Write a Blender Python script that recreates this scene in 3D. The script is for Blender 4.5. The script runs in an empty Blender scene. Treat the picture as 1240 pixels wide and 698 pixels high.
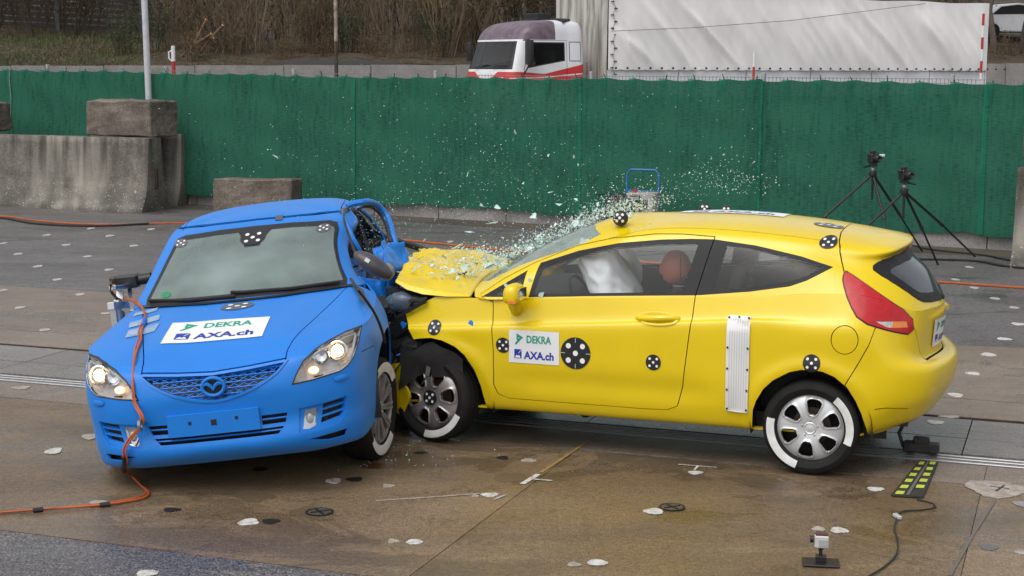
import bpy, bmesh, math, random
import numpy as np
from mathutils import Vector, Matrix
from mathutils.bvhtree import BVHTree
random.seed(7); RNG = np.random.default_rng(7)
rad = math.radians
scene = bpy.context.scene
COL = scene.collection

# ---------------------------------------------------------------- camera
CF, CH, CP, CR = 1888.3, 2.440, 0.1415, 0.00392        # focal length in photo pixels, height, pitch, roll
_cp, _sp, _cr, _sr = math.cos(CP), math.sin(CP), math.cos(CR), math.sin(CR)
_R = Vector((1, 0, 0)); _F = Vector((0, _cp, -_sp)); _U = Vector((0, _sp, _cp))
CAM_R = _cr*_R + _sr*_U; CAM_U = -_sr*_R + _cr*_U; CAM_C = Vector((0, 0, CH))
cd = bpy.data.cameras.new('camera'); cam = bpy.data.objects.new('camera', cd); COL.objects.link(cam)
cd.sensor_width = 36; cd.lens = CF/1240*36; cd.clip_end = 2000; cd.clip_start = .1
m = Matrix.Identity(4)
for i in range(3):
    m[i][0] = CAM_R[i]; m[i][1] = CAM_U[i]; m[i][2] = -_F[i]; m[i][3] = CAM_C[i]
cam.matrix_world = m
scene.camera = cam

# ---------------------------------------------------------------- world, sun, exposure (overcast)
w = bpy.data.worlds.new('World'); scene.world = w; w.use_nodes = True
nt = w.node_tree; nt.nodes.clear()
sky = nt.nodes.new('ShaderNodeTexSky'); sky.sky_type = 'NISHITA'; sky.sun_disc = False
SUN_EL, SUN_AZ = rad(58), rad(215)
sky.sun_elevation = SUN_EL; sky.sun_rotation = SUN_AZ; sky.air_density = 1.0; sky.dust_density = 4.0; sky.ozone_density = 1.0
hs = nt.nodes.new('ShaderNodeHueSaturation'); hs.inputs['Saturation'].default_value = .22
bg = nt.nodes.new('ShaderNodeBackground'); bg.inputs[1].default_value = .15
wo = nt.nodes.new('ShaderNodeOutputWorld')
nt.links.new(sky.outputs[0], hs.inputs['Color']); nt.links.new(hs.outputs[0], bg.inputs[0]); nt.links.new(bg.outputs[0], wo.inputs[0])
sd = bpy.data.lights.new('sun', 'SUN'); sd.energy = .7; sd.angle = rad(70); sd.color = (1, .98, .95)
sun = bpy.data.objects.new('sun', sd); COL.objects.link(sun)
# direction the light comes from: sky sun_rotation is measured clockwise from +Y seen from above
sdir = Vector((math.sin(SUN_AZ)*math.cos(SUN_EL), math.cos(SUN_AZ)*math.cos(SUN_EL), math.sin(SUN_EL)))
sun.rotation_euler = sdir.to_track_quat('Z', 'Y').to_euler()
scene.view_settings.view_transform = 'Standard'; scene.view_settings.look = 'None'
scene.view_settings.exposure = 0.30; scene.view_settings.gamma = 1; scene.view_settings.use_curve_mapping = False

# ---------------------------------------------------------------- helpers
def tag(o, label=None, cat=None, group=None, kind=None):
    if label: o['label'] = label
    if cat: o['category'] = cat
    if group: o['group'] = group
    if kind: o['kind'] = kind
    return o
def empty(name, loc=(0, 0, 0), rot=(0, 0, 0), label=None, cat=None, group=None):
    o = bpy.data.objects.new(name, None); COL.objects.link(o); o.location = loc; o.rotation_euler = rot
    o.empty_display_size = .2
    return tag(o, label, cat, group)
def link_mesh(name, me, mat=None, parent=None):
    o = bpy.data.objects.new(name, me); COL.objects.link(o)
    if mat is not None and not me.materials: me.materials.append(mat)
    if parent is not None: o.parent = parent
    return o
def pyobj(name, v, f, mat=None, parent=None, smooth=False):
    me = bpy.data.meshes.new(name); me.from_pydata([tuple(p) for p in v], [], [tuple(q) for q in f]); me.update()
    if smooth: me.polygons.foreach_set('use_smooth', [True]*len(me.polygons))
    return link_mesh(name, me, mat, parent)
def copy_tree(o, parent=None):
    c = o.copy(); COL.objects.link(c)
    if parent is not None: c.parent = parent
    for ch in list(o.children): copy_tree(ch, c)
    return c
class MB:
    """collects simple shapes into one mesh"""
    def __init__(s): s.v = []; s.f = []
    def add(s, v, f):
        n = len(s.v); s.v += [tuple(p) for p in v]; s.f += [tuple(i+n for i in q) for q in f]; return s
    def box(s, c, d, M=None, taper=1.0):
        x, y, z = d[0]/2, d[1]/2, d[2]/2
        v = [Vector((sx*x*(taper if sz > 0 else 1), sy*y*(taper if sz > 0 else 1), sz*z)) for sz in (-1, 1) for sx, sy in ((-1, -1), (1, -1), (1, 1), (-1, 1))]
        if M is not None: v = [M @ p for p in v]
        v = [p+Vector(c) for p in v]
        return s.add(v, [(3, 2, 1, 0), (4, 5, 6, 7), (0, 1, 5, 4), (1, 2, 6, 5), (2, 3, 7, 6), (3, 0, 4, 7)])
    def bar(s, a, b, w, h=None, up=(0, 0, 1)):
        a = Vector(a); b = Vector(b); d = (b-a); L = d.length
        if L < 1e-6: return s
        d.normalize(); u = Vector(up)
        if abs(d.dot(u)) > .98: u = Vector((1, 0, 0))
        x = d.cross(u).normalized(); u = x.cross(d); h = h or w
        v = [p+x*(w/2*i)+u*(h/2*j) for p in (a, b) for i, j in ((-1, -1), (1, -1), (1, 1), (-1, 1))]
        return s.add(v, [(0, 1, 2, 3), (7, 6, 5, 4), (0, 4, 5, 1), (1, 5, 6, 2), (2, 6, 7, 3), (3, 7, 4, 0)])
    def tube(s, pts, r, n=8, closed=False, caps=True):
        pts = [Vector(p) for p in pts]; N = len(pts)
        rr = r if isinstance(r, (list, tuple)) else [r]*N
        rings = []; prev = None
        for i, p in enumerate(pts):
            a = pts[(i-1) % N] if (i or closed) else p; b = pts[(i+1) % N] if (i < N-1 or closed) else p
            t = (b-a).normalized() if (b-a).length > 1e-9 else Vector((0, 0, 1))
            if prev is None:
                u = Vector((0, 0, 1)) if abs(t.z) < .9 else Vector((1, 0, 0)); u = (u-t*u.dot(t)).normalized()
            else:
                u = prev-t*prev.dot(t); u = u.normalized() if u.length > 1e-6 else Vector((1, 0, 0))
            prev = u; x = t.cross(u)
            rings.append([p+(u*math.cos(2*math.pi*k/n)+x*math.sin(2*math.pi*k/n))*rr[i] for k in range(n)])
        v = [q for R_ in rings for q in R_]; f = []
        for i in range(N if closed else N-1):
            j = (i+1) % N
            for k in range(n):
                f.append((i*n+k, i*n+(k+1) % n, j*n+(k+1) % n, j*n+k))
        if caps and not closed:
            f.append(tuple(range(n))[::-1]); f.append(tuple(range((N-1)*n, N*n)))
        return s.add(v, f)
    def lathe(s, prof, n=32, M=None, close=False):
        """profile of (radius, height) about local Z, M maps to place"""
        v = []; N = len(prof); f = []
        for r, z in prof:
            for k in range(n):
                a = 2*math.pi*k/n; p = Vector((r*math.cos(a), r*math.sin(a), z)); v.append(M @ p if M is not None else p)
        for i in range(N if close else N-1):
            j = (i+1) % N
            for k in range(n): f.append((i*n+k, i*n+(k+1) % n, j*n+(k+1) % n, j*n+k))
        return s.add(v, f)
    def blob(s, c, r, n=10, m=7, M=None, jit=0):
        c = Vector(c); r = Vector(r) if not isinstance(r, (int, float)) else Vector((r, r, r)); v = []; f = []
        for i in range(m+1):
            th = math.pi*i/m
            for k in range(n):
                a = 2*math.pi*k/n; p = Vector((math.sin(th)*math.cos(a)*r.x, math.sin(th)*math.sin(a)*r.y, math.cos(th)*r.z))
                if jit: p *= 1+random.uniform(-jit, jit)
                if M is not None: p = M @ p
                v.append(c+p)
        for i in range(m):
            for k in range(n): f.append((i*n+k, (i+1)*n+k, (i+1)*n+(k+1) % n, i*n+(k+1) % n))
        return s.add(v, f)
    def prism(s, poly, to3, a, b):
        """extrude a 2D polygon: to3(u, v, w)"""
        n = len(poly); v = [to3(p[0], p[1], a) for p in poly]+[to3(p[0], p[1], b) for p in poly]
        f = [tuple(range(n))[::-1], tuple(range(n, 2*n))]+[(i, (i+1) % n, n+(i+1) % n, n+i) for i in range(n)]
        return s.add(v, f)
    def build(s, name, mat=None, parent=None, smooth=False, bevel=0, seg=1):
        me = bpy.data.meshes.new(name); me.from_pydata(s.v, [], s.f); me.update()
        bm = bmesh.new(); bm.from_mesh(me)
        bmesh.ops.recalc_face_normals(bm, faces=bm.faces)
        if bevel: bmesh.ops.bevel(bm, geom=[e for e in bm.edges if len(e.link_faces) == 2 and e.calc_face_angle(0) > .5], offset=bevel, segments=seg, profile=.5, affect='EDGES', clamp_overlap=True)
        bm.to_mesh(me); bm.free()
        if smooth:
            me.polygons.foreach_set('use_smooth', [True]*len(me.polygons))
            try: me.set_sharp_from_angle(angle=rad(35))
            except Exception: pass
        return link_mesh(name, me, mat, parent)

def ray(px, py):
    return (_F*CF + CAM_R*(px-620) - CAM_U*(py-349)).normalized()
def G(px, py, z=0.0):
    """the spot of the yard seen at a photo pixel, at height z"""
    d = ray(px, py); t = (z-CAM_C.z)/d.z; return CAM_C+d*t
def D(px, py, Y):
    """the point seen at a photo pixel, Y metres in front of the camera's foot"""
    d = ray(px, py); return CAM_C+d*(Y/d.y)

# ---------------------------------------------------------------- materials
MATS = {}
def mat(name, color, rough=.5, metal=0, c2=None, nscale=6, namt=(.35, .65), bump=0, bscale=40, spec=.5, coat=0, grain=0, gscale=250, trans=0, emit=None, estr=0, rough2=None, detail=6, alpha=None, stretch=None):
    if name in MATS: return MATS[name]
    M = bpy.data.materials.new(name); M.use_nodes = True; MATS[name] = M
    t = M.node_tree; b = t.nodes['Principled BSDF']; L = t.links.new
    c = (*color, 1) if len(color) == 3 else color
    b.inputs['Base Color'].default_value = c; b.inputs['Roughness'].default_value = rough; b.inputs['Metallic'].default_value = metal
    b.inputs['Specular IOR Level'].default_value = spec
    if coat: b.inputs['Coat Weight'].default_value = coat; b.inputs['Coat Roughness'].default_value = .04
    if trans: b.inputs['Transmission Weight'].default_value = trans
    if emit: b.inputs['Emission Color'].default_value = (*emit, 1); b.inputs['Emission Strength'].default_value = estr
    tc = t.nodes.new('ShaderNodeTexCoord'); co = tc.outputs['Object']
    if stretch:
        mp = t.nodes.new('ShaderNodeMapping'); mp.inputs['Scale'].default_value = stretch; L(co, mp.inputs[0]); co = mp.outputs[0]
    col = None
    if c2 is not None:
        n = t.nodes.new('ShaderNodeTexNoise'); n.inputs['Scale'].default_value = nscale; n.inputs['Detail'].default_value = detail; n.inputs['Roughness'].default_value = .6; L(co, n.inputs['Vector'])
        mr = t.nodes.new('ShaderNodeMapRange'); mr.inputs[1].default_value = namt[0]; mr.inputs[2].default_value = namt[1]; L(n.outputs[0], mr.inputs[0])
        mx = t.nodes.new('ShaderNodeMix'); mx.data_type = 'RGBA'; mx.inputs[6].default_value = c; mx.inputs[7].default_value = (*c2, 1)
        L(mr.outputs[0], mx.inputs[0]); col = mx.outputs[2]
        if rough2 is not None:
            m2 = t.nodes.new('ShaderNodeMapRange'); m2.inputs[3].default_value = rough; m2.inputs[4].default_value = rough2; L(mr.outputs[0], m2.inputs[0]); L(m2.outputs[0], b.inputs['Roughness'])
    if grain:
        n = t.nodes.new('ShaderNodeTexNoise'); n.inputs['Scale'].default_value = gscale; n.inputs['Detail'].default_value = 2; L(tc.outputs['Object'], n.inputs['Vector'])
        mr = t.nodes.new('ShaderNodeMapRange'); mr.inputs[1].default_value = .3; mr.inputs[2].default_value = .7; mr.inputs[3].default_value = 1-grain; mr.inputs[4].default_value = 1+grain; L(n.outputs[0], mr.inputs[0])
        mx = t.nodes.new('ShaderNodeMix'); mx.data_type = 'RGBA'; mx.blend_type = 'MULTIPLY'; mx.inputs[0].default_value = 1
        if col is not None: L(col, mx.inputs[6])
        else: mx.inputs[6].default_value = c
        L(mr.outputs[0], mx.inputs[7]); col = mx.outputs[2]
    if col is not None: L(col, b.inputs['Base Color'])
    if bump:
        n = t.nodes.new('ShaderNodeTexNoise'); n.inputs['Scale'].default_value = bscale; n.inputs['Detail'].default_value = 5; L(co, n.inputs['Vector'])
        bp = t.nodes.new('ShaderNodeBump'); bp.inputs['Strength'].default_value = bump; bp.inputs['Distance'].default_value = .01; L(n.outputs[0], bp.inputs['Height']); L(bp.outputs[0], b.inputs['Normal'])
    return M
def glass_mat(name, tint, refl_rough=.03, clear=.85, spec_ior=1.5, dust_haze=None):
    """thin pane: transparent film under a fresnel reflection, optional dust film"""
    if name in MATS: return MATS[name]
    M = bpy.data.materials.new(name); M.use_nodes = True; MATS[name] = M
    t = M.node_tree; t.nodes.clear(); L = t.links.new
    o = t.nodes.new('ShaderNodeOutputMaterial'); tr = t.nodes.new('ShaderNodeBsdfTransparent'); tr.inputs[0].default_value = (*tint, 1)
    gl = t.nodes.new('ShaderNodeBsdfGlossy'); gl.inputs['Roughness'].default_value = refl_rough
    lw = t.nodes.new('ShaderNodeLayerWeight'); lw.inputs[0].default_value = .5; pw = t.nodes.new('ShaderNodeMath'); pw.operation = 'POWER'; pw.inputs[1].default_value = 4.5; L(lw.outputs['Facing'], pw.inputs[0]); f0 = ((spec_ior-1)/(spec_ior+1))**2*.55
    fr = t.nodes.new('ShaderNodeMapRange'); fr.inputs[3].default_value = f0; fr.inputs[4].default_value = .9; L(pw.outputs[0], fr.inputs[0])
    base = tr.outputs[0]
    if dust_haze:
        df = t.nodes.new('ShaderNodeBsdfDiffuse'); df.inputs[0].default_value = (*dust_haze[0], 1)
        ms = t.nodes.new('ShaderNodeMixShader'); n = t.nodes.new('ShaderNodeTexNoise'); n.inputs['Scale'].default_value = dust_haze[2] if len(dust_haze) > 2 else 5; n.inputs['Detail'].default_value = 6
        tc = t.nodes.new('ShaderNodeTexCoord'); L(tc.outputs['Object'], n.inputs['Vector'])
        mr = t.nodes.new('ShaderNodeMapRange'); mr.inputs[1].default_value = .3; mr.inputs[2].default_value = .7; mr.inputs[3].default_value = dust_haze[1]*(1-(dust_haze[3] if len(dust_haze) > 3 else .2)); mr.inputs[4].default_value = dust_haze[1]*(1+(dust_haze[3] if len(dust_haze) > 3 else .2)); L(n.outputs[0], mr.inputs[0])
        L(mr.outputs[0], ms.inputs[0]); L(base, ms.inputs[1]); L(df.outputs[0], ms.inputs[2]); base = ms.outputs[0]
    mx = t.nodes.new('ShaderNodeMixShader'); L(fr.outputs[0], mx.inputs[0]); L(base, mx.inputs[1]); L(gl.outputs[0], mx.inputs[2])
    L(mx.outputs[0], o.inputs[0]); return M

m_black = mat('black_plastic', (.012, .012, .013), .45)
m_rubber = mat('tyre_rubber', (.008, .008, .008), .8, c2=(.014, .013, .012), nscale=8, spec=.3)
m_dark = mat('dark_interior', (.02, .02, .022), .8, c2=(.035, .033, .032), nscale=5)
m_white = mat('white_film', (.78, .78, .78), .45, c2=(.72, .73, .75), nscale=4)
m_dot = mat('white_print', (.8, .8, .8), .5)
m_target = mat('black_print', (.014, .014, .016), .45)
m_green_print = mat('green_print', (.0, .30, .17), .5)
m_blue_print = mat('blue_print', (.01, .03, .32), .5)
m_steel = mat('steel', (.42, .43, .45), .35, metal=.9, c2=(.3, .3, .31), nscale=9)
m_alu = mat('aluminium', (.62, .63, .64), .32, metal=1)
m_silver = mat('silver_paint', (.62, .63, .64), .35, metal=.4, c2=(.54, .55, .56), nscale=5)
m_grey_wheel = mat('dusty_alloy', (.46, .43, .42), .36, metal=.6, c2=(.32, .29, .28), nscale=9)
m_tape = mat('white_tape', (.75, .76, .75), .55, c2=(.6, .6, .58), nscale=14)
m_chrome = mat('chrome', (.75, .76, .78), .12, metal=1)
# ---------------------------------------------------------------- ground
TA = rad(160.1); TD = Vector((math.cos(TA), math.sin(TA), 0)); TN = Vector((math.sin(TA), -math.cos(TA), 0))
def T(s, t, z=0.0): return TD*s+TN*t+Vector((0, 0, z))      # the yard's own frame: s along the rail, t away from the camera

def yard_mat(name, c1, c2, c3, rough=(.35, .7), grain=.35, gscale=120, patch=.45, dark=(.03, .027, .025)):
    M = bpy.data.materials.new(name); M.use_nodes = True; MATS[name] = M
    t = M.node_tree; b = t.nodes['Principled BSDF']; L = t.links.new
    tc = t.nodes.new('ShaderNodeNewGeometry'); co = tc.outputs['Position']
    oi = t.nodes.new('ShaderNodeObjectInfo')
    def noise(scale, detail=6, rough=.6, st=None, dist=0):
        n = t.nodes.new('ShaderNodeTexNoise'); n.inputs['Scale'].default_value = scale; n.inputs['Detail'].default_value = detail; n.inputs['Roughness'].default_value = rough; n.inputs['Distortion'].default_value = dist
        if st:
            mp = t.nodes.new('ShaderNodeMapping'); mp.inputs['Rotation'].default_value = (0, 0, -TA); mp.inputs['Scale'].default_value = st; L(co, mp.inputs[0]); L(mp.outputs[0], n.inputs['Vector'])
        else: L(co, n.inputs['Vector'])
        return n.outputs[0]
    def mr(x, a, b_, c=0, d=1):
        n = t.nodes.new('ShaderNodeMapRange'); n.inputs[1].default_value = a; n.inputs[2].default_value = b_; n.inputs[3].default_value = c; n.inputs[4].default_value = d; L(x, n.inputs[0]); return n.outputs[0]
    def mix(fac, a, b_, mode='MIX'):
        n = t.nodes.new('ShaderNodeMix'); n.data_type = 'RGBA'; n.blend_type = mode
        if isinstance(fac, float): n.inputs[0].default_value = fac
        else: L(fac, n.inputs[0])
        for x, i in ((a, 6), (b_, 7)):
            if isinstance(x, tuple): n.inputs[i].default_value = (*x, 1)
            else: L(x, n.inputs[i])
        return n.outputs[2]
    big = noise(patch, 5, .55, dist=.6); streak = noise(1.2, 6, .65, (.55, 1.3, 1)); mid = noise(6, 8, .7); fine = noise(gscale, 2, .5); fine2 = noise(gscale*.33, 3, .6)
    c = mix(mr(big, .38, .64), c1, c2)
    c = mix(mr(streak, .45, .75, 0, .75), c, c3)
    c = mix(mr(mid, .56, .78, 0, .55), c, dark)
    damp = mr(noise(.8, 9, .68, (.7, 1.2, 1), 1.2), .535, .575); damp2 = mr(noise(2.6, 8, .7, None, .8), .60, .63)
    c = mix(mr(damp, 0, 1, 0, .34), c, tuple(k*.42 for k in c3)); c = mix(mr(damp2, 0, 1, 0, .30), c, tuple(k*.5 for k in c3))
    pale = mr(noise(1.7, 9, .72, (.5, 1.5, 1), .5), .60, .66); c = mix(mr(pale, 0, 1, 0, .28), c, tuple(min(1, k*1.5) for k in c2))
    c = mix(1.0, c, mr(fine, .33, .67, 1-grain, 1+grain), 'MULTIPLY')
    c = mix(1.0, c, mr(fine2, .3, .7, 1-grain*.6, 1+grain*.6), 'MULTIPLY')
    rnd = mr(oi.outputs['Random'], 0, 1, .90, 1.10); c = mix(1.0, c, rnd, 'MULTIPLY')
    L(c, b.inputs['Base Color'])
    rg_ = t.nodes.new('ShaderNodeMath'); rg_.operation = 'MULTIPLY_ADD'; rg_.inputs[1].default_value = -.16; L(damp, rg_.inputs[0]); L(mr(streak, .35, .7, rough[0], rough[1]), rg_.inputs[2]); L(rg_.outputs[0], b.inputs['Roughness'])
    bp = t.nodes.new('ShaderNodeBump'); bp.inputs['Strength'].default_value = .35; bp.inputs['Distance'].default_value = .006; L(fine, bp.inputs['Height']); L(bp.outputs[0], b.inputs['Normal'])
    return M
m_conc = yard_mat('wet_concrete', (.145, .096, .054), (.215, .153, .094), (.105, .080, .054), rough=(.34, .62), grain=.40, gscale=95)
m_conc2 = yard_mat('wet_concrete_pale', (.165, .125, .092), (.212, .168, .132), (.128, .104, .085), rough=(.32, .58), grain=.36, gscale=80)
m_grey = yard_mat('grey_channel', (.16, .142, .128), (.21, .19, .175), (.13, .115, .105), rough=(.15, .45))
m_asph = yard_mat('asphalt', (.105, .096, .094), (.140, .128, .125), (.088, .08, .078), grain=.6, gscale=60)
m_asph2 = yard_mat('near_asphalt', (.120, .110, .108), (.155, .143, .140), (.098, .09, .089), grain=.9, gscale=80)
m_sub = mat('joint_filler', (.055, .043, .033), .8)
m_soil = yard_mat('damp_verge', (.07, .055, .04), (.10, .085, .06), (.05, .045, .03), rough=(.6, .9))

ground = pyobj('ground', [(-300, -40, -.05), (300, -40, -.05), (300, 500, -.05), (-300, 500, -.05)], [(0, 1, 2, 3)], m_sub); tag(ground, kind='structure')
def strip(name, s0, s1, t0, t1, mt, z=0.0, parent=None, th=.045):
    v = [T(s0, t0, z), T(s1, t0, z), T(s1, t1, z), T(s0, t1, z), T(s0, t0, z-th), T(s1, t0, z-th), T(s1, t1, z-th), T(s0, t1, z-th)]
    return pyobj(name, v, [(0, 3, 2, 1), (0, 1, 5, 4), (1, 2, 6, 5), (2, 3, 7, 6), (3, 0, 4, 7)], mt, parent)
near = strip('asphalt_near', -60, 60, -40, 6.58, m_asph2); tag(near, kind='structure')
yard = strip('asphalt_yard', -90, 110, 14.23, 60, m_asph); tag(yard, kind='structure')
track = empty('concrete_track'); tag(track, kind='structure')
def slabs(t0, t1, mt, off, step=2.5, joint=.004, s0=-14, s1=27, z=0):
    s = off-math.ceil((off-s0)/step)*step
    while s < s1:
        strip('concrete_slab', s+joint/2, s+step-joint/2, t0, t1, mt, z+random.uniform(-.0015, .0015), track); s += step
slabs(6.592, 9.345, m_conc, .43)
slabs(9.36, 9.83, m_conc2, .43, joint=.004)
slabs(10.10, 10.54, m_grey, .6, joint=.008)
slabs(10.555, 11.13, m_grey, .6, joint=.008)
slabs(11.21, 11.825, m_conc2, 1.4, joint=.004)
slabs(11.84, 14.215, m_conc2, 1.1)
# guide rail sunk in the slot between the slabs
m_rail = mat('worn_rail', (.46, .46, .47), .45, metal=.85, c2=(.40, .39, .38), nscale=20)
m_rust = mat('rusty_steel', (.10, .06, .04), .6, metal=.4, c2=(.05, .04, .035), nscale=12)
gr = empty('guide_rail', T(0, 9.95), (0, 0, TA), 'twin polished steel guide rails sunk in a slot along the concrete track', 'rail')
for dy in (-.085, -.015, .06):
    b = MB(); b.box((5, dy, -.012), (36, .026 if dy < .05 else .04, .03)); b.build('rail', m_rail, gr, bevel=.004)
b = MB(); b.box((5, 0, -.042), (36, .24, .012)); b.build('slot_bed', m_rust, gr)
gr2 = empty('drain_channel', T(0, 11.17), (0, 0, TA), 'narrow rusty drain channel across the left of the track', 'drain')
b = MB(); b.box((5, 0, -.025), (36, .07, .012)); b.build('channel_bed', m_rust, gr2)
for dy in (-.031, .031): b = MB(); b.box((5, dy, -.012), (36, .012, .022)); b.build('edge_angle', m_rust, gr2)

# painted spots and stains on the yard (flat prints, children of the track or yard)
m_paint = mat('road_paint', (.58, .57, .55), .65, c2=(.36, .33, .29), nscale=22, namt=(.42, .62))
m_paint2 = mat('dulled_road_paint', (.46, .45, .44), .6, c2=(.3, .28, .27), nscale=14)
m_paint_old = mat('worn_road_paint', (.40, .37, .33), .65, c2=(.24, .19, .15), nscale=15)
m_hole = mat('dark_patch', (.018, .013, .011), .5)
m_lid = mat('iron_lid', (.12, .105, .085), .5, metal=.2, c2=(.06, .055, .05), nscale=25)
m_yline = mat('faded_yellow_paint', (.34, .21, .05), .6, c2=(.2, .14, .06), nscale=12)
def spot(name, px, py, wpx, hpx, mt, parent, z=.0045, jit=.16, n=30):
    c = G(px, py); e = G(px+wpx/2, py); r = (e-c).length
    u = G(px, py-hpx/2); rv = (u-c).length
    ax = (e-c).normalized(); ay = Vector((-ax.y, ax.x, 0))
    v = []
    ph = random.uniform(0, 6)
    for k in range(n):
        a = 2*math.pi*k/n; q = 1+jit*math.sin(3*a+ph)*.6+random.uniform(-jit, jit)*.5
        v.append(c+ax*(r*q*math.cos(a))+ay*(rv*q*math.sin(a))+Vector((0, 0, z)))
    v += [p-Vector((0, 0, .003)) for p in v]
    f = [tuple(range(n))]+[(n+i, n+(i+1) % n, (i+1) % n, i) for i in range(n)]
    return pyobj(name, v, f, mt, parent)
# white spots: px, py, w, h in the photograph
for px, py, w_, h_ in [(65, 547, 20, 7), (404, 583, 19, 6), (301, 633, 24, 8), (502, 657, 20, 6), (593, 600, 20, 5), (723, 682, 24, 7), (792, 620, 24, 7), (1016, 643, 21, 7), (1060, 593, 20, 5), (842, 573, 18, 4), (1132, 512, 20, 5), (1212, 495, 1, 1), (1157, 479, 17, 5), (1178, 453, 17, 4), (1197, 430, 17, 4), (1216, 411, 17, 3), (1233, 393, 16, 3), (178, 695, 26, 8), (36, 479, 1, 1), (22, 462, 1, 1)]:
    if w_ > 2: spot('painted_spot', px, py, w_, h_, m_paint, track)
for px, py, w_, h_ in [(4, 352, 10, 3), (24, 373, 13, 3.5), (97, 357, 13, 3), (54, 400, 14, 3.5), (46, 323, 12, 3), (69, 339, 12, 3), (132, 327, 12, 3), (80, 297, 11, 2.5), (22, 308, 11, 3), (133, 286, 11, 2.5), (106, 311, 11, 2.5), (57, 285, 10, 2.5), (4, 295, 8, 2.5), (162, 298, 11, 2.5), (183, 278, 10, 2.5), (110, 277, 10, 2.2), (128, 380, 13, 3), (1174, 324, 10, 2.5), (1157, 339, 11, 2.5), (1180, 349, 12, 2.5), (1205, 362, 12, 3), (1228, 373, 12, 3), (545, 293, 9, 2.2), (590, 306, 9, 2.2), (520, 305, 9, 2.2)]:
    spot('painted_spot', px, py, w_*.9, h_*.9, m_paint2, yard, jit=.10)
spot('painted_patch', 1208, 593, 72, 19, m_paint_old, track, jit=.2)
for px, py, w_, h_ in [(476, 656, 13, 5), (991, 641, 16, 5), (695, 684, 16, 5), (575, 601, 9, 3), (470, 589, 14, 4), (640, 558, 18, 4), (1150, 505, 26, 3), (118, 610, 20, 7), (1236, 669, 14, 6), (130, 482, 20, 4), (112, 529, 26, 6), (25, 470, 22, 4)]:
    spot('worn_spot', px, py, w_, h_, m_paint_old, track, z=.0035, jit=.25)
for px, py, w_, h_ in [(429, 581, 20, 5), (328, 632, 21, 6), (208, 618, 20, 5), (315, 569, 18, 5), (450, 565, 0, 0), (609, 555, 14, 4), (510, 549, 16, 3)]:
    if w_: spot('dark_spot', px, py, w_, h_, m_hole, track, z=.004)
spot('rust_stain', 454, 565, 30, 7, mat('rust_stain', (.09, .035, .015), .35), track, z=.003)
spot('damp_patch', 618, 579, 42, 10, mat('damp_patch', (.115, .082, .052), .3, c2=(.16, .115, .075), nscale=30), track, z=.0028, jit=.18)
spot('damp_patch', 310, 603, 46, 10, mat('damp_patch', (.115, .082, .052), .3, c2=(.16, .115, .075), nscale=30), track, z=.0028, jit=.3)
spot('damp_patch', 735, 568, 22, 5, mat('damp_patch', (.115, .082, .052), .3, c2=(.16, .115, .075), nscale=30), track, z=.0028, jit=.3)
def lid(px, py, wpx, hpx):
    c = G(px, py); r = (G(px+wpx/2, py)-c).length
    e = empty('manhole_lid', (c.x, c.y, .003), (0, 0, 0), None, None); e.parent = track
    b = MB(); b.lathe([(r*.99, -.002), (r, .004), (r*.86, .004), (r*.84, .001)], 28); b.build('lid_ring', m_hole, e)
    b = MB(); b.lathe([(r*.83, .002), (.001, .002)], 28); b.build('lid_plate', m_lid, e)
    b = MB()
    for k in range(2):
        a = k*math.pi/2+.5; b.bar((-r*.7*math.cos(a), -r*.7*math.sin(a), .004), (r*.7*math.cos(a), r*.7*math.sin(a), .004), .012, .004)
    b.build('lid_rib', m_hole, e)
lid(387, 621, 34, 9); lid(814, 615, 32, 8)
def pline(name, pts, wd, mt, z=.0042, parent=None):
    v = []; f = []
    P = [G(*p) for p in pts]
    for i, p in enumerate(P):
        a = P[max(i-1, 0)]; b_ = P[min(i+1, len(P)-1)]; d = (b_-a).normalized(); n = Vector((-d.y, d.x, 0))
        v += [p-n*wd/2+Vector((0, 0, z)), p+n*wd/2+Vector((0, 0, z))]
        if i: f.append((2*i-2, 2*i-1, 2*i+1, 2*i))
    pyobj(name, v, f, mt, parent)
pline('yellow_line', [(655, 573), (690, 550), (715, 533)], .022, m_yline, parent=track)
pline('painted_line', [(632, 587), (652, 575)], .035, m_paint, parent=track)
pline('painted_tick', [(645, 581), (669, 583)], .018, m_paint, .0046, parent=track)
pline('painted_line', [(598, 606), (612, 600)], .02, m_paint_old, parent=track)
pline('painted_tick', [(821, 563), (868, 567)], .012, m_paint, parent=track)
pline('painted_tick', [(845, 565), (841, 570)], .015, m_paint, .0046, parent=track)
pline('crack_seal', [(1150, 698), (1180, 645), (1205, 606)], .018, mat('crack_filler', (.13, .11, .095), .5), parent=track)
pline('scrape_mark', [(455, 607), (520, 603), (585, 598)], .02, m_paint_old, .0032, parent=track)
spot('damp_patch', 1197, 663, 22, 7, mat('bluish_damp_patch', (.10, .085, .085), .3), track, z=.0028, jit=.25)
pline('chalk_tick', [(1198, 590), (1222, 593)], .012, m_hole, .0065, track); pline('chalk_tick', [(1206, 596), (1216, 589)], .012, m_hole, .0068, track); spot('worn_spot', 1236, 611, 17, 6, mat('grey_worn_paint', (.24, .24, .24), .6), track, z=.0048)
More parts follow.
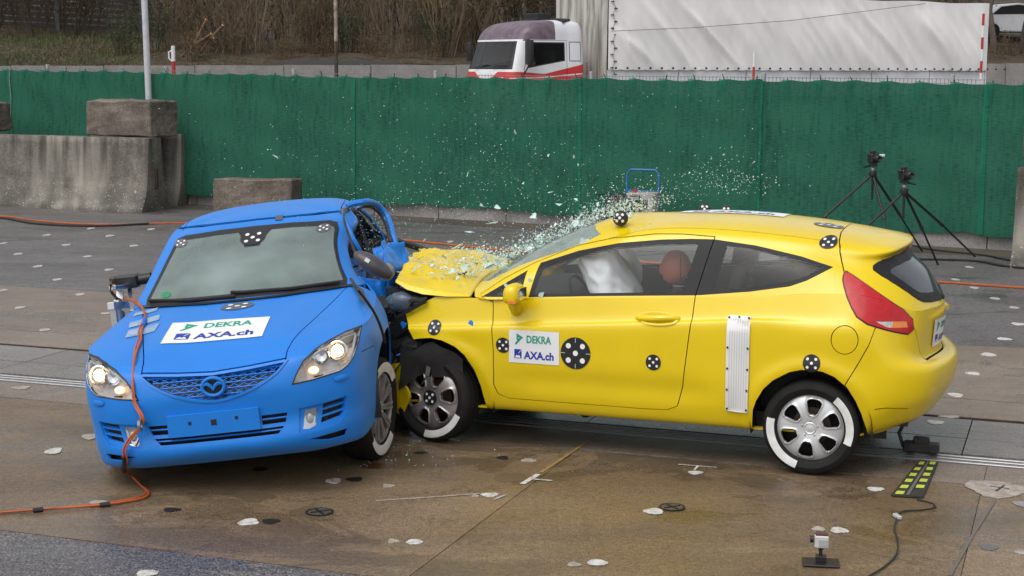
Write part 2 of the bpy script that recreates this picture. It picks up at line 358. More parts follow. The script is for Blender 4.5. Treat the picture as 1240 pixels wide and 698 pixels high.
# ---------------------------------------------------------------- curved shells cut into panels
def _tang(P, t):
    m = np.zeros_like(P); n = len(t)
    for i in range(n):
        if i == 0: m[0] = (P[1]-P[0])/(t[1]-t[0])
        elif i == n-1: m[-1] = (P[-1]-P[-2])/(t[-1]-t[-2])
        else:
            h0, h1 = t[i]-t[i-1], t[i+1]-t[i]
            m[i] = ((P[i+1]-P[i])/h1*h0+(P[i]-P[i-1])/h0*h1)/(h0+h1)
    return m
def spline_axis(C, step, lo=0, hi=0):
    """Hermite-resample array C (n, k, 3) along axis 0; lo/hi = padded rows not to be output"""
    n = len(C); d = np.linalg.norm(np.diff(C, axis=0), axis=2).mean(axis=1); d = np.maximum(d, 1e-3)**.75
    t = np.concatenate([[0], np.cumsum(d)]); m = _tang(C.reshape(n, -1), t).reshape(C.shape)
    L = np.linalg.norm(np.diff(C, axis=0), axis=2).max(axis=1); out = []
    for i in range(lo, n-1-hi):
        k = max(1, int(math.ceil(L[i]/step))); h = t[i+1]-t[i]
        for j in range(k):
            s = j/k; a = 2*s**3-3*s*s+1; b = s**3-2*s*s+s; c = -2*s**3+3*s*s; e = s**3-s*s
            out.append(a*C[i]+b*h*m[i]+c*C[i+1]+e*h*m[i+1])
    out.append(C[n-1-hi]); return np.array(out)
def grid_spline(ctrl, du, dv, mir_u=(False, False), mir_v=(False, False)):
    C = np.array(ctrl, float); my = np.array([1, -1, 1.])
    if mir_v[0]: C = np.concatenate([C[1:2]*my, C], 0)
    if mir_v[1]: C = np.concatenate([C, C[-2:-1]*my], 0)
    C = spline_axis(C, dv, int(mir_v[0]), int(mir_v[1]))
    C = C.transpose(1, 0, 2)
    if mir_u[0]: C = np.concatenate([C[1:2]*my, C], 0)
    if mir_u[1]: C = np.concatenate([C, C[-2:-1]*my], 0)
    C = spline_axis(C, du, int(mir_u[0]), int(mir_u[1]))
    return C.transpose(1, 0, 2)
AX = {'y': (0, 2), 'x': (1, 2), 'z': (0, 1)}
def pip(p, poly):
    x, y = p; c = False; j = len(poly)-1
    for i in range(len(poly)):
        xi, yi = poly[i]; xj, yj = poly[j]
        if (yi > y) != (yj > y) and x < (xj-xi)*(y-yi)/(yj-yi)+xi: c = not c
        j = i
    return c
def offset_poly(poly, d):
    """grow (d > 0) a closed polygon"""
    A = sum(poly[i][0]*poly[(i+1) % len(poly)][1]-poly[(i+1) % len(poly)][0]*poly[i][1] for i in range(len(poly)))
    sg = 1 if A > 0 else -1; out = []; n = len(poly)
    for i in range(n):
        a, b, c = (Vector(poly[k % n]) for k in (i-1, i, i+1))
        u = (b-a).normalized(); v = (c-b).normalized(); n1 = Vector((u.y, -u.x))*sg; n2 = Vector((v.y, -v.x))*sg
        q = n1+n2; q = q/max(q.length_squared, .6)*2 if q.length > 1e-6 else n1
        out.append(tuple(b+q*d))
    return out
def stroke(pts, wd):
    P = [Vector(p) for p in pts]; L = []; R_ = []
    for i, p in enumerate(P):
        a = P[max(i-1, 0)]; b = P[min(i+1, len(P)-1)]; d = (b-a).normalized(); n = Vector((-d.y, d.x))
        L.append(tuple(p+n*wd/2)); R_.append(tuple(p-n*wd/2))
    return L+R_[::-1]
def smooth_poly(poly, it=1, closed=True):
    for _ in range(it):
        out = []; n = len(poly)
        if not closed: out.append(poly[0])
        for i in range(n if closed else n-1):
            a, b = poly[i], poly[(i+1) % n]
            out += [(a[0]*.75+b[0]*.25, a[1]*.75+b[1]*.25), (a[0]*.25+b[0]*.75, a[1]*.25+b[1]*.75)]
        if not closed: out.append(poly[-1])
        poly = out
    return poly
def mirror(poly): return [(-a, b) for a, b in poly]
def mirror_z(poly): return [(a, -b) for a, b in poly]
class Shell:
    def __init__(s):
        s.bm = bmesh.new(); s.lay = s.bm.faces.layers.int.new('part'); s.ids = {'body': 0}; s.grids = []
    def add_grid(s, Gd, centre, mirrored=True):
        s.grids.append(Gd)
        V_, U_ = Gd.shape[:2]
        for sgn in ((1, -1) if mirrored else (1,)):
            vs = [[s.bm.verts.new((p[0], p[1]*sgn, p[2])) for p in row] for row in Gd]
            fs = []; vote = 0
            quads = []
            for i in range(V_-1):
                for j in range(U_-1):
                    q = [vs[i][j], vs[i][j+1], vs[i+1][j+1], vs[i+1][j]]
                    a, b, c, d = (v.co for v in q); nrm = (c-a).cross(d-b)
                    if nrm.length < 1e-10: continue
                    mid = (a+b+c+d)/4; vote += 1 if nrm.dot(mid-Vector(centre)) > 0 else -1
                    quads.append(q)
            for q in quads:
                try: s.bm.faces.new(q if vote > 0 else q[::-1])
                except ValueError: pass
    def weld(s, d=1e-4):
        bmesh.ops.remove_doubles(s.bm, verts=s.bm.verts, dist=d)
        for f in [f for f in s.bm.faces if f.calc_area() < 1e-9]: s.bm.faces.remove(f)
        s.bm.normal_update()
    def id(s, name):
        if name not in s.ids: s.ids[name] = len(s.ids)
        return s.ids[name]
    def cut(s, poly, axis, part, cond=None, only=None, assign=True):
        a0, a1 = AX[axis]; xs = [p[0] for p in poly]; ys = [p[1] for p in poly]
        bx = (min(xs)-.003, max(xs)+.003, min(ys)-.003, max(ys)+.003); lay = s.lay
        only = None if only is None else {s.id(o) for o in only}
        def inb(f, b):
            A = [v.co[a0] for v in f.verts]; B = [v.co[a1] for v in f.verts]
            return max(A) >= b[0] and min(A) <= b[1] and max(B) >= b[2] and min(B) <= b[3]
        S = set(f for f in s.bm.faces if (only is None or f[lay] in only) and inb(f, bx) and (cond is None or cond(f.calc_center_median(), f.normal)))
        n = len(poly)
        for i in range(n):
            p, q = poly[i], poly[(i+1) % n]
            if abs(p[0]-q[0])+abs(p[1]-q[1]) < 1e-6: continue
            eb = (min(p[0], q[0])-1e-4, max(p[0], q[0])+1e-4, min(p[1], q[1])-1e-4, max(p[1], q[1])+1e-4)
            dx, dy = q[0]-p[0], q[1]-p[1]; l = math.hypot(dx, dy); nx, ny = -dy/l, dx/l
            sub = []
            for f in S:
                if not inb(f, eb): continue
                ds = [(v.co[a0]-p[0])*nx+(v.co[a1]-p[1])*ny for v in f.verts]
                if min(ds) < -1e-5 and max(ds) > 1e-5: sub.append(f)
            if not sub: continue
            co = [0, 0, 0]; no = [0, 0, 0]; co[a0], co[a1] = p; no[a0], no[a1] = nx, ny
            geom = list(set(sub) | {e for f in sub for e in f.edges} | {v for f in sub for v in f.verts})
            S -= set(sub)
            r = bmesh.ops.bisect_plane(s.bm, geom=geom, dist=1e-5, plane_co=co, plane_no=no)
            S |= {g for g in r['geom'] if isinstance(g, bmesh.types.BMFace)}
            S = {f for f in S if f.is_valid}
        if assign:
            k = s.id(part)
            for f in S:
                c = f.calc_center_median()
                if pip((c[a0], c[a1]), poly): f[lay] = k
    def gap(s, pts, axis, wd=.006, cond=None, only=('body',), part='gap'):
        s.cut(stroke(pts, wd), axis, part, cond, only)
    def ring(s, poly, axis, inner, wd=.006, cond=None, only=('body',), part='gap'):
        """closed outline: a gap of width wd with the part inside it"""
        s.cut(offset_poly(poly, wd/2), axis, part, cond, only)
        s.cut(offset_poly(poly, -wd/2), axis, inner, cond, [part])
    def drop(s, part):
        k = s.id(part); bmesh.ops.delete(s.bm, geom=[f for f in s.bm.faces if f[s.lay] == k], context='FACES')
    def split(s, part, seeds):
        """give names to the connected pieces of a part: seeds = [(name, point)]"""
        k = s.id(part); rest = {f for f in s.bm.faces if f[s.lay] == k}; comps = []
        while rest:
            f0 = rest.pop(); st = [f0]; comp = [f0]
            while st:
                f = st.pop()
                for e in f.edges:
                    for g in e.link_faces:
                        if g in rest: rest.discard(g); st.append(g); comp.append(g)
            comps.append(comp)
        cen = [(c, [f.calc_center_median() for f in c]) for c in comps]
        for name, pt in seeds:
            pt = Vector(pt); best = min(cen, key=lambda t: min((q-pt).length for q in t[1]))
            for f in best[0]: f[s.lay] = s.id(name)
        return [len(c) for c in comps]
    def bvh(s):
        s.bm.faces.ensure_lookup_table(); return BVHTree.FromBMesh(s.bm)
    def extract(s, name, parts, mt, parent, rim=.012, offset=0.0, smooth=True, cond=None, keep=None):
        ks = {s.id(p) for p in ([parts] if isinstance(parts, str) else parts)}
        fs = [f for f in s.bm.faces if f[s.lay] in ks and (cond is None or cond(f.calc_center_median()))]
        if not fs: print('EMPTY PART', name); return None
        idx = {}; V = []; F = []
        for f in fs:
            q = []
            for v in f.verts:
                if v not in idx: idx[v] = len(V); V.append(v.co+v.normal*offset)
                q.append(idx[v])
            F.append(tuple(q))
        nf = len(F)
        if rim:
            fset = set(fs); back = {}; top = {}
            for f in fs:
                for l in f.loops:
                    e = l.edge
                    if sum(1 for g in e.link_faces if g in fset) == 1:
                        a, b = l.vert, l.link_loop_next.vert
                        for v in (a, b):
                            if v not in back:
                                top[v] = len(V); V.append(v.co+v.normal*offset)
                                back[v] = len(V); V.append(v.co+v.normal*(offset-rim))
                        F.append((top[b], top[a], back[a], back[b]))
        me = bpy.data.meshes.new(name); me.from_pydata([tuple(v) for v in V], [], F); me.update()
        if smooth: me.polygons.foreach_set('use_smooth', [True]*len(me.polygons))
        return link_mesh(name, me, mt, parent)
def lining(grids, off, keep, name, mt, parent):
    """inner skin: the same surfaces shrunk towards the cabin; keep(point) says which quads stay"""
    V = []; F = []
    for Gd in grids:
        du = np.gradient(Gd, axis=1); dv = np.gradient(Gd, axis=0); n = np.cross(du, dv); ln = np.linalg.norm(n, axis=2, keepdims=True); n = n/np.maximum(ln, 1e-9)
        c = Gd.reshape(-1, 3).mean(0)*np.array([1, 0, 1]); s_ = np.sign(((Gd-c)*n).sum()); P = Gd-n*s_*off
        # keep the centre line closed
        P[..., 1] = np.where(np.abs(Gd[..., 1]) < 1e-4, 0, P[..., 1])
        for sg in (1, -1):
            base = len(V); h, w_ = P.shape[:2]
            V += [(p[0], p[1]*sg, p[2]) for p in P.reshape(-1, 3)]
            for i in range(0, h-1):
                for j in range(0, w_-1):
                    m_ = (P[i, j]+P[i+1, j+1])/2
                    if keep((m_[0], m_[1]*sg, m_[2])): F.append((base+i*w_+j, base+i*w_+j+1, base+(i+1)*w_+j+1, base+(i+1)*w_+j))
    return pyobj(name, V, F, mt, parent, True)
# decals: a flat print wrapped on a surface by casting rays along an axis
def caster(bvh, axis, sign, lift):
    a0, a1 = AX[axis]; k = {'x': 0, 'y': 1, 'z': 2}[axis]
    def f(u, v, extra=0.0):
        o = [0, 0, 0]; o[a0], o[a1] = u, v; o[k] = 6*sign; d = [0, 0, 0]; d[k] = -sign
        h = bvh.ray_cast(Vector(o), Vector(d))
        if h[0] is None: o[k] = 0; return Vector(o)
        n = h[1] if h[1].dot(Vector(d)) < 0 else -h[1]
        return h[0]+n*(lift+extra)
    return f
def wrap_quad(name, cast, corners, mt, parent, n=10, m_=6, extra=0):
    a, b, c, d = [Vector(p) for p in corners]      # bottom-left, bottom-right, top-right, top-left as read
    V = []; F = []
    for j in range(m_+1):
        for i in range(n+1):
            u, v = i/n, j/m_; p = a*(1-u)*(1-v)+b*u*(1-v)+c*u*v+d*(1-u)*v; V.append(cast(p.x, p.y, extra))
    for j in range(m_):
        for i in range(n): F.append((j*(n+1)+i, j*(n+1)+i+1, (j+1)*(n+1)+i+1, (j+1)*(n+1)+i))
    return pyobj(name, V, F, mt, parent, True)
def text_mesh(s, bold=.012):
    cu = bpy.data.curves.new('t', 'FONT'); cu.body = s; cu.size = 1; cu.offset = bold; cu.fill_mode = 'FRONT'; cu.resolution_u = 3
    o = bpy.data.objects.new('t', cu); COL.objects.link(o); dg = bpy.context.evaluated_depsgraph_get(); dg.update()
    me = o.evaluated_get(dg).to_mesh(); V = [tuple(v.co[:2]) for v in me.vertices]; F = [tuple(p.vertices) for p in me.polygons]
    bpy.data.objects.remove(o); bpy.data.curves.remove(cu)
    xs = [v[0] for v in V]; ys = [v[1] for v in V]; x0, x1 = min(xs), max(xs)
    return [((v[0]-x0)/(x1-x0), v[1]) for v in V], F, x1-x0
_TX = {}
def wrap_text(name, s, cast, corners, box, mt, parent, cap=.73, extra=.0012, bold=.03):
    """box = (u0, u1, v0, v1) within the sticker; capitals fill v0..v1"""
    if s not in _TX: _TX[s] = text_mesh(s, bold)
    V, F, wd = _TX[s]; a, b, c, d = [Vector(p) for p in corners]; u0, u1, v0, v1 = box; out = []
    for x, y in V:
        u = u0+(u1-u0)*x; v = v0+(v1-v0)*(y/cap); p = a*(1-u)*(1-v)+b*u*(1-v)+c*u*v+d*(1-u)*v; out.append(cast(p.x, p.y, extra))
    return pyobj(name, out, F, mt, parent)
def wrap_poly(name, cast, corners, polys, mt, parent, extra=.0012):
    a, b, c, d = [Vector(p) for p in corners]; V = []; F = []
    for poly in polys:
        n = len(V)
        for u, v in poly:
            p = a*(1-u)*(1-v)+b*u*(1-v)+c*u*v+d*(1-u)*v; V.append(cast(p.x, p.y, extra))
        F.append(tuple(range(n, n+len(poly))))
    return pyobj(name, V, F, mt, parent)
def sponsor_sticker(cast, corners, parent, n=10, m_=6, name='sponsor_sticker'):
    st = wrap_quad(name, cast, corners, m_white, parent, n, m_)
    wrap_poly('arrow_emblem', cast, corners, [[(.125, .55), (.165, .58), (.255, .745), (.215, .765), (.125, .60)], [(.165, .80), (.165, .90), (.29, .78), (.255, .745)], [(.155, .70), (.185, .70), (.185, .82), (.155, .92)], [(.185, .70), (.215, .74), (.205, .76), (.185, .735)]], m_green_print, st)
    wrap_text('green_lettering', 'DEKRA', cast, corners, (.355, .845, .63, .86), m_green_print, st)
    wrap_poly('square_emblem', cast, corners, [[(.11, .14), (.255, .14), (.255, .42), (.11, .42)]], m_blue_print, st)
    wrap_poly('square_emblem_print', cast, corners, [[(.125, .16), (.235, .16), (.225, .21), (.205, .25), (.185, .21), (.16, .25), (.14, .21)], [(.20, .29), (.255, .41), (.248, .42), (.192, .30)]], m_white, st, .002)
    wrap_text('blue_lettering', 'AXA.ch', cast, corners, (.30, .895, .14, .375), m_blue_print, st, bold=.035)
    return st
def target_marker(cast, u, v, ru, rv, parent, spots=True, name='target_marker', rot=0, ring_n=3, mt=None):
    V = []; F = []; n = 24
    for j in range(ring_n+1):
        for k in range(n):
            a = 2*math.pi*k/n; q = max(j/ring_n, .02); V.append(cast(u+ru*q*math.cos(a), v+rv*q*math.sin(a)))
    for j in range(ring_n):
        for k in range(n): F.append((j*n+k, j*n+(k+1) % n, (j+1)*n+(k+1) % n, (j+1)*n+k))
    o = pyobj(name, V, F, mt or m_target, parent, True)
    if spots:
        V = []; F = []
        for du, dv in ((0, 0), (.47, .45), (-.47, .45), (.47, -.45), (-.47, -.45)):
            b = len(V); cu = u+ru*(du*math.cos(rot)-dv*math.sin(rot)); cv = v+rv*(du*math.sin(rot)+dv*math.cos(rot))
            for k in range(12):
                a = 2*math.pi*k/12; V.append(cast(cu+ru*.17*math.cos(a), cv+rv*.17*math.sin(a), .0012))
            F.append(tuple(range(b, b+12)))
        pyobj('white_dots', V, F, m_dot, o)
    return o
# ---------------------------------------------------------------- green netted fence
FA, FB = Vector((-9.73, 29.55, 0)), Vector((6.86, 20.77, 0)); FD = (FB-FA).normalized(); FN = Vector((FD.y, -FD.x, 0))   # FN points to the camera
def fx(px):
    """distance along the fence of a photo column"""
    d = ray(px, 150); d2 = Vector((d.x, d.y)); den = d2.x*FD.y-d2.y*FD.x
    return (FA.y*d2.x-FA.x*d2.y)/(-den)
def FP(a, off=0.0, z=0.0): return FA+FD*a+FN*off+Vector((0, 0, z))
def ftop(a): return 2.335-.0055*a-.035*math.exp(-((a-8)/5)**2)
def RP(px, off):
    """the spot on a photo column, off metres in front of (or behind) the fence line"""
    d = ray(px, 150); W0 = FA+FN*off; a = (W0.y*d.x-W0.x*d.y)/(FD.x*d.y-FD.y*d.x); return W0+FD*a
m_net = bpy.data.materials.new('green_netting'); m_net.use_nodes = True
def _net():
    t = m_net.node_tree; t.nodes.clear(); L = t.links.new
    o = t.nodes.new('ShaderNodeOutputMaterial'); df = t.nodes.new('ShaderNodeBsdfDiffuse'); tl = t.nodes.new('ShaderNodeBsdfTranslucent'); tr = t.nodes.new('ShaderNodeBsdfTransparent')
    tc = t.nodes.new('ShaderNodeTexCoord'); uv = tc.outputs['UV']
    def noise(sc, st, det=5):
        mp = t.nodes.new('ShaderNodeMapping'); mp.inputs['Scale'].default_value = st; n = t.nodes.new('ShaderNodeTexNoise'); n.inputs['Scale'].default_value = sc; n.inputs['Detail'].default_value = det; L(uv, mp.inputs[0]); L(mp.outputs[0], n.inputs['Vector']); return n.outputs[0]
    a = noise(1.3, (1, .35, 1)); b = noise(30, (.35, 2.6, 1), 3); c = noise(9, (2.5, .25, 1), 3)
    r = t.nodes.new('ShaderNodeValToRGB'); r.color_ramp.elements[0].position = .42; r.color_ramp.elements[0].color = (.016, .068, .045, 1); r.color_ramp.elements[1].position = .68; r.color_ramp.elements[1].color = (.046, .19, .125, 1)
    ad = t.nodes.new('ShaderNodeMath'); ad.operation = 'MULTIPLY_ADD'; ad.inputs[1].default_value = .6; L(b, ad.inputs[0])
    a2 = t.nodes.new('ShaderNodeMath'); a2.operation = 'MULTIPLY_ADD'; a2.inputs[1].default_value = .35; L(c, a2.inputs[0]); 
    a3 = t.nodes.new('ShaderNodeMath'); a3.operation = 'MULTIPLY'; a3.inputs[1].default_value = .35; L(a, a3.inputs[0]); L(a3.outputs[0], a2.inputs[2]); L(a2.outputs[0], ad.inputs[2])
    L(ad.outputs[0], r.inputs[0]); L(r.outputs[0], df.inputs[0]); L(r.outputs[0], tl.inputs[0])
    m1 = t.nodes.new('ShaderNodeMixShader'); m1.inputs[0].default_value = .5; L(df.outputs[0], m1.inputs[1]); L(tl.outputs[0], m1.inputs[2])
    m2 = t.nodes.new('ShaderNodeMixShader'); tr.inputs[0].default_value = (.8, 1, .9, 1)
    w_ = noise(160, (1, 1, 1), 1); mr = t.nodes.new('ShaderNodeMapRange'); mr.inputs[1].default_value = .45; mr.inputs[2].default_value = .8; mr.inputs[3].default_value = .0; mr.inputs[4].default_value = .10; L(w_, mr.inputs[0]); L(mr.outputs[0], m2.inputs[0])
    L(m1.outputs[0], m2.inputs[1]); L(tr.outputs[0], m2.inputs[2]); L(m2.outputs[0], o.inputs[0])
_net()
m_net2 = m_net.copy(); m_net2.name = 'green_netting_doubled'
for n in m_net2.node_tree.nodes:
    if n.type == 'VALTORGB': n.color_ramp.elements[0].color = (.018, .120, .075, 1); n.color_ramp.elements[1].color = (.040, .27, .17, 1)
m_post = mat('galvanised_post', (.42, .43, .44), .5, metal=.5, c2=(.33, .34, .35), nscale=15)
m_wire = mat('galvanised_wire', (.22, .23, .23), .5, metal=.6)
fence = empty('netted_fence', FP(0), (0, 0, 0), 'long wire fence covered with dark green netting behind the cars', 'fence')
def L_(p): return p-FA        # fence-local
def net_sheet(a0, a1, off, seed, tie=.47):
    rng = np.random.default_rng(seed); n = max(4, int((a1-a0)/.055)); rows = 16; V = []; UV = []; F = []
    ph = rng.uniform(0, 6, 6)
    for i in range(n+1):
        a = a0+(a1-a0)*i/n; tt = (a/tie) % 1.0; sag = .028*math.sin(math.pi*tt)+.012*math.sin(a*2.1+ph[0]); pinch = math.exp(-((min(tt, 1-tt))/.10)**2)
        zt = ftop(a)+.015-sag; zb = .20+.018*math.sin(a*1.3+ph[1])+.012*math.sin(a*4.1+ph[2])+.010*math.sin(a*9.7+ph[3])
        for j in range(rows+1):
            v = j/rows; z = zb+(zt-zb)*v
            d = .012*math.sin(a*5.3+ph[4]+2*v)*math.sin(a*.9+ph[0])+.010*math.sin(a*11.5+ph[5]+3*(1-v))*v*(.5+.5*math.sin(a*1.9+ph[3]))+.012*math.sin(z*9+a*2)+.035*math.sin(a*1.7+1.2*v)*(1-v)+.025*pinch*max(0, v-.6)
            V.append(L_(FP(a, off+.12+d, z))); UV.append((a, z))
    for i in range(n):
        for j in range(rows): F.append((i*(rows+1)+j, (i+1)*(rows+1)+j, (i+1)*(rows+1)+j+1, i*(rows+1)+j+1))
    return V, F, UV
def net_obj(name, a0, a1, off, seed, mt):
    V, F, UV = net_sheet(a0, a1, off, seed); o = pyobj(name, V, F, mt, fence, True)
    ul = o.data.uv_layers.new(name='uv')
    for l in o.data.loops: ul.data[l.index].uv = UV[l.vertex_index]
m_gather = m_net2.copy(); m_gather.name = 'gathered_netting'
def _ga():
    t = m_gather.node_tree; L = t.links.new; o = next(n for n in t.nodes if n.type == 'OUTPUT_MATERIAL'); src = o.inputs[0].links[0].from_socket
    tc = t.nodes.new('ShaderNodeTexCoord'); sx = t.nodes.new('ShaderNodeSeparateXYZ'); L(tc.outputs['UV'], sx.inputs[0]); mu = t.nodes.new('ShaderNodeMath'); mu.operation = 'MULTIPLY'; mu.inputs[1].default_value = .75; L(sx.outputs[1], mu.inputs[0])
    tr = t.nodes.new('ShaderNodeBsdfTransparent'); mx = t.nodes.new('ShaderNodeMixShader'); L(mu.outputs[0], mx.inputs[0]); L(tr.outputs[0], mx.inputs[1]); L(src, mx.inputs[2]); L(mx.outputs[0], o.inputs[0])
_ga()
seams = [fx(20), fx(435), fx(707), fx(925), fx(1195)]
ed = [-9.0]+seams+[24.0]
for i in range(len(ed)-1): net_obj('net_sheet', ed[i], ed[i+1]-.004, 0, 20+i, m_net)
for i, s_ in enumerate(seams):
    wd = [.05, .04, .05, .04, .07][i]; net_obj('net_overlap', s_-wd/2, s_+wd/2, .022, 20+i, m_net2)
net_obj('net_overlap', fx(1195), 24, .02, 25, m_net2) if False else None
a = -9.0
while a < 24:                       # gathers of doubled netting at the ties
    b = MB(); p = L_(FP(a, .145, ftop(a)+.015)); q = L_(FP(a+random.uniform(-.02, .02), .185, ftop(a)-random.uniform(.2, .42)))
    b.add([p+FD*.06, p-FD*.06, q-FD*.02, q+FD*.02, p+FN*.02], [(0, 4, 3), (4, 1, 2), (4, 2, 3)]); o = b.build('net_gather', m_gather, fence)
    ul = o.data.uv_layers.new(name='uv')
    for l in o.data.loops: ul.data[l.index].uv = (a+.01*l.vertex_index, 0 if l.vertex_index in (2, 3) else 1)
    b = MB(); b.bar(L_(FP(a, .02, ftop(a)-.03)), L_(FP(a+random.uniform(-.05, .05), .05, ftop(a)+random.uniform(.02, .09))), .010); b.build('cable_tie', m_black, fence)
    a += .47
posts = [fx(x) for x in (58, 201, 355, 526, 714, 922, 1150)]
posts = [posts[0]-2.55*k for k in (3, 2, 1)]+posts+[posts[-1]+2.55*k for k in (1, 2, 3, 4)]
for a in posts:
    b = MB(); b.bar(L_(FP(a, -.05, 0)), L_(FP(a, -.05, ftop(a)+.11)), .07, .05, up=FD); b.build('post', m_post, fence, bevel=.006)
for i in range(len(posts)-1):
    b = MB(); a0, a1 = posts[i]+.04, posts[i+1]-.04; n = int((a1-a0)/.055)
    for k in range(n+1):
        a = a0+(a1-a0)*k/n; b.bar(L_(FP(a, 0, .03)), L_(FP(a, 0, ftop(a)+.055)), .007, .006)
    for z in (.06, .22, .42, 1.0, 1.6, 2.0, ftop(a0)-.17, ftop(a0)-.02, ftop(a0)+.04): b.bar(L_(FP(a0, 0, z)), L_(FP(a1, 0, z)), .008, .008)
    b.build('wire_panel', m_wire, fence)
# low concrete edging strip under the fence, verge behind
m_edge = yard_mat('pale_edging', (.26, .24, .235), (.32, .30, .295), (.22, .2, .19))
edge = empty('edging_strip', FP(0), label='pale low concrete edging strip below the green netting', cat='edging')
a = -10.0
while a < 26:
    b = MB(); p = [L_(FP(a+.006, .02, 0)), L_(FP(a+1.22, .02, 0)), L_(FP(a+1.22, -.22, 0)), L_(FP(a+.006, -.22, 0))]
    b.add([q-Vector((0, 0, .04)) for q in p]+[q+Vector((0, 0, .215+random.uniform(-.004, .004))) for q in p], [(0, 1, 5, 4), (1, 2, 6, 5), (2, 3, 7, 6), (3, 0, 4, 7), (4, 5, 6, 7)]); b.build('edging_slab', m_edge, edge); a += 1.23
vg = pyobj('verge', [FP(-12, .02, .008), FP(28, .02, .008), FP(28, 1.0, .003), FP(22, .75, .003), FP(15, .9, .003), FP(6, .6, .003), FP(-2, 1.9, .003), FP(-12, 2.2, .003)], [(0, 7, 6, 5, 4, 3, 2, 1)], m_soil); tag(vg, kind='structure')
# ---------------------------------------------------------------- ground beyond the fence
m_road = yard_mat('far_road', (.16, .155, .15), (.2, .195, .19), (.14, .135, .13))
v = [FP(-28, -.30, -.02), FP(45, -.30, -.02), FP(45, -2.5, .36), FP(-28, -2.5, .36)]
WA, WB = Vector((-70, 42, 0)), Vector((80, 72, 0)); WD = (WB-WA).normalized(); WN = Vector((-WD.y, WD.x, 0))
road = pyobj('road', v+[WB+Vector((0, .2, .36)), WA+WD*36+Vector((0, .2, .36))], [(0, 1, 2, 3), (3, 2, 4, 5)], m_road); tag(road, kind='structure')
m_wall = mat('grey_retaining_wall', (.20, .185, .17), .8, c2=(.27, .25, .235), nscale=2, grain=.2, gscale=30)
def wtop(s): return 2.05+.0062*s
wall = empty('retaining_wall', WA, label='low grey concrete retaining wall behind the truck', cat='wall')
s_ = 0
while s_ < 150:
    b = MB(); P = [WD*(s_+.015), WD*(s_+3.0), WD*(s_+3.0)+WN*.3, WD*(s_+.015)+WN*.3]
    b.add([p+Vector((0, 0, .2)) for p in P]+[p+Vector((0, 0, wtop(s_))) for p in P], [(0, 1, 5, 4), (1, 2, 6, 5), (2, 3, 7, 6), (3, 0, 4, 7), (4, 5, 6, 7)]); b.build('wall_panel', m_wall, wall); s_ += 3.015
def bank_z(s, o):
    """bank surface: s along the wall, o behind it"""
    return wtop(s)-.04+o*.16+.12*math.sin(s*.31+o*.5)+.07*math.sin(s*.9-o)+.01*o*math.sin(s*.17)
m_bank = yard_mat('leafy_bank', (.040, .025, .014), (.062, .038, .02), (.034, .042, .012), rough=(.7, .95), grain=.7, gscale=9, patch=.22)
V = []; F = []; ns, no = 120, 26
for i in range(ns+1):
    for j in range(no+1):
        s_ = -20+190*i/ns; o_ = .25+60*(j/no)**1.6; p = WA+WD*s_+WN*o_; V.append((p.x, p.y, bank_z(s_, o_)+(random.uniform(-.07, .07) if j else 0)))
for i in range(ns):
    for j in range(no): F.append((i*(no+1)+j, (i+1)*(no+1)+j, (i+1)*(no+1)+j+1, i*(no+1)+j+1))
bank = pyobj('bank', V, F, m_bank, None, True); tag(bank, kind='structure')
def bank_at(px, o):
    d = ray(px, 80); d2 = Vector((d.x, d.y, 0)); W0 = WA+WN*o
    den = d2.x*WD.y-d2.y*WD.x; s_ = (W0.y*d2.x-W0.x*d2.y)/(-den); p = W0+WD*s_; return Vector((p.x, p.y, bank_z(s_, o))), s_
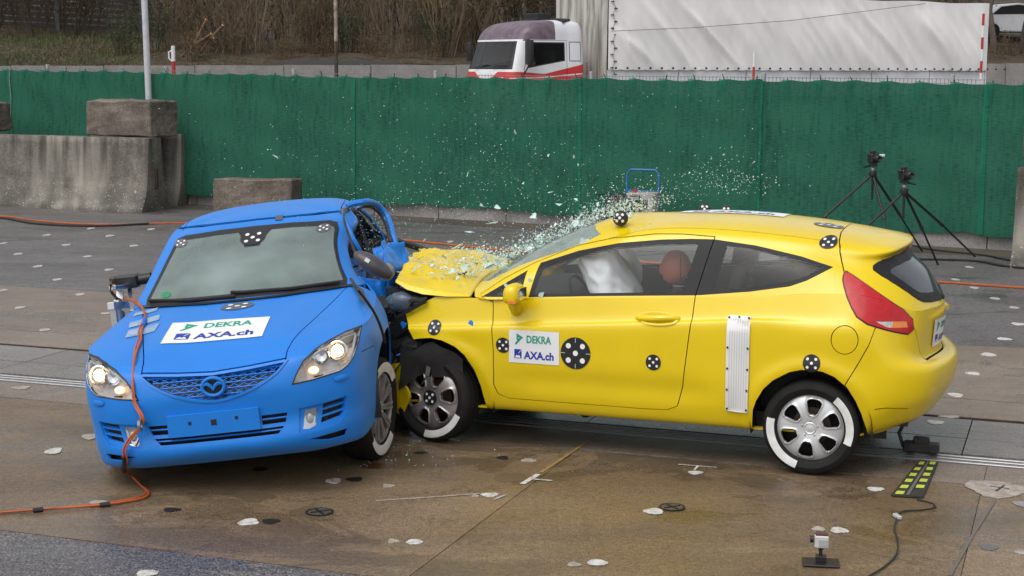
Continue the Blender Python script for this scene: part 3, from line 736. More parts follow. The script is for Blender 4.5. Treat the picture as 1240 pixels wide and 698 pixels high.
# shrubs: fans of bare stems
m_twig = mat('bare_twig', (.115, .078, .045), .85, c2=(.20, .145, .09), nscale=1.5)
m_twig2 = mat('dark_twig', (.035, .024, .015), .9, c2=(.07, .05, .03), nscale=3)
m_leafy = mat('yellowing_leaf', (.16, .12, .012), .7, c2=(.06, .075, .012), nscale=2)
m_leafg = mat('evergreen_leaf', (.025, .045, .012), .7, c2=(.045, .06, .018), nscale=2)
m_leafb = mat('withered_leaf', (.05, .026, .012), .8, c2=(.09, .05, .02), nscale=2)
def shrub_meshes(seed, h, spread, nst, mt, leaf=None, nleaf=0, thick=.016):
    rng = random.Random(seed); b = MB(); tips = []
    def twig(p, d, L, r, depth):
        pts = [p]; q = Vector(p); dd = Vector(d); k = 5 if depth == 0 else 3
        for i in range(k):
            dd = (dd+Vector((rng.uniform(-.2, .2), rng.uniform(-.2, .2), rng.uniform(-.02, .16 if depth == 0 else .08)))).normalized(); q = q+dd*L/k; pts.append(q)
        b.tube(pts, [r*(1-.75*i/k) for i in range(k+1)], 3, caps=False); tips.extend(pts[2:])
        if depth < 2:
            for i in range(1, k+1):
                for _ in range(rng.choice((1, 2)) if depth == 0 else 1):
                    e = (dd+Vector((rng.uniform(-1, 1), rng.uniform(-1, 1), rng.uniform(-.1, .8)))*.65).normalized(); twig(pts[i], e, L*rng.uniform(.22, .42), r*.5, depth+1)
    for i in range(nst):
        a = rng.uniform(0, 6.28); rr = rng.random()**.5*spread*.35; p = Vector((rr*math.cos(a), rr*math.sin(a), -.1)); tl = rng.uniform(.04, .42)
        twig(p, Vector((math.cos(a)*tl, math.sin(a)*tl, 1)).normalized(), h*rng.uniform(.55, 1), thick*rng.uniform(.7, 1.5), 0)
    me = bpy.data.meshes.new('stems'); me.from_pydata(b.v, [], b.f); me.update(); me.materials.append(mt)
    ml = None
    if nleaf:
        lb = MB()
        for _ in range(nleaf):
            p = Vector(rng.choice(tips))+Vector((rng.gauss(0, .10), rng.gauss(0, .10), rng.gauss(0, .08))); s_ = rng.uniform(.03, .065)
            u = Vector((rng.gauss(0, 1), rng.gauss(0, 1), rng.gauss(0, 1))).normalized(); w_ = u.cross(Vector((rng.gauss(0, 1), rng.gauss(0, 1), rng.gauss(0, 1)))).normalized()
            lb.add([p-u*s_, p+w_*s_*.5, p+u*s_, p-w_*s_*.5], [(0, 1, 2, 3)])
        ml = bpy.data.meshes.new('leaves'); ml.from_pydata(lb.v, [], lb.f); ml.update(); ml.materials.append(leaf)
    return me, ml
kinds = {
 'tall': [shrub_meshes(1, 4.6, 1.4, 20, m_twig, m_leafb, 120, .021), shrub_meshes(2, 4.0, 1.6, 22, m_twig, m_leafb, 120, .021), shrub_meshes(11, 4.3, 1.3, 16, m_twig, m_leafb, 90, .024)],
 'dark': [shrub_meshes(3, 4.2, 2.0, 18, m_twig2, m_leafb, 900), shrub_meshes(4, 3.6, 2.2, 18, m_twig2, m_leafb, 900)],
 'yellow': [shrub_meshes(5, 4.4, 2.0, 16, m_twig2, m_leafy, 1500)],
 'green': [shrub_meshes(6, 2.6, 1.6, 14, m_twig2, m_leafg, 1800)],
 'low': [shrub_meshes(7, 1.3, 1.6, 16, m_twig, m_leafb, 500)]}
ktext = {'tall': 'bare brown shrub with a fan of upright stems on the bank', 'dark': 'dark bare shrub with withered leaves in the hedge on the bank', 'yellow': 'shrub with yellowing leaves on the bank above the truck cab', 'green': 'small dark green shrub on the bank behind the fence', 'low': 'low brown bramble bush at the foot of the bank'}
ORD = 'first second third fourth fifth sixth seventh eighth ninth tenth eleventh twelfth thirteenth fourteenth fifteenth sixteenth'.split(); kcount = {}
def shrub(kind, px, off, sc=1.0):
    k = kcount[kind] = kcount.get(kind, -1)+1; txt = ktext[kind]
    if kind in ('tall', 'yellow', 'low', 'green') and k < 16: txt = {'tall': 'bare brown shrub with upright stems, %s from the left in the row behind the fence', 'yellow': 'shrub with yellowing leaves, %s of the yellowing row counted from the truck cab', 'low': 'low brown bramble, %s from the left at the foot of the bank', 'green': 'small dark green shrub, %s of the green ones on the bank'}[kind] % ORD[k]
    p, _ = bank_at(px, off); e = empty('shrub', p, (0, 0, random.uniform(0, 6.28)), txt, 'shrub', {'tall': 'bare brown shrubs on the bank', 'dark': 'dark shrubs on the bank', 'yellow': 'yellowing shrubs on the bank', 'green': 'green shrubs on the bank', 'low': 'low brambles on the bank'}[kind])
    e.scale = (sc, sc, sc*random.uniform(.9, 1.1)); me, ml = random.choice(kinds[kind]); link_mesh('stems', me, None, e)
    if ml: link_mesh('foliage', ml, None, e)
for px in range(215, 580, 26): shrub('tall', px+random.uniform(-9, 9), random.uniform(2.6, 4.6), random.uniform(.85, 1.1))
for px in range(-60, 680, 42): shrub('dark', px+random.uniform(-15, 15), random.uniform(6, 10), random.uniform(.95, 1.25))
for px in range(-40, 700, 45): shrub('dark', px+random.uniform(-15, 15), random.uniform(11, 16), random.uniform(1.1, 1.4))
for px in (535, 566, 598, 632, 668, 700): shrub('yellow', px, random.uniform(5, 8), random.uniform(.95, 1.15))
for px in (188, 415, 527, 150): shrub('green', px, random.uniform(2.2, 4), random.uniform(.5, .8))
for px in range(230, 560, 30): shrub('low', px+random.uniform(-12, 12), random.uniform(1.0, 2.4), random.uniform(.5, .8))
for px in range(720, 1200, 44): shrub('dark', px+random.uniform(-15, 15), random.uniform(4, 9), random.uniform(.9, 1.2))
for px in range(1205, 1330, 26): shrub('low', px, random.uniform(1.5, 4), random.uniform(.5, .8))
for px in range(1010, 1190, 48): shrub('yellow', px, random.uniform(3, 6), random.uniform(.7, .85))
# short grass on the left of the bank
gb = MB()
for _ in range(9000):
    px = random.uniform(-80, 330)*1.0; o_ = random.uniform(.3, 6.5); p, s_ = bank_at(px, o_)
    if px > 170 and random.random() < .8: continue
    h = random.uniform(.06, .2); a = random.uniform(0, 3.14); dx = Vector((math.cos(a), math.sin(a), 0))*.018; ln = Vector((random.uniform(-.06, .06), random.uniform(-.06, .06), h))
    gb.add([p-dx, p+dx, p+ln], [(0, 1, 2)])
g_ = gb.build('grass', mat('bank_grass', (.05, .085, .016), .8, c2=(.085, .075, .03), nscale=.8)); tag(g_, 'short damp grass on the left of the bank', 'grass', kind='stuff')
# pruned branches lying on the bank
m_cut = mat('cut_wood', (.50, .27, .12), .7); m_bough = mat('pruned_bough', (.16, .10, .06), .85, c2=(.10, .065, .04), nscale=6)
p, _ = bank_at(238, 1.6); cbx = empty('pruned_branch', p, (0, 0, 0), 'pruned branches with pale cut ends sticking up beside the short red and white post', 'branch')
for k, (q0, q1) in enumerate([((-.5, 0, 0), (.55, -.1, .75)), ((-.1, 0, .25), (.35, .1, 1.25)), ((.1, .05, .1), (.95, 0, 1.05)), ((.2, 0, .5), (.62, -.05, .62))]):
    q0, q1 = Vector(q0), Vector(q1); b = MB(); b.tube([q0, (q0+q1)/2+Vector((0, 0, .05)), q1], [.05, .045, .04], 7); b.build('bough', m_bough, cbx, True); b = MB(); b.tube([q1, q1+(q1-q0).normalized()*.03], .05, 8); b.build('cut_end', m_cut, cbx)
# slatted noise barrier at the left
m_slat = mat('dark_slat', (.035, .03, .026), .8, c2=(.055, .045, .036), nscale=4); m_ppost = mat('steel_post', (.10, .11, .125), .5, metal=.4)
nb = empty('slatted_barrier', label='dark slatted timber barrier with steel posts on the bank at the left', cat='fence')
pst = []
for px in (-130, -30, 72, 174, 255):
    p, s_ = bank_at(px, 8.5); pst.append(p); b = MB(); b.box((p.x, p.y, p.z+1.7), (.20, .20, 3.9), None); b.build('post', m_ppost, nb, bevel=.01)
for i in range(len(pst)-1):
    for k in range(16):
        z = .12+k*.215; a_ = pst[i]+Vector((.1, .02, z)); b_ = pst[i+1]+Vector((-.1, .02, z)); mb = MB(); mb.bar(a_, b_, .06, .155); mb.build('slat', m_slat, nb)
# ---------------------------------------------------------------- poles
m_wpole = mat('pale_pole', (.52, .53, .54), .5, c2=(.42, .43, .45), nscale=10)
p = RP(183, .24); b = MB(); b.lathe([(.062, 0), (.056, 2.2), (.05, 6.5), (0, 6.5)], 16)
fp = empty('flag_pole', p, (0, rad(-.9), 0), 'pale grey round pole standing behind the concrete blocks', 'pole'); b.build('shaft', m_wpole, fp, True)
b = MB(); b.lathe([(.075, 1.2), (.075, 1.28)], 16); b.build('collar', m_steel, fp)
p = RP(408, -1.2); rp = empty('rusty_pole', p, (0, 0, 0), 'thin rusty brown and pale pole behind the green fence', 'pole')
b = MB(); b.lathe([(.034, 0), (.034, 2.85)], 12); b.build('lower_shaft', m_rust, rp, True)
b = MB(); b.lathe([(.032, 2.85), (.030, 6.4)], 12); b.build('upper_shaft', mat('flaking_white_paint', (.42, .36, .32), .7, c2=(.16, .085, .05), nscale=7), rp, True)
m_red = mat('signal_red', (.42, .025, .025), .5); m_wht = mat('signal_white', (.7, .7, .7), .5)
def banded(px, off, z0, z1, n, r, label, name='marker_pole', first=0):
    p = RP(px, off); e = empty(name, p, label=label, cat='pole')
    for k in range(n):
        a_, b_ = z0+(z1-z0)*k/n, z0+(z1-z0)*(k+1)/n; mb = MB(); mb.lathe([(r, a_), (r, b_)]+([(0, b_)] if k == n-1 else []), 10); mb.build('red_band' if (k+first) % 2 == 0 else 'white_band', m_red if (k+first) % 2 == 0 else m_wht, e, True)
    return e
e = banded(212, -1.0, 2.22, 2.78, 2, .035, 'short red and white post with a hook beside the pale pole', first=0)
b = MB(); b.tube([(-.02, 0, 2.7), (-.08, 0, 2.66), (-.08, 0, 2.55), (-.03, 0, 2.5)], .014, 6); b.build('hook', m_wht, e)
b = MB(); b.lathe([(.03, 0), (.03, 2.22)], 8); b.build('stem', m_steel, e)
e = banded(911, -.8, 2.22, 2.66, 2, .018, 'thin red and white rod above the fence in front of the trailer'); b = MB(); b.lathe([(.018, 0), (.018, 2.22)], 8); b.build('stem', m_steel, e)
e = banded(1185, -1.4, 1.7, 3.2, 9, .019, 'tall red and white striped pole at the end of the trailer', first=0); b = MB(); b.lathe([(.019, 0), (.019, 1.7)], 8); b.build('stem', m_steel, e)
# ---------------------------------------------------------------- concrete barriers and blocks
def conc(name, c1, c2, c3):
    M = yard_mat(name, c1, c2, c3, rough=(.75, .95), grain=.3, gscale=45, patch=1.6, dark=(.045, .042, .034)); return M
m_barr = conc('weathered_concrete', (.135, .122, .10), (.19, .172, .145), (.085, .08, .064))
def barr_mat():
    M = m_barr; t = M.node_tree; b = t.nodes['Principled BSDF']; L = t.links.new; src = b.inputs['Base Color'].links[0].from_socket
    tc = t.nodes.new('ShaderNodeTexCoord')
    def nz(st, sc, det, a, b_, c=0, d=1):
        mp = t.nodes.new('ShaderNodeMapping'); mp.inputs['Scale'].default_value = st; L(tc.outputs['Object'], mp.inputs[0]); n = t.nodes.new('ShaderNodeTexNoise'); n.inputs['Scale'].default_value = sc; n.inputs['Detail'].default_value = det; L(mp.outputs[0], n.inputs['Vector']); r = t.nodes.new('ShaderNodeMapRange'); r.inputs[1].default_value = a; r.inputs[2].default_value = b_; r.inputs[3].default_value = c; r.inputs[4].default_value = d; L(n.outputs[0], r.inputs[0]); return r.outputs[0]
    sx = t.nodes.new('ShaderNodeSeparateXYZ'); L(tc.outputs['Object'], sx.inputs[0])
    def mixc(fac, c, src):
        m_ = t.nodes.new('ShaderNodeMix'); m_.data_type = 'RGBA'; L(fac, m_.inputs[0]); L(src, m_.inputs[6]); m_.inputs[7].default_value = (*c, 1); return m_.outputs[2]
    def mul(a, b_):
        m_ = t.nodes.new('ShaderNodeMath'); m_.operation = 'MULTIPLY'; L(a, m_.inputs[0]); L(b_, m_.inputs[1]); return m_.outputs[0]
    def zr(a, b_):
        r = t.nodes.new('ShaderNodeMapRange'); r.inputs[1].default_value = a; r.inputs[2].default_value = b_; L(sx.outputs[2], r.inputs[0]); return r.outputs[0]
    s = mixc(nz((1, 1, .25), .7, 4, .52, .62, 0, .7), (.36, .33, .28), src)          # big pale scraped areas
    s = mixc(mul(nz((3, 3, .18), 2.2, 5, .46, .66, 0, .95), zr(.25, 1.15)), (.045, .04, .033), s)   # run-off streaks from the top
    s = mixc(mul(nz((1, 1, 1), 2.5, 6, .38, .6, .2, .9), zr(.42, .10)), (.06, .057, .046), s)       # splashed foot
    s = mixc(mul(nz((1, 1, 1), 34, 2, .66, .70), zr(.62, .30)), (.45, .43, .40), s)               # bare chips in the foot
    L(s, b.inputs['Base Color'])
barr_mat()
m_block = conc('dark_concrete', (.105, .085, .068), (.17, .14, .115), (.062, .054, .042))
def displace(o, amt, scale, seed=0):
    from mathutils import noise
    for v_ in o.data.vertices:
        c = v_.co*scale+Vector((seed*7.3, seed*3.1, seed)); v_.co += Vector((noise.noise(c), noise.noise(c+Vector((31, 0, 0))), noise.noise(c+Vector((0, 57, 0)))))*amt
def subdiv(o, cuts):
    bm = bmesh.new(); bm.from_mesh(o.data); bmesh.ops.subdivide_edges(bm, edges=bm.edges, cuts=cuts, use_grid_fill=True); bm.to_mesh(o.data); bm.free()
JP = [(-.41, 0), (-.40, .05), (-.335, .16), (-.275, .32), (-.235, .5), (-.205, .8), (-.175, 1.22), (.175, 1.22), (.205, .8), (.235, .5), (.275, .32), (.335, .16), (.40, .05), (.41, 0)]
def barrier(name, a, b, label, h=1.0, wd=1.0, slot=True):
    a, b = Vector(a), Vector(b); d = (b-a); Ln = d.length; yaw = math.atan2(d.y, d.x)
    e = empty(name, a, (0, 0, yaw), label, 'barrier')
    n = int(Ln/.12)+1; V = []; F = []; k = len(JP); P = []
    for i in range(k):
        P.append(JP[i])
    # refine the profile
    Q = []
    for i in range(k-1):
        for j in range(4): Q.append((P[i][0]+(P[i+1][0]-P[i][0])*j/4, P[i][1]+(P[i+1][1]-P[i][1])*j/4))
    Q.append(P[-1]); k = len(Q)
    for i in range(n+1):
        for y, z in Q: V.append((Ln*i/n, y*wd, z*h))
    for i in range(n):
        for j in range(k-1): F.append((i*k+j, i*k+j+1, (i+1)*k+j+1, (i+1)*k+j))
    F.append(tuple(range(k))); F.append(tuple(range(n*k, n*k+k))[::-1])
    o = pyobj('wall_body', V, F, m_barr, e); bm = bmesh.new(); bm.from_mesh(o.data); bmesh.ops.recalc_face_normals(bm, faces=bm.faces); bm.to_mesh(o.data); bm.free(); displace(o, .008, 1.2, 3); displace(o, .004, 11, 5); o.data.polygons.foreach_set('use_smooth', [len(p_.vertices) == 4 for p_ in o.data.polygons])
    if slot:
        mb = MB(); mb.box((Ln+.012, 0, .55*h), (.05, .07, .34)); mb.build('coupling', m_rust, e, bevel=.01)
    return e
p1 = G(192, 256.5); p0 = G(-160, 240.5)
barrier('concrete_barrier', p0+Vector((0, .1, 0)), p1+Vector((-.06, .12, 0)), 'long stained concrete barrier wall at the left in front of the netting')
q1 = G(231, 249); barrier('concrete_barrier', q1+Vector((-1.75, .42, 0)), q1+Vector((-.09, .10, 0)), 'second concrete barrier end standing behind the long barrier', h=1.02)
r0 = G(1216, 323); barrier('concrete_barrier', r0+Vector((.20, .22, 0)), r0+Vector((3.2, -1.2, 0)), 'concrete barrier standing at the right edge beside the tripods', h=1.0, slot=False)
def block(name, c, size, yaw, label, ledge=False, seed=1):
    e = empty(name, c, (0, 0, yaw), label, 'concrete block')
    mb = MB(); mb.box((0, 0, size[2]/2), size); o = mb.build('block_body', m_block, e, bevel=.02); subdiv(o, 6); displace(o, .035, 2.5, seed); displace(o, .015, 9, seed+3)
    if ledge:
        mb = MB(); mb.box((size[0]*.13, -size[1]*.12, -.07), (size[0]*.62, size[1]*.8, .16)); o = mb.build('foot', m_block, e, bevel=.015); subdiv(o, 3); displace(o, .015, 5, seed)
    return e
pm = D(157, 140, 26.7); block('concrete_block', (pm.x, pm.y+.15, 1.235), (1.35, .75, .60), rad(-24), 'big rough concrete block lying on top of the barriers', False, 2)
pb = G(311, 264); block('concrete_block', (pb.x, pb.y+.2, 0), (1.32, .55, .62), rad(-12), 'brown concrete block on the ground behind the blue car roof', seed=4)
pl = D(-30, 140, 28.2); block('concrete_block', (pl.x, pl.y, 1.25), (1.1, .6, .50), rad(-20), 'concrete block on the barrier cut off by the left picture edge', seed=6)
pr = D(1266, 160, 18.9); block('concrete_block', (pr.x+.12, pr.y-.1, 1.39), (.62, .5, .40), rad(25), 'dark concrete block on the barrier at the right picture edge', True, seed=8)
# ---------------------------------------------------------------- lorry on the road behind the fence
m_tarp = mat('grey_white_tarpaulin', (.86, .835, .81), .6, c2=(.76, .735, .71), nscale=1.2, bump=.25, bscale=1.4, stretch=(1.3, 1, .5))
m_tarpf = mat('stained_tarpaulin', (.50, .48, .45), .65, c2=(.20, .185, .155), nscale=1.6, namt=(.42, .62), stretch=(1, 3.2, .35))
m_cabw = mat('cab_white_paint', (.70, .70, .72), .35, c2=(.62, .62, .64), nscale=3)
m_cabr = mat('cab_red_paint', (.52, .03, .03), .4)
m_cabp = mat('cab_purple_paint', (.095, .06, .085), .4, c2=(.17, .13, .15), nscale=5)
m_cabdark = mat('cab_interior', (.012, .012, .014), .8)
m_cglass = glass_mat('cab_glass', (.85, .87, .87), .05, spec_ior=1.4)
m_wsglass = glass_mat('cab_windscreen_glass', (.30, .31, .31), .04, spec_ior=1.9, dust_haze=((.2, .2, .2), .05, 3))
TY = rad(210); TP = Vector((2.45, 41.0, .36))
def tw(x, y, z=0): c, s = math.cos(TY), math.sin(TY); return TP+Vector((c*x-s*y, s*x+c*y, z))
# trailer ------------------------------------------------------
LT = 13.75; W2 = 2.5; ZB, ZT = 2.0, 3.99
tr = empty('trailer', TP, (0, 0, TY), 'long articulated trailer with a pale wrinkled tarpaulin cover and white side boards', 'trailer')
def tarp_side(y, sgn):
    nx, nz = 320, 22; V = []; F = []
    from mathutils import noise
    for i in range(nx+1):
        for j in range(nz+1):
            x = -LT*i/nx; v = j/nz; z = ZB+(ZT-ZB)*v+(.015*math.sin(x*2.2) if j == nz else 0)
            u = x*.9-z*.75                        # slanting folds
            d = .09*noise.noise((u*1.1, z*.22, 1))+.11*max(0, 1-3.2*abs(noise.noise((u*.95+.3*math.sin(z), z*.18, 7))))**1.5+.05*max(0, 1-3*abs(noise.noise((u*2.1, z*.3, 2))))+.008*math.sin(x*5.1)*(1-v)
            V.append((x, y+sgn*(.05+d*(.4+.6*math.sin(math.pi*min(1, v*1.1)))*min(1, (-x)/.6, (LT+x)/.3)), z-(.02*abs(math.sin(x*math.pi/.38)) if j == 0 else 0)))
    for i in range(nx):
        for j in range(nz): F.append((i*(nz+1)+j, i*(nz+1)+j+1, (i+1)*(nz+1)+j+1, (i+1)*(nz+1)+j))
    return V, F
V, F = tarp_side(0, 1); pyobj('side_tarpaulin', V, F, m_tarp, tr, True)
V, F = tarp_side(-W2, -1); pyobj('side_tarpaulin', V, F, m_tarp, tr, True)
mb = MB(); nn = 24
for i in range(nn+1):
    y = .02-(W2+.04)*i/nn
    for z in (1.35, 2.2, 3.0, ZT): mb.v.append((.02+.012*math.sin(y*7+z), y, z))
for i in range(nn):
    for j in range(3): mb.f.append((i*4+j, i*4+j+1, i*4+j+5, i*4+j+4))
mb.build('front_tarpaulin', m_tarpf, tr, True)
mb = MB(); mb.add([(.02, .03, ZT-.005), (.02, -W2-.03, ZT-.005), (-LT, -W2-.03, ZT-.005), (-LT, .03, ZT-.005), (.02, -W2/2, ZT+.06), (-LT, -W2/2, ZT+.06)], [(0, 4, 5, 3), (4, 1, 2, 5), (0, 1, 4), (3, 5, 2)]); mb.build('roof_tarpaulin', m_tarp, tr)
mb = MB(); mb.box((-LT-.03, -W2/2, 2.6), (.05, W2, 2.75)); mb.build('rear_door', m_cabw, tr)
for k in range(6):
    mb = MB(); x0 = -LT*k/6-.02; x1 = -LT*(k+1)/6+.02; mb.box(((x0+x1)/2, -.015, 1.62), (x0-x1, .05, .70)); mb.build('side_board', m_cabw, tr, bevel=.01)
mb = MB(); mb.box((-LT/2, -W2/2, 1.18), (LT, W2-.1, .22)); mb.build('chassis', m_black, tr)
mb = MB()
for k in range(40): mb.blob((-.18-k*.365, .15, 2.035), (.04, .03, .032), 6, 4)
mb.build('tarpaulin_eyelets', m_dark, tr)
pts = [(-.03+.05*(1 if k % 2 else -1)-.12, .09, ZT-.08-k*.17) for k in range(13)]
mb = MB(); mb.tube(pts, .006, 4); mb.build('lacing_cord', m_dark, tr)
mb = MB()
for q in pts: mb.box(q, (.09, .03, .025))
mb.build('lacing_hooks', m_dark, tr)
mb = MB(); mb.tube([(-.02, .16, 2.98), (-2.5, .22, 3.1), (-6, .22, 3.36), (-11, .18, 3.93)], .007, 5); mb.build('strap_line', m_dark, tr)
def twheel(par, x, y, r=.50, w_=.3):
    M = Matrix.Translation((x, y, r)) @ Matrix.Rotation(rad(-90), 4, 'X')
    mb = MB(); mb.lathe([(.0, .05), (r*.55, .05), (r*.58, w_/2), (r*.9, w_/2), (r, w_/2-.04), (r, -w_/2+.04), (r*.9, -w_/2), (0, -w_/2)], 24, M); return mb.build('wheel', m_rubber, par, True)
for x in (-9.4, -10.75, -12.1):
    for y in (-.25, -2.25): twheel(tr, x, y)
# cab ----------------------------------------------------------
cb = empty('truck_cab', TP, (0, 0, TY), 'white and red lorry cab with a purple sun visor front and dark windscreen', 'truck')
X0, X1 = .66, 2.62
rings = []
def cabring(z, xf, xr, ins, rf=.28):
    """half ring from front centre to rear centre, left side"""
    yb = W2/2-ins
    return [(xf, 0, z), (xf-.015, yb*.55, z), (xf-.05, yb-rf*.7, z), (xf-.16, yb-.06, z), (xf-.34, yb, z), (xf-.9, yb, z), (xr+.5, yb, z), (xr+.10, yb, z), (xr, yb-.10, z), (xr, yb*.4, z), (xr, 0, z)]
for z, xf, xr, ins in [(.55, 2.90, .68, .02), (1.45, 2.94, .68, 0), (1.88, 2.92, .67, 0), (1.95, 2.90, .67, 0), (2.35, 2.77, .67, .02), (2.70, 2.66, .68, .045), (2.76, 2.64, .68, .05), (3.0, 2.48, .70, .075), (3.15, 2.24, .74, .13), (3.22, 1.90, .84, .25)]: rings.append(cabring(z, xf, xr, ins))
rings.append([(1.45, 0, 3.26)]+[(1.45-.06*k, 0, 3.265) for k in range(1, 11)])
CS = Shell(); CS.add_grid(grid_spline(rings, .07, .07, (True, True), (False, True)), (1.6, 0, 1.8)); CS.weld()
fr = lambda c, n: n.x > .35 and c.x > 1.7
CS.cut([(-1.14, 1.99), (1.14, 1.99), (1.05, 2.70), (-1.05, 2.70)], 'x', 'ws_frame', fr)
CS.cut([(-1.09, 2.03), (1.09, 2.03), (1.01, 2.67), (-1.01, 2.67)], 'x', 'windscreen', fr)
sd_ = lambda c, n: abs(n.y) > .4 and abs(c.y) > .7
CS.cut([(1.28, 2.21), (2.42, 2.02), (2.24, 2.68), (1.28, 2.68)], 'y', 'door_frame', sd_)
CS.cut([(1.31, 2.24), (2.38, 2.06), (2.22, 2.65), (1.31, 2.65)], 'y', 'door_glass', sd_)
CS.cut([(.80, 2.20), (1.15, 2.20), (1.15, 2.70), (.80, 2.70)], 'y', 'win_frame', sd_)
CS.cut([(.82, 2.22), (1.13, 2.22), (1.13, 2.68), (.82, 2.68)], 'y', 'side_panel', sd_)
CS.cut([(1.22, .9), (2.32, .9), (2.33, 2.0), (2.1, 2.72), (1.22, 2.72)], 'y', 'x', sd_, ('nothing',))
CS.gap([(1.22, 1.0), (1.22, 2.73), (2.28, 2.73), (2.50, 2.0), (2.52, 1.0)], 'y', .018, sd_)
CS.cut([(1.55, 2.745), (3.5, 2.745), (3.5, 3.3), (1.55, 3.3)], 'y', 'visor', None, ('body',))
CS.cut([(.4, 1.60), (2.4, 1.60), (3.5, 1.60), (3.5, 1.93), (2.6, 1.93), (1.9, 1.88), (.4, 2.20)], 'y', 'red', None, ('body',))
CS.cut([(.4, 1.90), (2.0, 1.775), (3.0, 1.755), (3.0, 1.775), (2.0, 1.80), (.4, 1.935)], 'y', 'white', lambda c, n: abs(n.y) > .5, ('red',))
CS.cut([(-.62, 1.94), (0, 1.6), (.62, 1.94)], 'x', 'white', fr, ('red',))
CS.extract('cab_body', ['body', 'white'], m_cabw, cb); CS.extract('red_band', 'red', m_cabr, cb); CS.extract('sun_visor', 'visor', m_cabp, cb)
CS.extract('windscreen_seal', 'ws_frame', m_black, cb); CS.extract('windscreen', 'windscreen', m_wsglass, cb, rim=0); 
for cnd in ((lambda c: c.y > 0), (lambda c: c.y < 0)): CS.extract('door_window_seal', 'door_frame', m_black, cb, cond=cnd); CS.extract('panel_seal', 'win_frame', m_black, cb, cond=cnd); CS.extract('door_window', 'door_glass', m_cglass, cb, rim=0, cond=cnd); CS.extract('side_panel', 'side_panel', m_cabw, cb, cond=cnd)
lining(CS.grids, .05, lambda p: p[2] < 2.02 or p[2] > 2.72 or p[0] < 1.25, 'cab_lining', m_cabdark, cb)
cbv = CS.bvh(); c_ = caster(cbv, 'y', 1, .006)
wrap_text('number_lettering', '12·19', c_, [(1.72, 1.64), (1.42, 1.64), (1.42, 1.74), (1.72, 1.74)], (0, 1, 0, 1), m_white, cb, extra=.004)
c_ = caster(cbv, 'x', 1, .006)
wrap_poly('front_lettering', c_, [(.62, 1.72), (1.0, 1.72), (1.0, 1.80), (.62, 1.80)], [[(.02, .1), (.2, .1), (.2, .9), (.02, .9)], [(.28, .1), (.48, .1), (.48, .9), (.28, .9)], [(.55, .1), (.75, .1), (.75, .9), (.55, .9)]], m_white, cb, .004)
for sg in (1,):
    mb = MB(); mb.box((2.50, 1.50, 2.42), (.10, .30, .62)); mb.build('wing_mirror', m_black, cb, True, .03, 2)
    mb = MB(); mb.tube([(2.52, 1.24, 2.72), (2.50, 1.5, 2.74), (2.50, 1.5, 2.1), (2.54, 1.3, 1.86), (2.56, 1.24, 1.84)], .018, 6); mb.build('mirror_arm', m_black, cb)
mb = MB(); mb.box((2.62, -1.42, 2.45), (.09, .22, .5)); mb.build('wing_mirror', m_black, cb, True, .03, 2)
for y0 in (-.55, .35):
    mb = MB(); mb.tube([(2.94, y0, 2.02), (2.90, y0+.25, 2.09), (2.89, y0+.62, 2.10)], .014, 5); mb.build('wiper', m_black, cb)
mb = MB(); mb.box((1.30, -.1, 3.36), (.42, .62, .16)); mb.build('roof_hatch', m_black, cb, bevel=.02)
mb = MB(); mb.box((1.3, 0, .45), (2.5, 2.2, .5)); mb.build('chassis', m_black, cb)
for x in (1.9, -1.2):
    for y in (1.05, -1.05): twheel(cb, x, y)
cb.location = tw(0, -W2/2)
mb = MB(); mb.box((.78, 0, 1.5), (.1, 2.2, 1.2)); mb.build('rear_wall_lining', m_cabdark, cb)
# driver, seen through the side window
m_skin = mat('skin', (.42, .22, .15), .55); m_hair = mat('dark_hair', (.03, .02, .015), .7); m_jkt = mat('dark_jacket', (.012, .014, .03), .8)
dv = empty('person', tw(1.86, -.58, 1.42), (0, 0, TY), 'lorry driver in a dark jacket seen through the cab side window', 'person')
def skin_body(name, verts, edges, radii, mt, parent, sub=2):
    me = bpy.data.meshes.new(name); me.from_pydata(verts, edges, []); me.update(); o = link_mesh(name, me, mt, parent)
    md = o.modifiers.new('skin', 'SKIN'); md.use_smooth_shade = True
    for v_, r in zip(me.skin_vertices[0].data, radii): v_.radius = r if isinstance(r, tuple) else (r, r)
    me.skin_vertices[0].data[0].use_root = True
    o.modifiers.new('sub', 'SUBSURF').levels = sub; o.modifiers['sub'].render_levels = sub; return o
skin_body('jacket', [(0, 0, 0), (0, 0, .3), (.02, 0, .52), (.02, .2, .5), (.1, .27, .25), (.36, .2, .2), (.02, -.2, .5), (.1, -.27, .25), (.36, -.2, .2), (.03, 0, .6)], [(0, 1), (1, 2), (2, 3), (3, 4), (4, 5), (2, 6), (6, 7), (7, 8), (2, 9)], [.17, .18, .15, .085, .065, .05, .085, .065, .05, .06], m_jkt, dv)
mb = MB(); mb.blob((.06, 0, .76), (.095, .078, .125), 14, 10); mb.blob((.16, 0, .75), (.022, .016, .03), 8, 6)
for sg in (1, -1): mb.blob((.05, .08*sg, .75), (.018, .012, .03), 6, 5)
mb.tube([(.03, 0, .58), (.045, 0, .68)], .05, 10); mb.build('head', m_skin, dv, True)
mb = MB(); mb.blob((.04, 0, .80), (.105, .088, .10), 14, 8); mb.build('hair', m_hair, dv, True)
mb = MB(); mb.lathe([(.21, 0), (.225, .015), (.24, 0), (.225, -.015)], 24, Matrix.Translation(Vector((2.28, .5, 1.98))) @ Matrix.Rotation(rad(-35), 4, 'Y'), close=True); mb.build('steering_wheel', m_black, cb)
mb = MB(); mb.box((1.5, .5, 1.75), (.5, .55, .25)); mb.box((1.28, .5, 2.1), (.16, .5, .75)); mb.build('seat', m_dark, cb, bevel=.05)
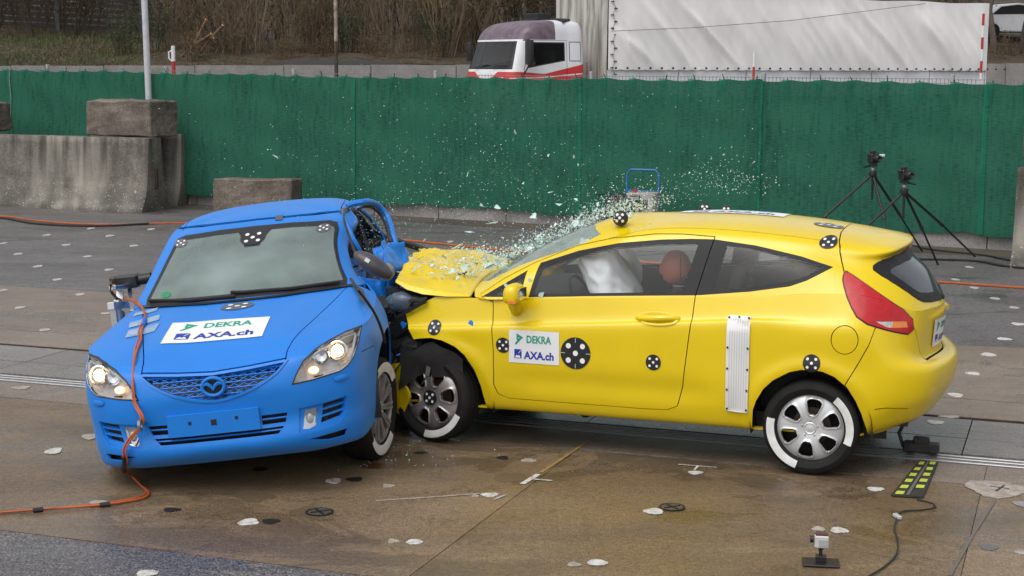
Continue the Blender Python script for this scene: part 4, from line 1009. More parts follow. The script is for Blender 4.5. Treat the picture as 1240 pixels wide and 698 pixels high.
# parked pale car between the trees on the right, far behind
m_bark = mat('bark', (.055, .042, .032), .9, c2=(.10, .08, .06), nscale=9)
def tree(px, off, h, r, seed, label):
    p, _ = bank_at(px, off); rng = random.Random(seed); e = empty('tree', p, label=label, cat='tree'); b = MB(); tips = []
    def limb(q, d, L, rr, dep):
        P = [q]; dd = Vector(d)
        for i in range(4): dd = (dd+Vector((rng.gauss(0, .13), rng.gauss(0, .13), .04))).normalized(); P.append(P[-1]+dd*L/4)
        b.tube(P, [rr*(1-.5*i/4) for i in range(5)], 6 if dep < 2 else 3, caps=False); tips.extend(P[3:])
        if dep < 4:
            for k in range(3 if dep else 4):
                f = (dd+Vector((rng.gauss(0, .6), rng.gauss(0, .6), rng.uniform(-.1, .6)))).normalized(); limb(P[rng.choice((2, 3, 4))], f, L*rng.uniform(.5, .72), rr*.5, dep+1)
    limb(Vector((0, 0, -.2)), Vector((.04, 0, 1)), h*.45, r, 0); b.build('trunk', m_bark, e, True)
    lb = MB()
    for _ in range(700):
        p = rng.choice(tips)+Vector((rng.gauss(0, .15), rng.gauss(0, .15), rng.gauss(0, .15))); s_ = rng.uniform(.04, .08); u = Vector((rng.gauss(0, 1), rng.gauss(0, 1), rng.gauss(0, 1))).normalized(); w_ = u.orthogonal(); lb.add([p-u*s_, p+w_*s_*.5, p+u*s_, p-w_*s_*.5], [(0, 1, 2, 3)])
    lb.build('crown', m_leafb, e)
tree(1202, 3.2, 6, .16, 3, 'bare tree behind the right end of the trailer'); tree(1239, 3.6, 6.5, .17, 5, 'bare tree at the right edge of the picture'); tree(1262, 5.0, 6.5, .15, 6, 'bare tree just outside the right edge')
pc, _ = bank_at(1222, 6.0)
pcr = empty('parked_car', pc+Vector((0, 0, .02)), (0, 0, rad(12)), 'pale parked car seen between the two trees at the right', 'car')
prof = [(-2.1, .28), (-2.12, .75), (-2.0, .92), (-1.5, .98), (-1.0, 1.36), (-.2, 1.46), (.6, 1.40), (1.15, 1.02), (1.9, .86), (2.15, .66), (2.15, .28)]
mb = MB(); mb.prism(prof, lambda u, v, w_: Vector((u, w_, v)), -.84, .84); mb.build('body', m_cabw, pcr, bevel=.05, seg=2)
for sg in (1, -1):
    mb = MB(); mb.prism([(-1.35, .98), (-.95, 1.30), (-.2, 1.39), (.5, 1.33), (.95, 1.02)], lambda u, v, w_: Vector((u, w_, v)), sg*.835, sg*.846); mb.build('window', m_cabdark, pcr)
    for x in (-1.3, 1.3):
        M = Matrix.Translation((x, sg*.80, .31)) @ Matrix.Rotation(rad(-90), 4, 'X'); mb = MB(); mb.lathe([(0, .09*sg), (.2, .09*sg), (.31, .08*sg), (.31, -.1*sg), (0, -.1*sg)], 18, M); mb.build('wheel', m_rubber, pcr, True)
# ---------------------------------------------------------------- shared car pieces
def wheel(parent, loc, R_, wid, rim, style, yaw=0, camber=0, side=1, tape=(), mt_rim=None, marker=False, spin=0, name='wheel'):
    """wheel with its outer face towards local +Y when side = 1"""
    e = empty(name, loc); e.parent = parent
    e.rotation_euler = (camber, 0, yaw if side == 1 else yaw+math.pi)
    M = Matrix.Rotation(rad(-90), 4, 'X')          # lathe axis Z -> +Y
    h = wid/2
    mb = MB(); mb.lathe([(rim*.93, h*.55), (rim*1.0, h*.86), (rim*1.06, h*.98), (R_*.84, h*1.06), (R_*.93, h*.98), (R_*.985, h*.80), (R_, h*.55), (R_, h*.28), (R_*.988, h*.26), (R_*.988, h*.20), (R_, h*.18), (R_, -h*.18), (R_*.988, -h*.2), (R_*.988, -h*.26), (R_, -h*.28), (R_, -h*.6), (R_*.97, -h*.85), (R_*.86, -h), (rim, -h*.9), (rim*.93, -h*.5)], 56, M)
    mb.build('tyre', m_rubber, e, True)
    mb = MB(); mb.lathe([(rim*.95, h*.3), (rim*.95, -h*.8), (rim*.3, -h*.55), (0.0, -h*.55)], 40, M); mb.build('rim_barrel', m_dark, e, True)
    mb = MB(); mb.lathe([(0.0, h*.12), (rim*.55, h*.12), (rim*.55, h*.04), (0, h*.04)], 32, M); mb.build('brake_disc', m_rust, e, True)
    def P(r, a, y): return Vector((r*math.cos(a), y, r*math.sin(a)))
    rm = mt_rim or m_silver
    if style == 'cover6':
        # six broad spokes with raised lips, rim band, hub
        mb = MB(); n = 96; y0 = h*.80
        def met(r, a):
            k = abs((a-spin) % (math.pi/3)-math.pi/6); return (abs((r-.635*rim)/(.225*rim))**3.2+abs(k*r/(.005*rim+.285*r))**4)**(1/3.6)
        def hole(a, r):      # inside one of the six windows?
            return met(r, a) < 1
        nr = 30; rs = [rim*(.16+.84*i/nr) for i in range(nr+1)]
        def yy(r, a):
            lip = math.exp(-((met(r, a)-1.08)/.13)**2)
            return y0+.016*math.sin(math.pi*min(1, r/rim))+.008*lip-.018*(r/rim)**6
        V = []; n = 180
        for r in rs:
            for k in range(n): V.append(P(r, 2*math.pi*k/n, yy(r, 2*math.pi*k/n)))
        F = []
        for i in range(nr):
            for k in range(n):
                a = 2*math.pi*(k+.5)/n; r = (rs[i]+rs[i+1])/2
                if not hole(a, r): F.append((i*n+k, (i+1)*n+k, (i+1)*n+(k+1) % n, i*n+(k+1) % n))
        bm = bmesh.new(); vs = [bm.verts.new(v) for v in V]
        for f in F: bm.faces.new([vs[i] for i in f])
        bmesh.ops.delete(bm, geom=[v for v in bm.verts if not v.link_faces], context='VERTS')
        for _ in range(2): bmesh.ops.smooth_vert(bm, verts=[v for v in bm.verts if v.is_boundary and rim*.3 < v.co.length < rim*.97], factor=.5, use_axis_x=True, use_axis_y=False, use_axis_z=True)
        ext = bmesh.ops.extrude_edge_only(bm, edges=[e_ for e_ in bm.edges if e_.is_boundary])
        for v in ext['geom']:
            if isinstance(v, bmesh.types.BMVert): v.co.y -= .03
        bmesh.ops.recalc_face_normals(bm, faces=bm.faces)
        me = bpy.data.meshes.new('wheel_cover'); bm.to_mesh(me); bm.free(); me.polygons.foreach_set('use_smooth', [True]*len(me.polygons)); me.set_sharp_from_angle(angle=rad(40)); link_mesh('wheel_cover', me, rm, e)
        mb = MB(); mb.lathe([(rim*.19, y0-.01), (rim*.185, y0+.012), (rim*.16, y0+.016), (rim*.13, y0+.012), (0, y0+.016)], 24, M); mb.build('hub_cap', rm, e, True)
        mb = MB()
        for k in range(5): mb.blob(P(rim*.235, k*2*math.pi/5+.3, y0+.008), .009, 6, 4)
        mb.build('wheel_nuts', m_steel, e, True)
    else:
        mb = MB(); y0 = h*.72; ns = 10
        mb.lathe([(rim*1.0, h*.88), (rim*.965, h*.92), (rim*.93, h*.88), (rim*.91, h*.70), (rim*.93, h*.5)], 56, M)
        for k in range(ns):
            a = 2*math.pi*k/ns+spin
            for da in (-.075, .075):
                p0 = P(rim*.16, a+da*2.2, y0-.004); p1 = P(rim*.93, a+da, y0+.018); mb.bar(p0, p1, .017, .02, up=(0, 1, 0))
        mb.lathe([(rim*.24, y0-.02), (rim*.22, y0+.012), (rim*.10, y0+.018), (0, y0+.018)], 28, M); mb.build('alloy_rim', rm, e, True)
        mb = MB()
        for k in range(5): mb.blob(P(rim*.16, k*2*math.pi/5+.2, y0+.014), .010, 6, 4)
        mb.build('wheel_nuts', m_steel, e, True)
    if marker:
        mb = MB(); mb.lathe([(rim*.24, h*.80), (rim*.24, h*.80+.022), (0, h*.80+.022)], 28, M); o = mb.build('hub_marker', m_target, e, True)
        mb = MB()
        for du, dv_ in ((0, 0), (.45, .45), (-.45, .45), (.45, -.45), (-.45, -.45)): mb.lathe([(rim*.045, 0), (0, 0.0005)], 10, Matrix.Translation((rim*.24*du, h*.80+.0235, rim*.24*dv_)) @ M)
        mb.build('white_dots', m_dot, o)
    for a0, a1 in tape:
        V = []; F = []; n = 20
        for k in range(n+1):
            a = rad(a0+(a1-a0)*k/n)
            for r, y in ((rim*1.03, h*.985), (R_*.845, h*1.085), (R_*.90, h*1.05)): V.append(P(r, a, y+.002))
        for k in range(n):
            for j in range(2): F.append((k*3+j, k*3+j+1, k*3+j+4, k*3+j+3))
        pyobj('reflective_tape', V, F, m_tape, e, True)
    return e
def seat(parent, x, y, z=.26, col=None, h=.62):
    e = empty('seat', (x, y, z)); e.parent = parent
    mb = MB(); mb.box((.22, 0, .10), (.5, .46, .16), taper=.92); mb.build('cushion', col or m_dark, e, True, .05, 3)
    M = Matrix.Rotation(rad(-14), 4, 'Y'); mb = MB(); mb.box((-.08, 0, .42), (.14, .44, h), M, .82); mb.build('backrest', col or m_dark, e, True, .045, 3)
    mb = MB(); mb.box((-.19, 0, .83), (.09, .26, .18), M, .9); mb.build('headrest', col or m_dark, e, True, .035, 3); return e
# ---------------------------------------------------------------- yellow hatchback (x forward from the rear axle, y to its left)
m_yel = mat('yellow_paint', (.74, .54, .003), .26, coat=.30, spec=.4, c2=(.70, .505, .003), nscale=2.5, bump=.0)
m_trim = mat('window_trim', (.014, .014, .015), .55, spec=.3)
m_glass = glass_mat('side_glass', (.93, .96, .95), .02, spec_ior=1.5, dust_haze=((.40, .41, .40), .02))
m_rglass = glass_mat('rear_glass', (.05, .055, .06), .05, spec_ior=1.75, dust_haze=((.20, .23, .26), .32, 3))
m_fglass = glass_mat('shattered_glass', (.85, .92, .90), .1, dust_haze=((.55, .68, .63), .34, 18))
m_lens = mat('red_lens', (.50, .003, .010), .2, coat=.3, c2=(.38, .002, .006), nscale=30)
m_amber = mat('amber_lens', (.75, .22, .03), .15, coat=.5); m_clear = mat('clear_lens', (.62, .60, .58), .12, coat=.6, c2=(.4, .38, .36), nscale=40)
Y_ROT = 2.81138553
fi = empty('hatchback_car', (2.06697326, 9.95769875, 0), (0, 0, Y_ROT), 'bright yellow three door hatchback with its front crushed into the blue car', 'car')
def cz(x): return .79+.075*(2.17-x)           # height of the shoulder crease
def col(x, ys, z0=0):                         # lower body column at x for a plain side
    yw = ys
    return [(x, .70, .235), (x, .80*yw, .255), (x, .835*yw, .335), (x, .862*yw, .50), (x, .868*yw, .66), (x, .864*yw, cz(x)-.012), (x, .836*yw, cz(x)+.016)]
side_x = [(2.66, .965), (2.45, .995), (2.15, 1.0), (1.7, 1.0), (1.1, 1.0), (.6, 1.0), (.3, 1.0), (.0, 1.0), (-.26, .99)]
cols = [col(x, k) for x, k in side_x]
belt = [(2.64, .765, .955), (2.45, .79, .96), (2.15, .80, .965), (1.7, .80, .985), (1.1, .795, 1.02), (.6, .79, 1.05), (.3, .785, 1.07), (.0, .775, 1.10), (-.24, .755, 1.10), (-.41, .70, 1.06), (-.55, .59, 1.0), (-.645, .35, .985), (-.70, 0, .98)]
for c, b_ in zip(cols, belt): c.append(b_)
for c in cols[7:9]: c[5] = (c[5][0], c[5][1]+.004, .90); c[6] = (c[6][0], c[6][1]-.004, .965)
rear = [
 [(-.40, .66, .26), (-.43, .735, .32), (-.455, .775, .40), (-.475, .80, .50), (-.475, .805, .66), (-.435, .785, .80), (-.42, .755, .93)],
 [(-.50, .52, .28), (-.575, .60, .335), (-.61, .64, .41), (-.645, .66, .51), (-.645, .655, .655), (-.565, .635, .74), (-.56, .615, .88)],
 [(-.58, .33, .28), (-.66, .36, .35), (-.70, .38, .42), (-.738, .385, .52), (-.738, .38, .655), (-.635, .37, .715), (-.642, .36, .87)],
 [(-.60, 0, .28), (-.69, 0, .355), (-.735, 0, .42), (-.785, 0, .52), (-.785, 0, .655), (-.685, 0, .71), (-.70, 0, .87)]]
for c, b_ in zip(rear, belt[9:]): c.append(b_); cols.append(c)
low = np.array(cols).transpose(1, 0, 2)
GH = [
 [(2.36, 0, 1.0), (2.30, .40, .995), (2.20, .70, .985)]+belt[2:],
 [(2.02, 0, 1.19), (1.98, .38, 1.185), (1.87, .655, 1.165), (1.79, .705, 1.165), (1.5, .72, 1.18), (1.0, .72, 1.20), (.58, .72, 1.21), (.28, .715, 1.22), (.0, .705, 1.22), (-.19, .685, 1.20), (-.335, .638, 1.18), (-.47, .54, 1.16), (-.55, .33, 1.16), (-.595, 0, 1.16)],
 [(1.68, 0, 1.36), (1.64, .36, 1.35), (1.46, .61, 1.30), (1.38, .645, 1.305), (1.15, .64, 1.345), (.85, .64, 1.36), (.55, .64, 1.365), (.28, .635, 1.345), (.05, .63, 1.32), (-.10, .615, 1.295), (-.245, .588, 1.285), (-.355, .515, 1.288), (-.42, .3, 1.295), (-.455, 0, 1.298)],
 [(1.46, 0, 1.44), (1.42, .33, 1.432), (1.25, .555, 1.385), (1.20, .585, 1.392), (1.02, .585, 1.418), (.8, .585, 1.428), (.54, .585, 1.424), (.28, .58, 1.408), (.05, .575, 1.385), (-.11, .565, 1.362), (-.275, .555, 1.342), (-.405, .485, 1.345), (-.465, .28, 1.352), (-.49, 0, 1.355)],
 [(1.37, 0, 1.458), (1.32, .26, 1.453), (1.15, .42, 1.435), (1.10, .44, 1.44), (.95, .44, 1.458), (.75, .44, 1.466), (.52, .44, 1.462), (.28, .435, 1.447), (.05, .43, 1.426), (-.09, .425, 1.408), (-.20, .40, 1.396), (-.30, .34, 1.388), (-.38, .2, 1.388), (-.40, 0, 1.39)],
 [(1.28, 0, 1.469), (1.18, 0, 1.474), (1.08, 0, 1.477), (1.03, 0, 1.479), (.90, 0, 1.483), (.72, 0, 1.486), (.5, 0, 1.483), (.26, 0, 1.468), (.03, 0, 1.447), (-.08, 0, 1.432), (-.17, 0, 1.42), (-.24, 0, 1.411), (-.29, 0, 1.404), (-.32, 0, 1.40)]]
FS = Shell()
Glow = grid_spline(low, .035, .03, (False, True)); Ggh = grid_spline(GH, .035, .03, (True, True), (False, True))
for g in (Glow,):       # flared wheel arches
    for cx in (0.0, 2.40):
        r = np.hypot(g[..., 0]-cx, g[..., 2]-.30); g[..., 1] += np.where(g[..., 1] > .5, .016*np.exp(-((r-.375)/.045)**2)-.0*r, 0)
    # scooped lower door
    g[..., 1] -= np.where((g[..., 1] > .6) & (g[..., 0] > .5) & (g[..., 0] < 2.0), .012*np.exp(-((g[..., 2]-.46)/.07)**2)*np.clip((g[..., 0]-.5)/.3, 0, 1)*np.clip((2.0-g[..., 0])/.3, 0, 1), 0)
FS.add_grid(Glow, (1, 0, .7)); FS.add_grid(Ggh, (1, 0, .9)); FS.weld()
fbv_all = FS.bvh()
SDL = lambda c, n: abs(n.y) > .25 and abs(c.y) > .5 and c.x > -.36
side = lambda c, n: abs(n.y) > .2 and abs(c.y) > .45
# wheel arches
def arch(cx, cz_, rx, rz, a0=-30, a1=210, n=28): return [(cx+rx*math.cos(rad(a0+(a1-a0)*k/n)), cz_+rz*math.sin(rad(a0+(a1-a0)*k/n))) for k in range(n+1)]
FS.cut([(.352, .15), (.352, .27), (.345, .38), (.325, .44), (.28, .52), (.225, .575), (.13, .632), (.06, .65), (0, .655), (-.07, .648), (-.14, .62), (-.215, .56), (-.265, .48), (-.30, .40), (-.33, .30), (-.345, .15)], 'y', 'arch', side)
FS.cut([(2.075, .15), (2.08, .29), (2.10, .40), (2.14, .51), (2.205, .605), (2.27, .655), (2.36, .69), (2.44, .70), (2.52, .69), (2.565, .68), (2.80, .66), (2.80, .15)], 'y', 'arch', side)
FS.cut([(2.565, .68), (2.615, .755), (2.648, .832), (2.56, .895), (2.44, .955), (2.40, 1.1), (2.9, 1.1), (2.9, .60)], 'y', 'arch', side)
FS.drop('arch')
# glasshouse
DLO = [(1.80, .987), (1.3, 1.02), (.72, 1.053), (.40, 1.09), (.16, 1.132), (.06, 1.17), (-.085, 1.25), (.11, 1.305), (.39, 1.358), (.65, 1.385), (.80, 1.382), (.99, 1.370), (1.26, 1.338), (1.52, 1.278), (1.76, 1.195)]
FS.cut(DLO, 'y', 'trim', side)
FS.cut([(1.772, 1.005), (1.3, 1.038), (.81, 1.068), (.745, 1.355), (.99, 1.342), (1.26, 1.310), (1.50, 1.255), (1.73, 1.175)], 'y', 'door_glass', side)
FS.cut([(.62, 1.086), (.40, 1.112), (.17, 1.155), (.085, 1.188), (-.03, 1.246), (.12, 1.284), (.39, 1.335), (.565, 1.352)], 'y', 'quarter_glass', side)
FS.cut([(2.115, .975), (1.835, 1.148), (1.85, .988)], 'y', 'trim', side); FS.cut([(2.06, .99), (1.85, 1.12), (1.862, 1.0)], 'y', 'tri_glass', side)
# shut lines
DOOR = [(2.035, .945), (2.03, .87), (2.012, .64), (2.01, .42), (1.985, .36), (1.92, .332), (1.6, .330), (1.03, .33), (.88, .335), (.815, .365), (.782, .49), (.735, .90), (.728, 1.05), (.648, 1.400), (.85, 1.408), (1.03, 1.402), (1.31, 1.362), (1.55, 1.302), (1.81, 1.19), (2.0, 1.085), (2.135, .985)]
FS.gap(DOOR[13:]+DOOR[:1], 'y', .006, side, ('body',)); FS.gap(DOOR[:14], 'y', .006, side, ('body', 'trim'))
FS.gap([(2.55, .958), (2.1, .968)], 'y', .005, side)
FS.ring([(-.19+.078*math.cos(2*math.pi*k/26), .845+.085*math.sin(2*math.pi*k/26)) for k in range(26)], 'y', 'fuel_flap', .005, lambda c, n: c.y > .4)
# rear lamps
LAMP = smooth_poly([(-.165, 1.228), (-.36, 1.105), (-.548, .975), (-.562, .86), (-.45, .893), (-.268, .957), (-.205, 1.05), (-.152, 1.17), (-.152, 1.215)], 1)
LS = lambda c, n: abs(c.y) > .44 and c.x < .1
FS.cut(offset_poly(LAMP, .007), 'y', 'lamp_seal', LS); FS.cut(LAMP, 'y', 'lamp', LS)
FS.cut([(-.355, .952), (-.45, .948), (-.447, .912), (-.42, .916)], 'y', 'lamp_clear', LS, ('lamp',)); FS.cut([(-.45, .948), (-.522, .944), (-.53, .906), (-.447, .912)], 'y', 'lamp_amber', LS, ('lamp',))
# rear glass, tailgate, bumper joints
RX = lambda c, n: c.x < .0 and n.x < -.2
RG = smooth_poly([(-.49, 1.296), (0, 1.306), (.49, 1.296), (.565, 1.270), (.605, 1.222), (.578, 1.14), (.50, 1.06), (.40, 1.02), (0, .995), (-.40, 1.02), (-.50, 1.06), (-.578, 1.14), (-.605, 1.222), (-.565, 1.270)], 1)
FS.cut(RG, 'x', 'rear_glass', RX, ('body',))
FS.gap([(-.505, .70), (-.48, .687), (0, .68), (.48, .687), (.505, .70)], 'x', .008, RX)
FS.gap([(.495, .69), (.545, .76), (.585, .86), (.60, .90)], 'x', .007, RX); FS.gap([(-.495, .69), (-.545, .76), (-.585, .86), (-.60, .90)], 'x', .007, RX)
FS.gap([(-.155, 1.215), (-.128, 1.28), (-.112, 1.335), (-.108, 1.375)], 'y', .007, LS)
FS.gap([(-.108, -.575), (-.095, -.50), (-.08, -.3), (-.078, 0), (-.08, .3), (-.095, .50), (-.108, .575)], 'z', .007, lambda c, n: c.z > 1.3 and n.z > .3)
FS.gap([(-.362, .925), (-.33, .82), (-.27, .70), (-.21, .59), (-.19, .55)], 'y', .006, lambda c, n: abs(c.y) > .5)
FS.gap([(-.375, .432), (-.44, .438), (-.56, .425)], 'y', .008, lambda c, n: c.y > .3)
for sg in (1, -1): FS.gap([(1.34, .565*sg), (1.15, .56*sg), (.97, .555*sg), (.44, .553*sg), (.09, .545*sg), (-.08, .53*sg)], 'z', .006, lambda c, n: c.z > 1.3 and n.z > .4)
# windscreen (broken) from the front
FS.cut(smooth_poly([(-.60, 1.02), (0, 1.03), (.60, 1.02), (.62, 1.15), (.56, 1.30), (.46, 1.40), (0, 1.43), (-.46, 1.40), (-.56, 1.30), (-.62, 1.15)], 1), 'x', 'windscreen', lambda c, n: c.x > 1.15 and n.x > .2, ('body',))
FS.drop('gap')
FS.split('body', [('tailgate', (-.66, 0, .85)), ('spoiler_top', (-.3, 0, 1.40)), ('bumper', (-.77, 0, .55)), ('door', (1.4, .86, .5)), ('door_r', (1.4, -.86, .5))])
FS.extract('body_shell', 'body', m_yel, fi); FS.extract('rear_bumper', 'bumper', m_yel, fi); FS.extract('tailgate', ['tailgate', 'spoiler_top'], m_yel, fi)
door = FS.extract('door', 'door', m_yel, fi); FS.extract('door', 'door_r', m_yel, fi)
FS.extract('fuel_flap', 'fuel_flap', m_yel, fi)

for cnd in ((lambda c: c.y > 0), (lambda c: c.y < 0)): FS.extract('window_trim', 'trim', m_trim, fi, rim=.02, cond=cnd); FS.extract('front_quarter_light', 'tri_glass', m_glass, fi, rim=0, cond=cnd)
FS.extract('door_window', 'door_glass', m_glass, fi, rim=0, cond=lambda c: c.y > 0); FS.extract('door_window', 'door_glass', m_glass, fi, rim=0, cond=lambda c: c.y < 0)
FS.extract('quarter_window', 'quarter_glass', m_glass, fi, rim=0, cond=lambda c: c.y > 0); FS.extract('quarter_window', 'quarter_glass', m_glass, fi, rim=0, cond=lambda c: c.y < 0)
FS.extract('rear_window', 'rear_glass', m_rglass, fi, rim=0, offset=.002)
FS.extract('windscreen', 'windscreen', m_fglass, fi, rim=0)
for sg in (1, -1):
    cnd = (lambda c: c.y > 0) if sg > 0 else (lambda c: c.y < 0)
    o = FS.extract('rear_lamp', 'lamp', m_lens, fi, rim=.02, offset=.006, cond=cnd); FS.extract('reversing_lens', 'lamp_clear', m_clear, o, rim=.01, offset=.004, cond=cnd); FS.extract('indicator_lens', 'lamp_amber', m_amber, o, rim=.01, offset=.004, cond=cnd); FS.extract('lamp_seal', 'lamp_seal', m_black, o, cond=cnd)
lining([Glow, Ggh], .03, lambda p: not (1.045 < p[2] < 1.36 and -.15 < p[0] < 2.2 and abs(p[1]) > .35) and not (p[2] < .68 and (abs(p[0]) < .36 or p[0] > 2.05)) and p[0] < 2.05 and not (p[0] > 1.1 and 1.0 < p[2] < 1.45) and not (p[0] < -.2 and p[2] > 1.0), 'cabin_lining', m_dark, fi)
# rear window black border and wiper
V = []; F = []; cst = caster(fbv_all, 'x', -1, .006)
ins = offset_poly(RG, -.055)
for a, b_ in zip(RG, ins): V += [cst(*a), cst(*b_)]
n_ = len(RG)
for i in range(n_): F.append((2*i, 2*i+1, 2*((i+1) % n_)+1, 2*((i+1) % n_)))
pyobj('rear_window_border', V, F, m_trim, fi)
w0, w1, w2 = cst(-.0, 1.005), cst(-.17, 1.04), cst(-.36, 1.075); mb = MB(); mb.tube([w0, w1, w2], .009, 6); mb.blob(w0+Vector((.012, 0, 0)), (.022, .035, .025), 8, 6); mb.build('rear_wiper', m_black, fi, True)
# tailgate spoiler lip
mb = MB(); mb.box((-.472, 0, 1.325), (.02, .26, .016)); mb.build('high_brake_lamp', m_lens, fi)
# number plate recess and plate sticker on the tailgate
cst = caster(fbv_all, 'x', -1, .008)
sponsor_sticker(cst, [(.255, .715), (-.075, .705), (-.075, .90), (.255, .91)], fi, name='plate_sticker') if False else None
wp = [(.30, .735), (-.12, .725), (-.12, .895), (.30, .905)]
sponsor_sticker(cst, wp, fi, 6, 4, name='plate_sticker')
mb = MB()
for k in range(9):
    y = .36-.09*k; q = cst(y, .945-.004*abs(k-4)); mb.v.append((q.x-.022, q.y, q.z)); q2 = cst(y, .93); mb.v.append((q2.x-.002, q2.y, q2.z-.012))
for k in range(8): mb.f.append((2*k, 2*k+1, 2*k+3, 2*k+2))
mb.build('plate_lamp_trim', m_yel, fi, True)
# handle, mirror, ruler plate, markers, stickers
cy = caster(fbv_all, 'y', 1, .004)
p0, p1, p2 = cy(1.075, .898), cy(.95, .903), cy(.83, .91)
mb = MB(); mb.tube([p0+Vector((.01, -.012, 0)), p0+Vector((-.02, .008, 0)), p1+Vector((0, .020, .002)), p2+Vector((.03, .014, 0)), p2+Vector((-.015, -.01, 0))], [.014, .019, .021, .021, .015], 10); mb.build('door_handle', m_yel, fi, True)
V = []; F = []
for j in range(3):
    for k in range(24):
        a = 2*math.pi*k/24; V.append(cy(.95+(.135, .125, .10)[j]*math.cos(a), .903+(.042, .036, .026)[j]*math.sin(a), (.002, .006, -.003)[j]))
for j in range(2):
    for k in range(24): F.append((j*24+k, j*24+(k+1) % 24, (j+1)*24+(k+1) % 24, (j+1)*24+k))
F.append(tuple(range(48, 72))); pyobj('handle_recess', V, F, m_yel, fi, True)
mr_ = empty('door_mirror', (1.845, .90, 1.0)); mr_.parent = fi
mb = MB(); mb.box((0, .05, .03), (.115, .20, .125), None, .88); o = mb.build('mirror_housing', m_yel, mr_, True, .045, 4)
mb = MB(); mb.tube([(.03, -.09, -.10), (.025, -.04, -.06), (.01, .03, -.01)], [.040, .045, .045], 10); mb.build('mirror_arm', m_yel, mr_, True)
mb = MB(); mb.box((-.015, .146, -.012), (.055, .010, .016)); mb.build('indicator_lens', m_amber, mr_, True)
mb = MB(); mb.box((-.055, .05, .03), (.008, .14, .075)); mb.build('mirror_glass', m_chrome, mr_, True, .003)
m_plate = mat('white_scale_plate', (.74, .74, .735), .45, c2=(.68, .68, .67), nscale=6); m_grv = mat('scale_groove', (.56, .56, .56), .5)
rp_ = wrap_quad('scale_plate', caster(fbv_all, 'y', 1, .012), [(.512, .365), (.372, .362), (.372, .945), (.512, .945)], m_plate, fi, 4, 10)
c12 = caster(fbv_all, 'y', 1, .0145); V = []; F = []
for k in range(8):
    x = .494-.015*k; b0 = len(V)
    for j in range(9):
        z = .385+.54*j/8; V += [c12(x, z), c12(x-.005, z)]
    for j in range(8): F.append((b0+2*j, b0+2*j+1, b0+2*j+3, b0+2*j+2))
pyobj('scale_grooves', V, F, m_grv, rp_)
mb = MB()
for z in (.38, .50, .63, .76, .93):
    for x in (.503, .381): mb.blob(c12(x, z), .007, 8, 5)
mb.blob(c12(.442, .935), .007, 8, 5); mb.build('screws', m_black, rp_, True)
V = []; F = []
rim_ = []
for p in [(.512, .365), (.372, .362), (.372, .945), (.512, .945)]: rim_ += [caster(fbv_all, 'y', 1, .0115)(*p), caster(fbv_all, 'y', 1, -.003)(*p)]
F = [(0, 2, 3, 1), (2, 4, 5, 3), (4, 6, 7, 5), (6, 0, 1, 7)]; pyobj('scale_plate_edge', rim_, F, m_plate, rp_)
for x, z, r in [(.965, .635, .048), (-.003, .695, .052), (2.42, .765, .046), (1.945, .682, .048)]: target_marker(cy, x, z, r, r*1.04, fi)
big = target_marker(cy, 1.465, .66, .098, .102, fi)
wrap_poly('cross_ticks', cy, [(1.365, .56), (1.565, .56), (1.565, .76), (1.365, .76)], [[(.49, .02), (.51, .02), (.51, .16), (.49, .16)], [(.49, .84), (.51, .84), (.51, .98), (.49, .98)], [(.02, .49), (.16, .49), (.16, .51), (.02, .51)], [(.84, .49), (.98, .49), (.98, .51), (.84, .51)]], m_grv, big)
sponsor_sticker(cy, [(1.905, .575), (1.572, .575), (1.572, .785), (1.905, .785)], fi)
cz_ = caster(fbv_all, 'z', 1, .004); ct = caster(fbv_all, 'y', 1, .005)
target_marker(caster(fbv_all, 'y', 1, .006), -.035, 1.382, .052, .032, fi)
target_marker(cz_, .02, .12, .095, .095, fi, mt=mat('grey_print', (.10, .10, .11), .4))
sponsor_sticker(cz_, [(1.02, -.02), (.33, -.02), (.33, -.40), (1.02, -.40)], fi)
for x, y, z, r in [(1.30, .44, 1.475, .05), (.95, -.50, 1.462, .046), (.80, -.50, 1.455, .043)]:
    e = empty('ball_marker', (x, y, z)); e.parent = fi
    mb = MB(); mb.blob((0, 0, 0), r, 20, 14); mb.build('ball', m_target, e, True)
    mb = MB()
    for th, ph in ((82, 98), (58, 75), (58, 121), (106, 75), (106, 121)):
        d = Vector((math.sin(rad(th))*math.cos(rad(ph)), math.sin(rad(th))*math.sin(rad(ph)), math.cos(rad(th)))); M = Matrix.Translation(d*r*.985) @ d.to_track_quat('Z', 'Y').to_matrix().to_4x4(); mb.lathe([(r*.20, 0), (r*.18, .003), (0, .004)], 10, M)
    mb.build('white_dots', m_dot, e)
# wheels: rear ones straight, front ones steered and shoved back
def fwheel(x, y, **k): return wheel(fi, (x, y, k.pop('z', .290)), .290, .195, .208, 'cover6', **k)
fwheel(0, .755, tape=((128, 200), (-72, 12)), spin=rad(8)); fwheel(0, -.755, side=-1)
fwheel(2.44, .745, yaw=rad(-12), camber=rad(4), tape=((202, 277),), marker=True, spin=rad(20), mt_rim=m_grey_wheel)
fwheel(2.47, -.72, side=-1, yaw=rad(-12), mt_rim=m_grey_wheel)
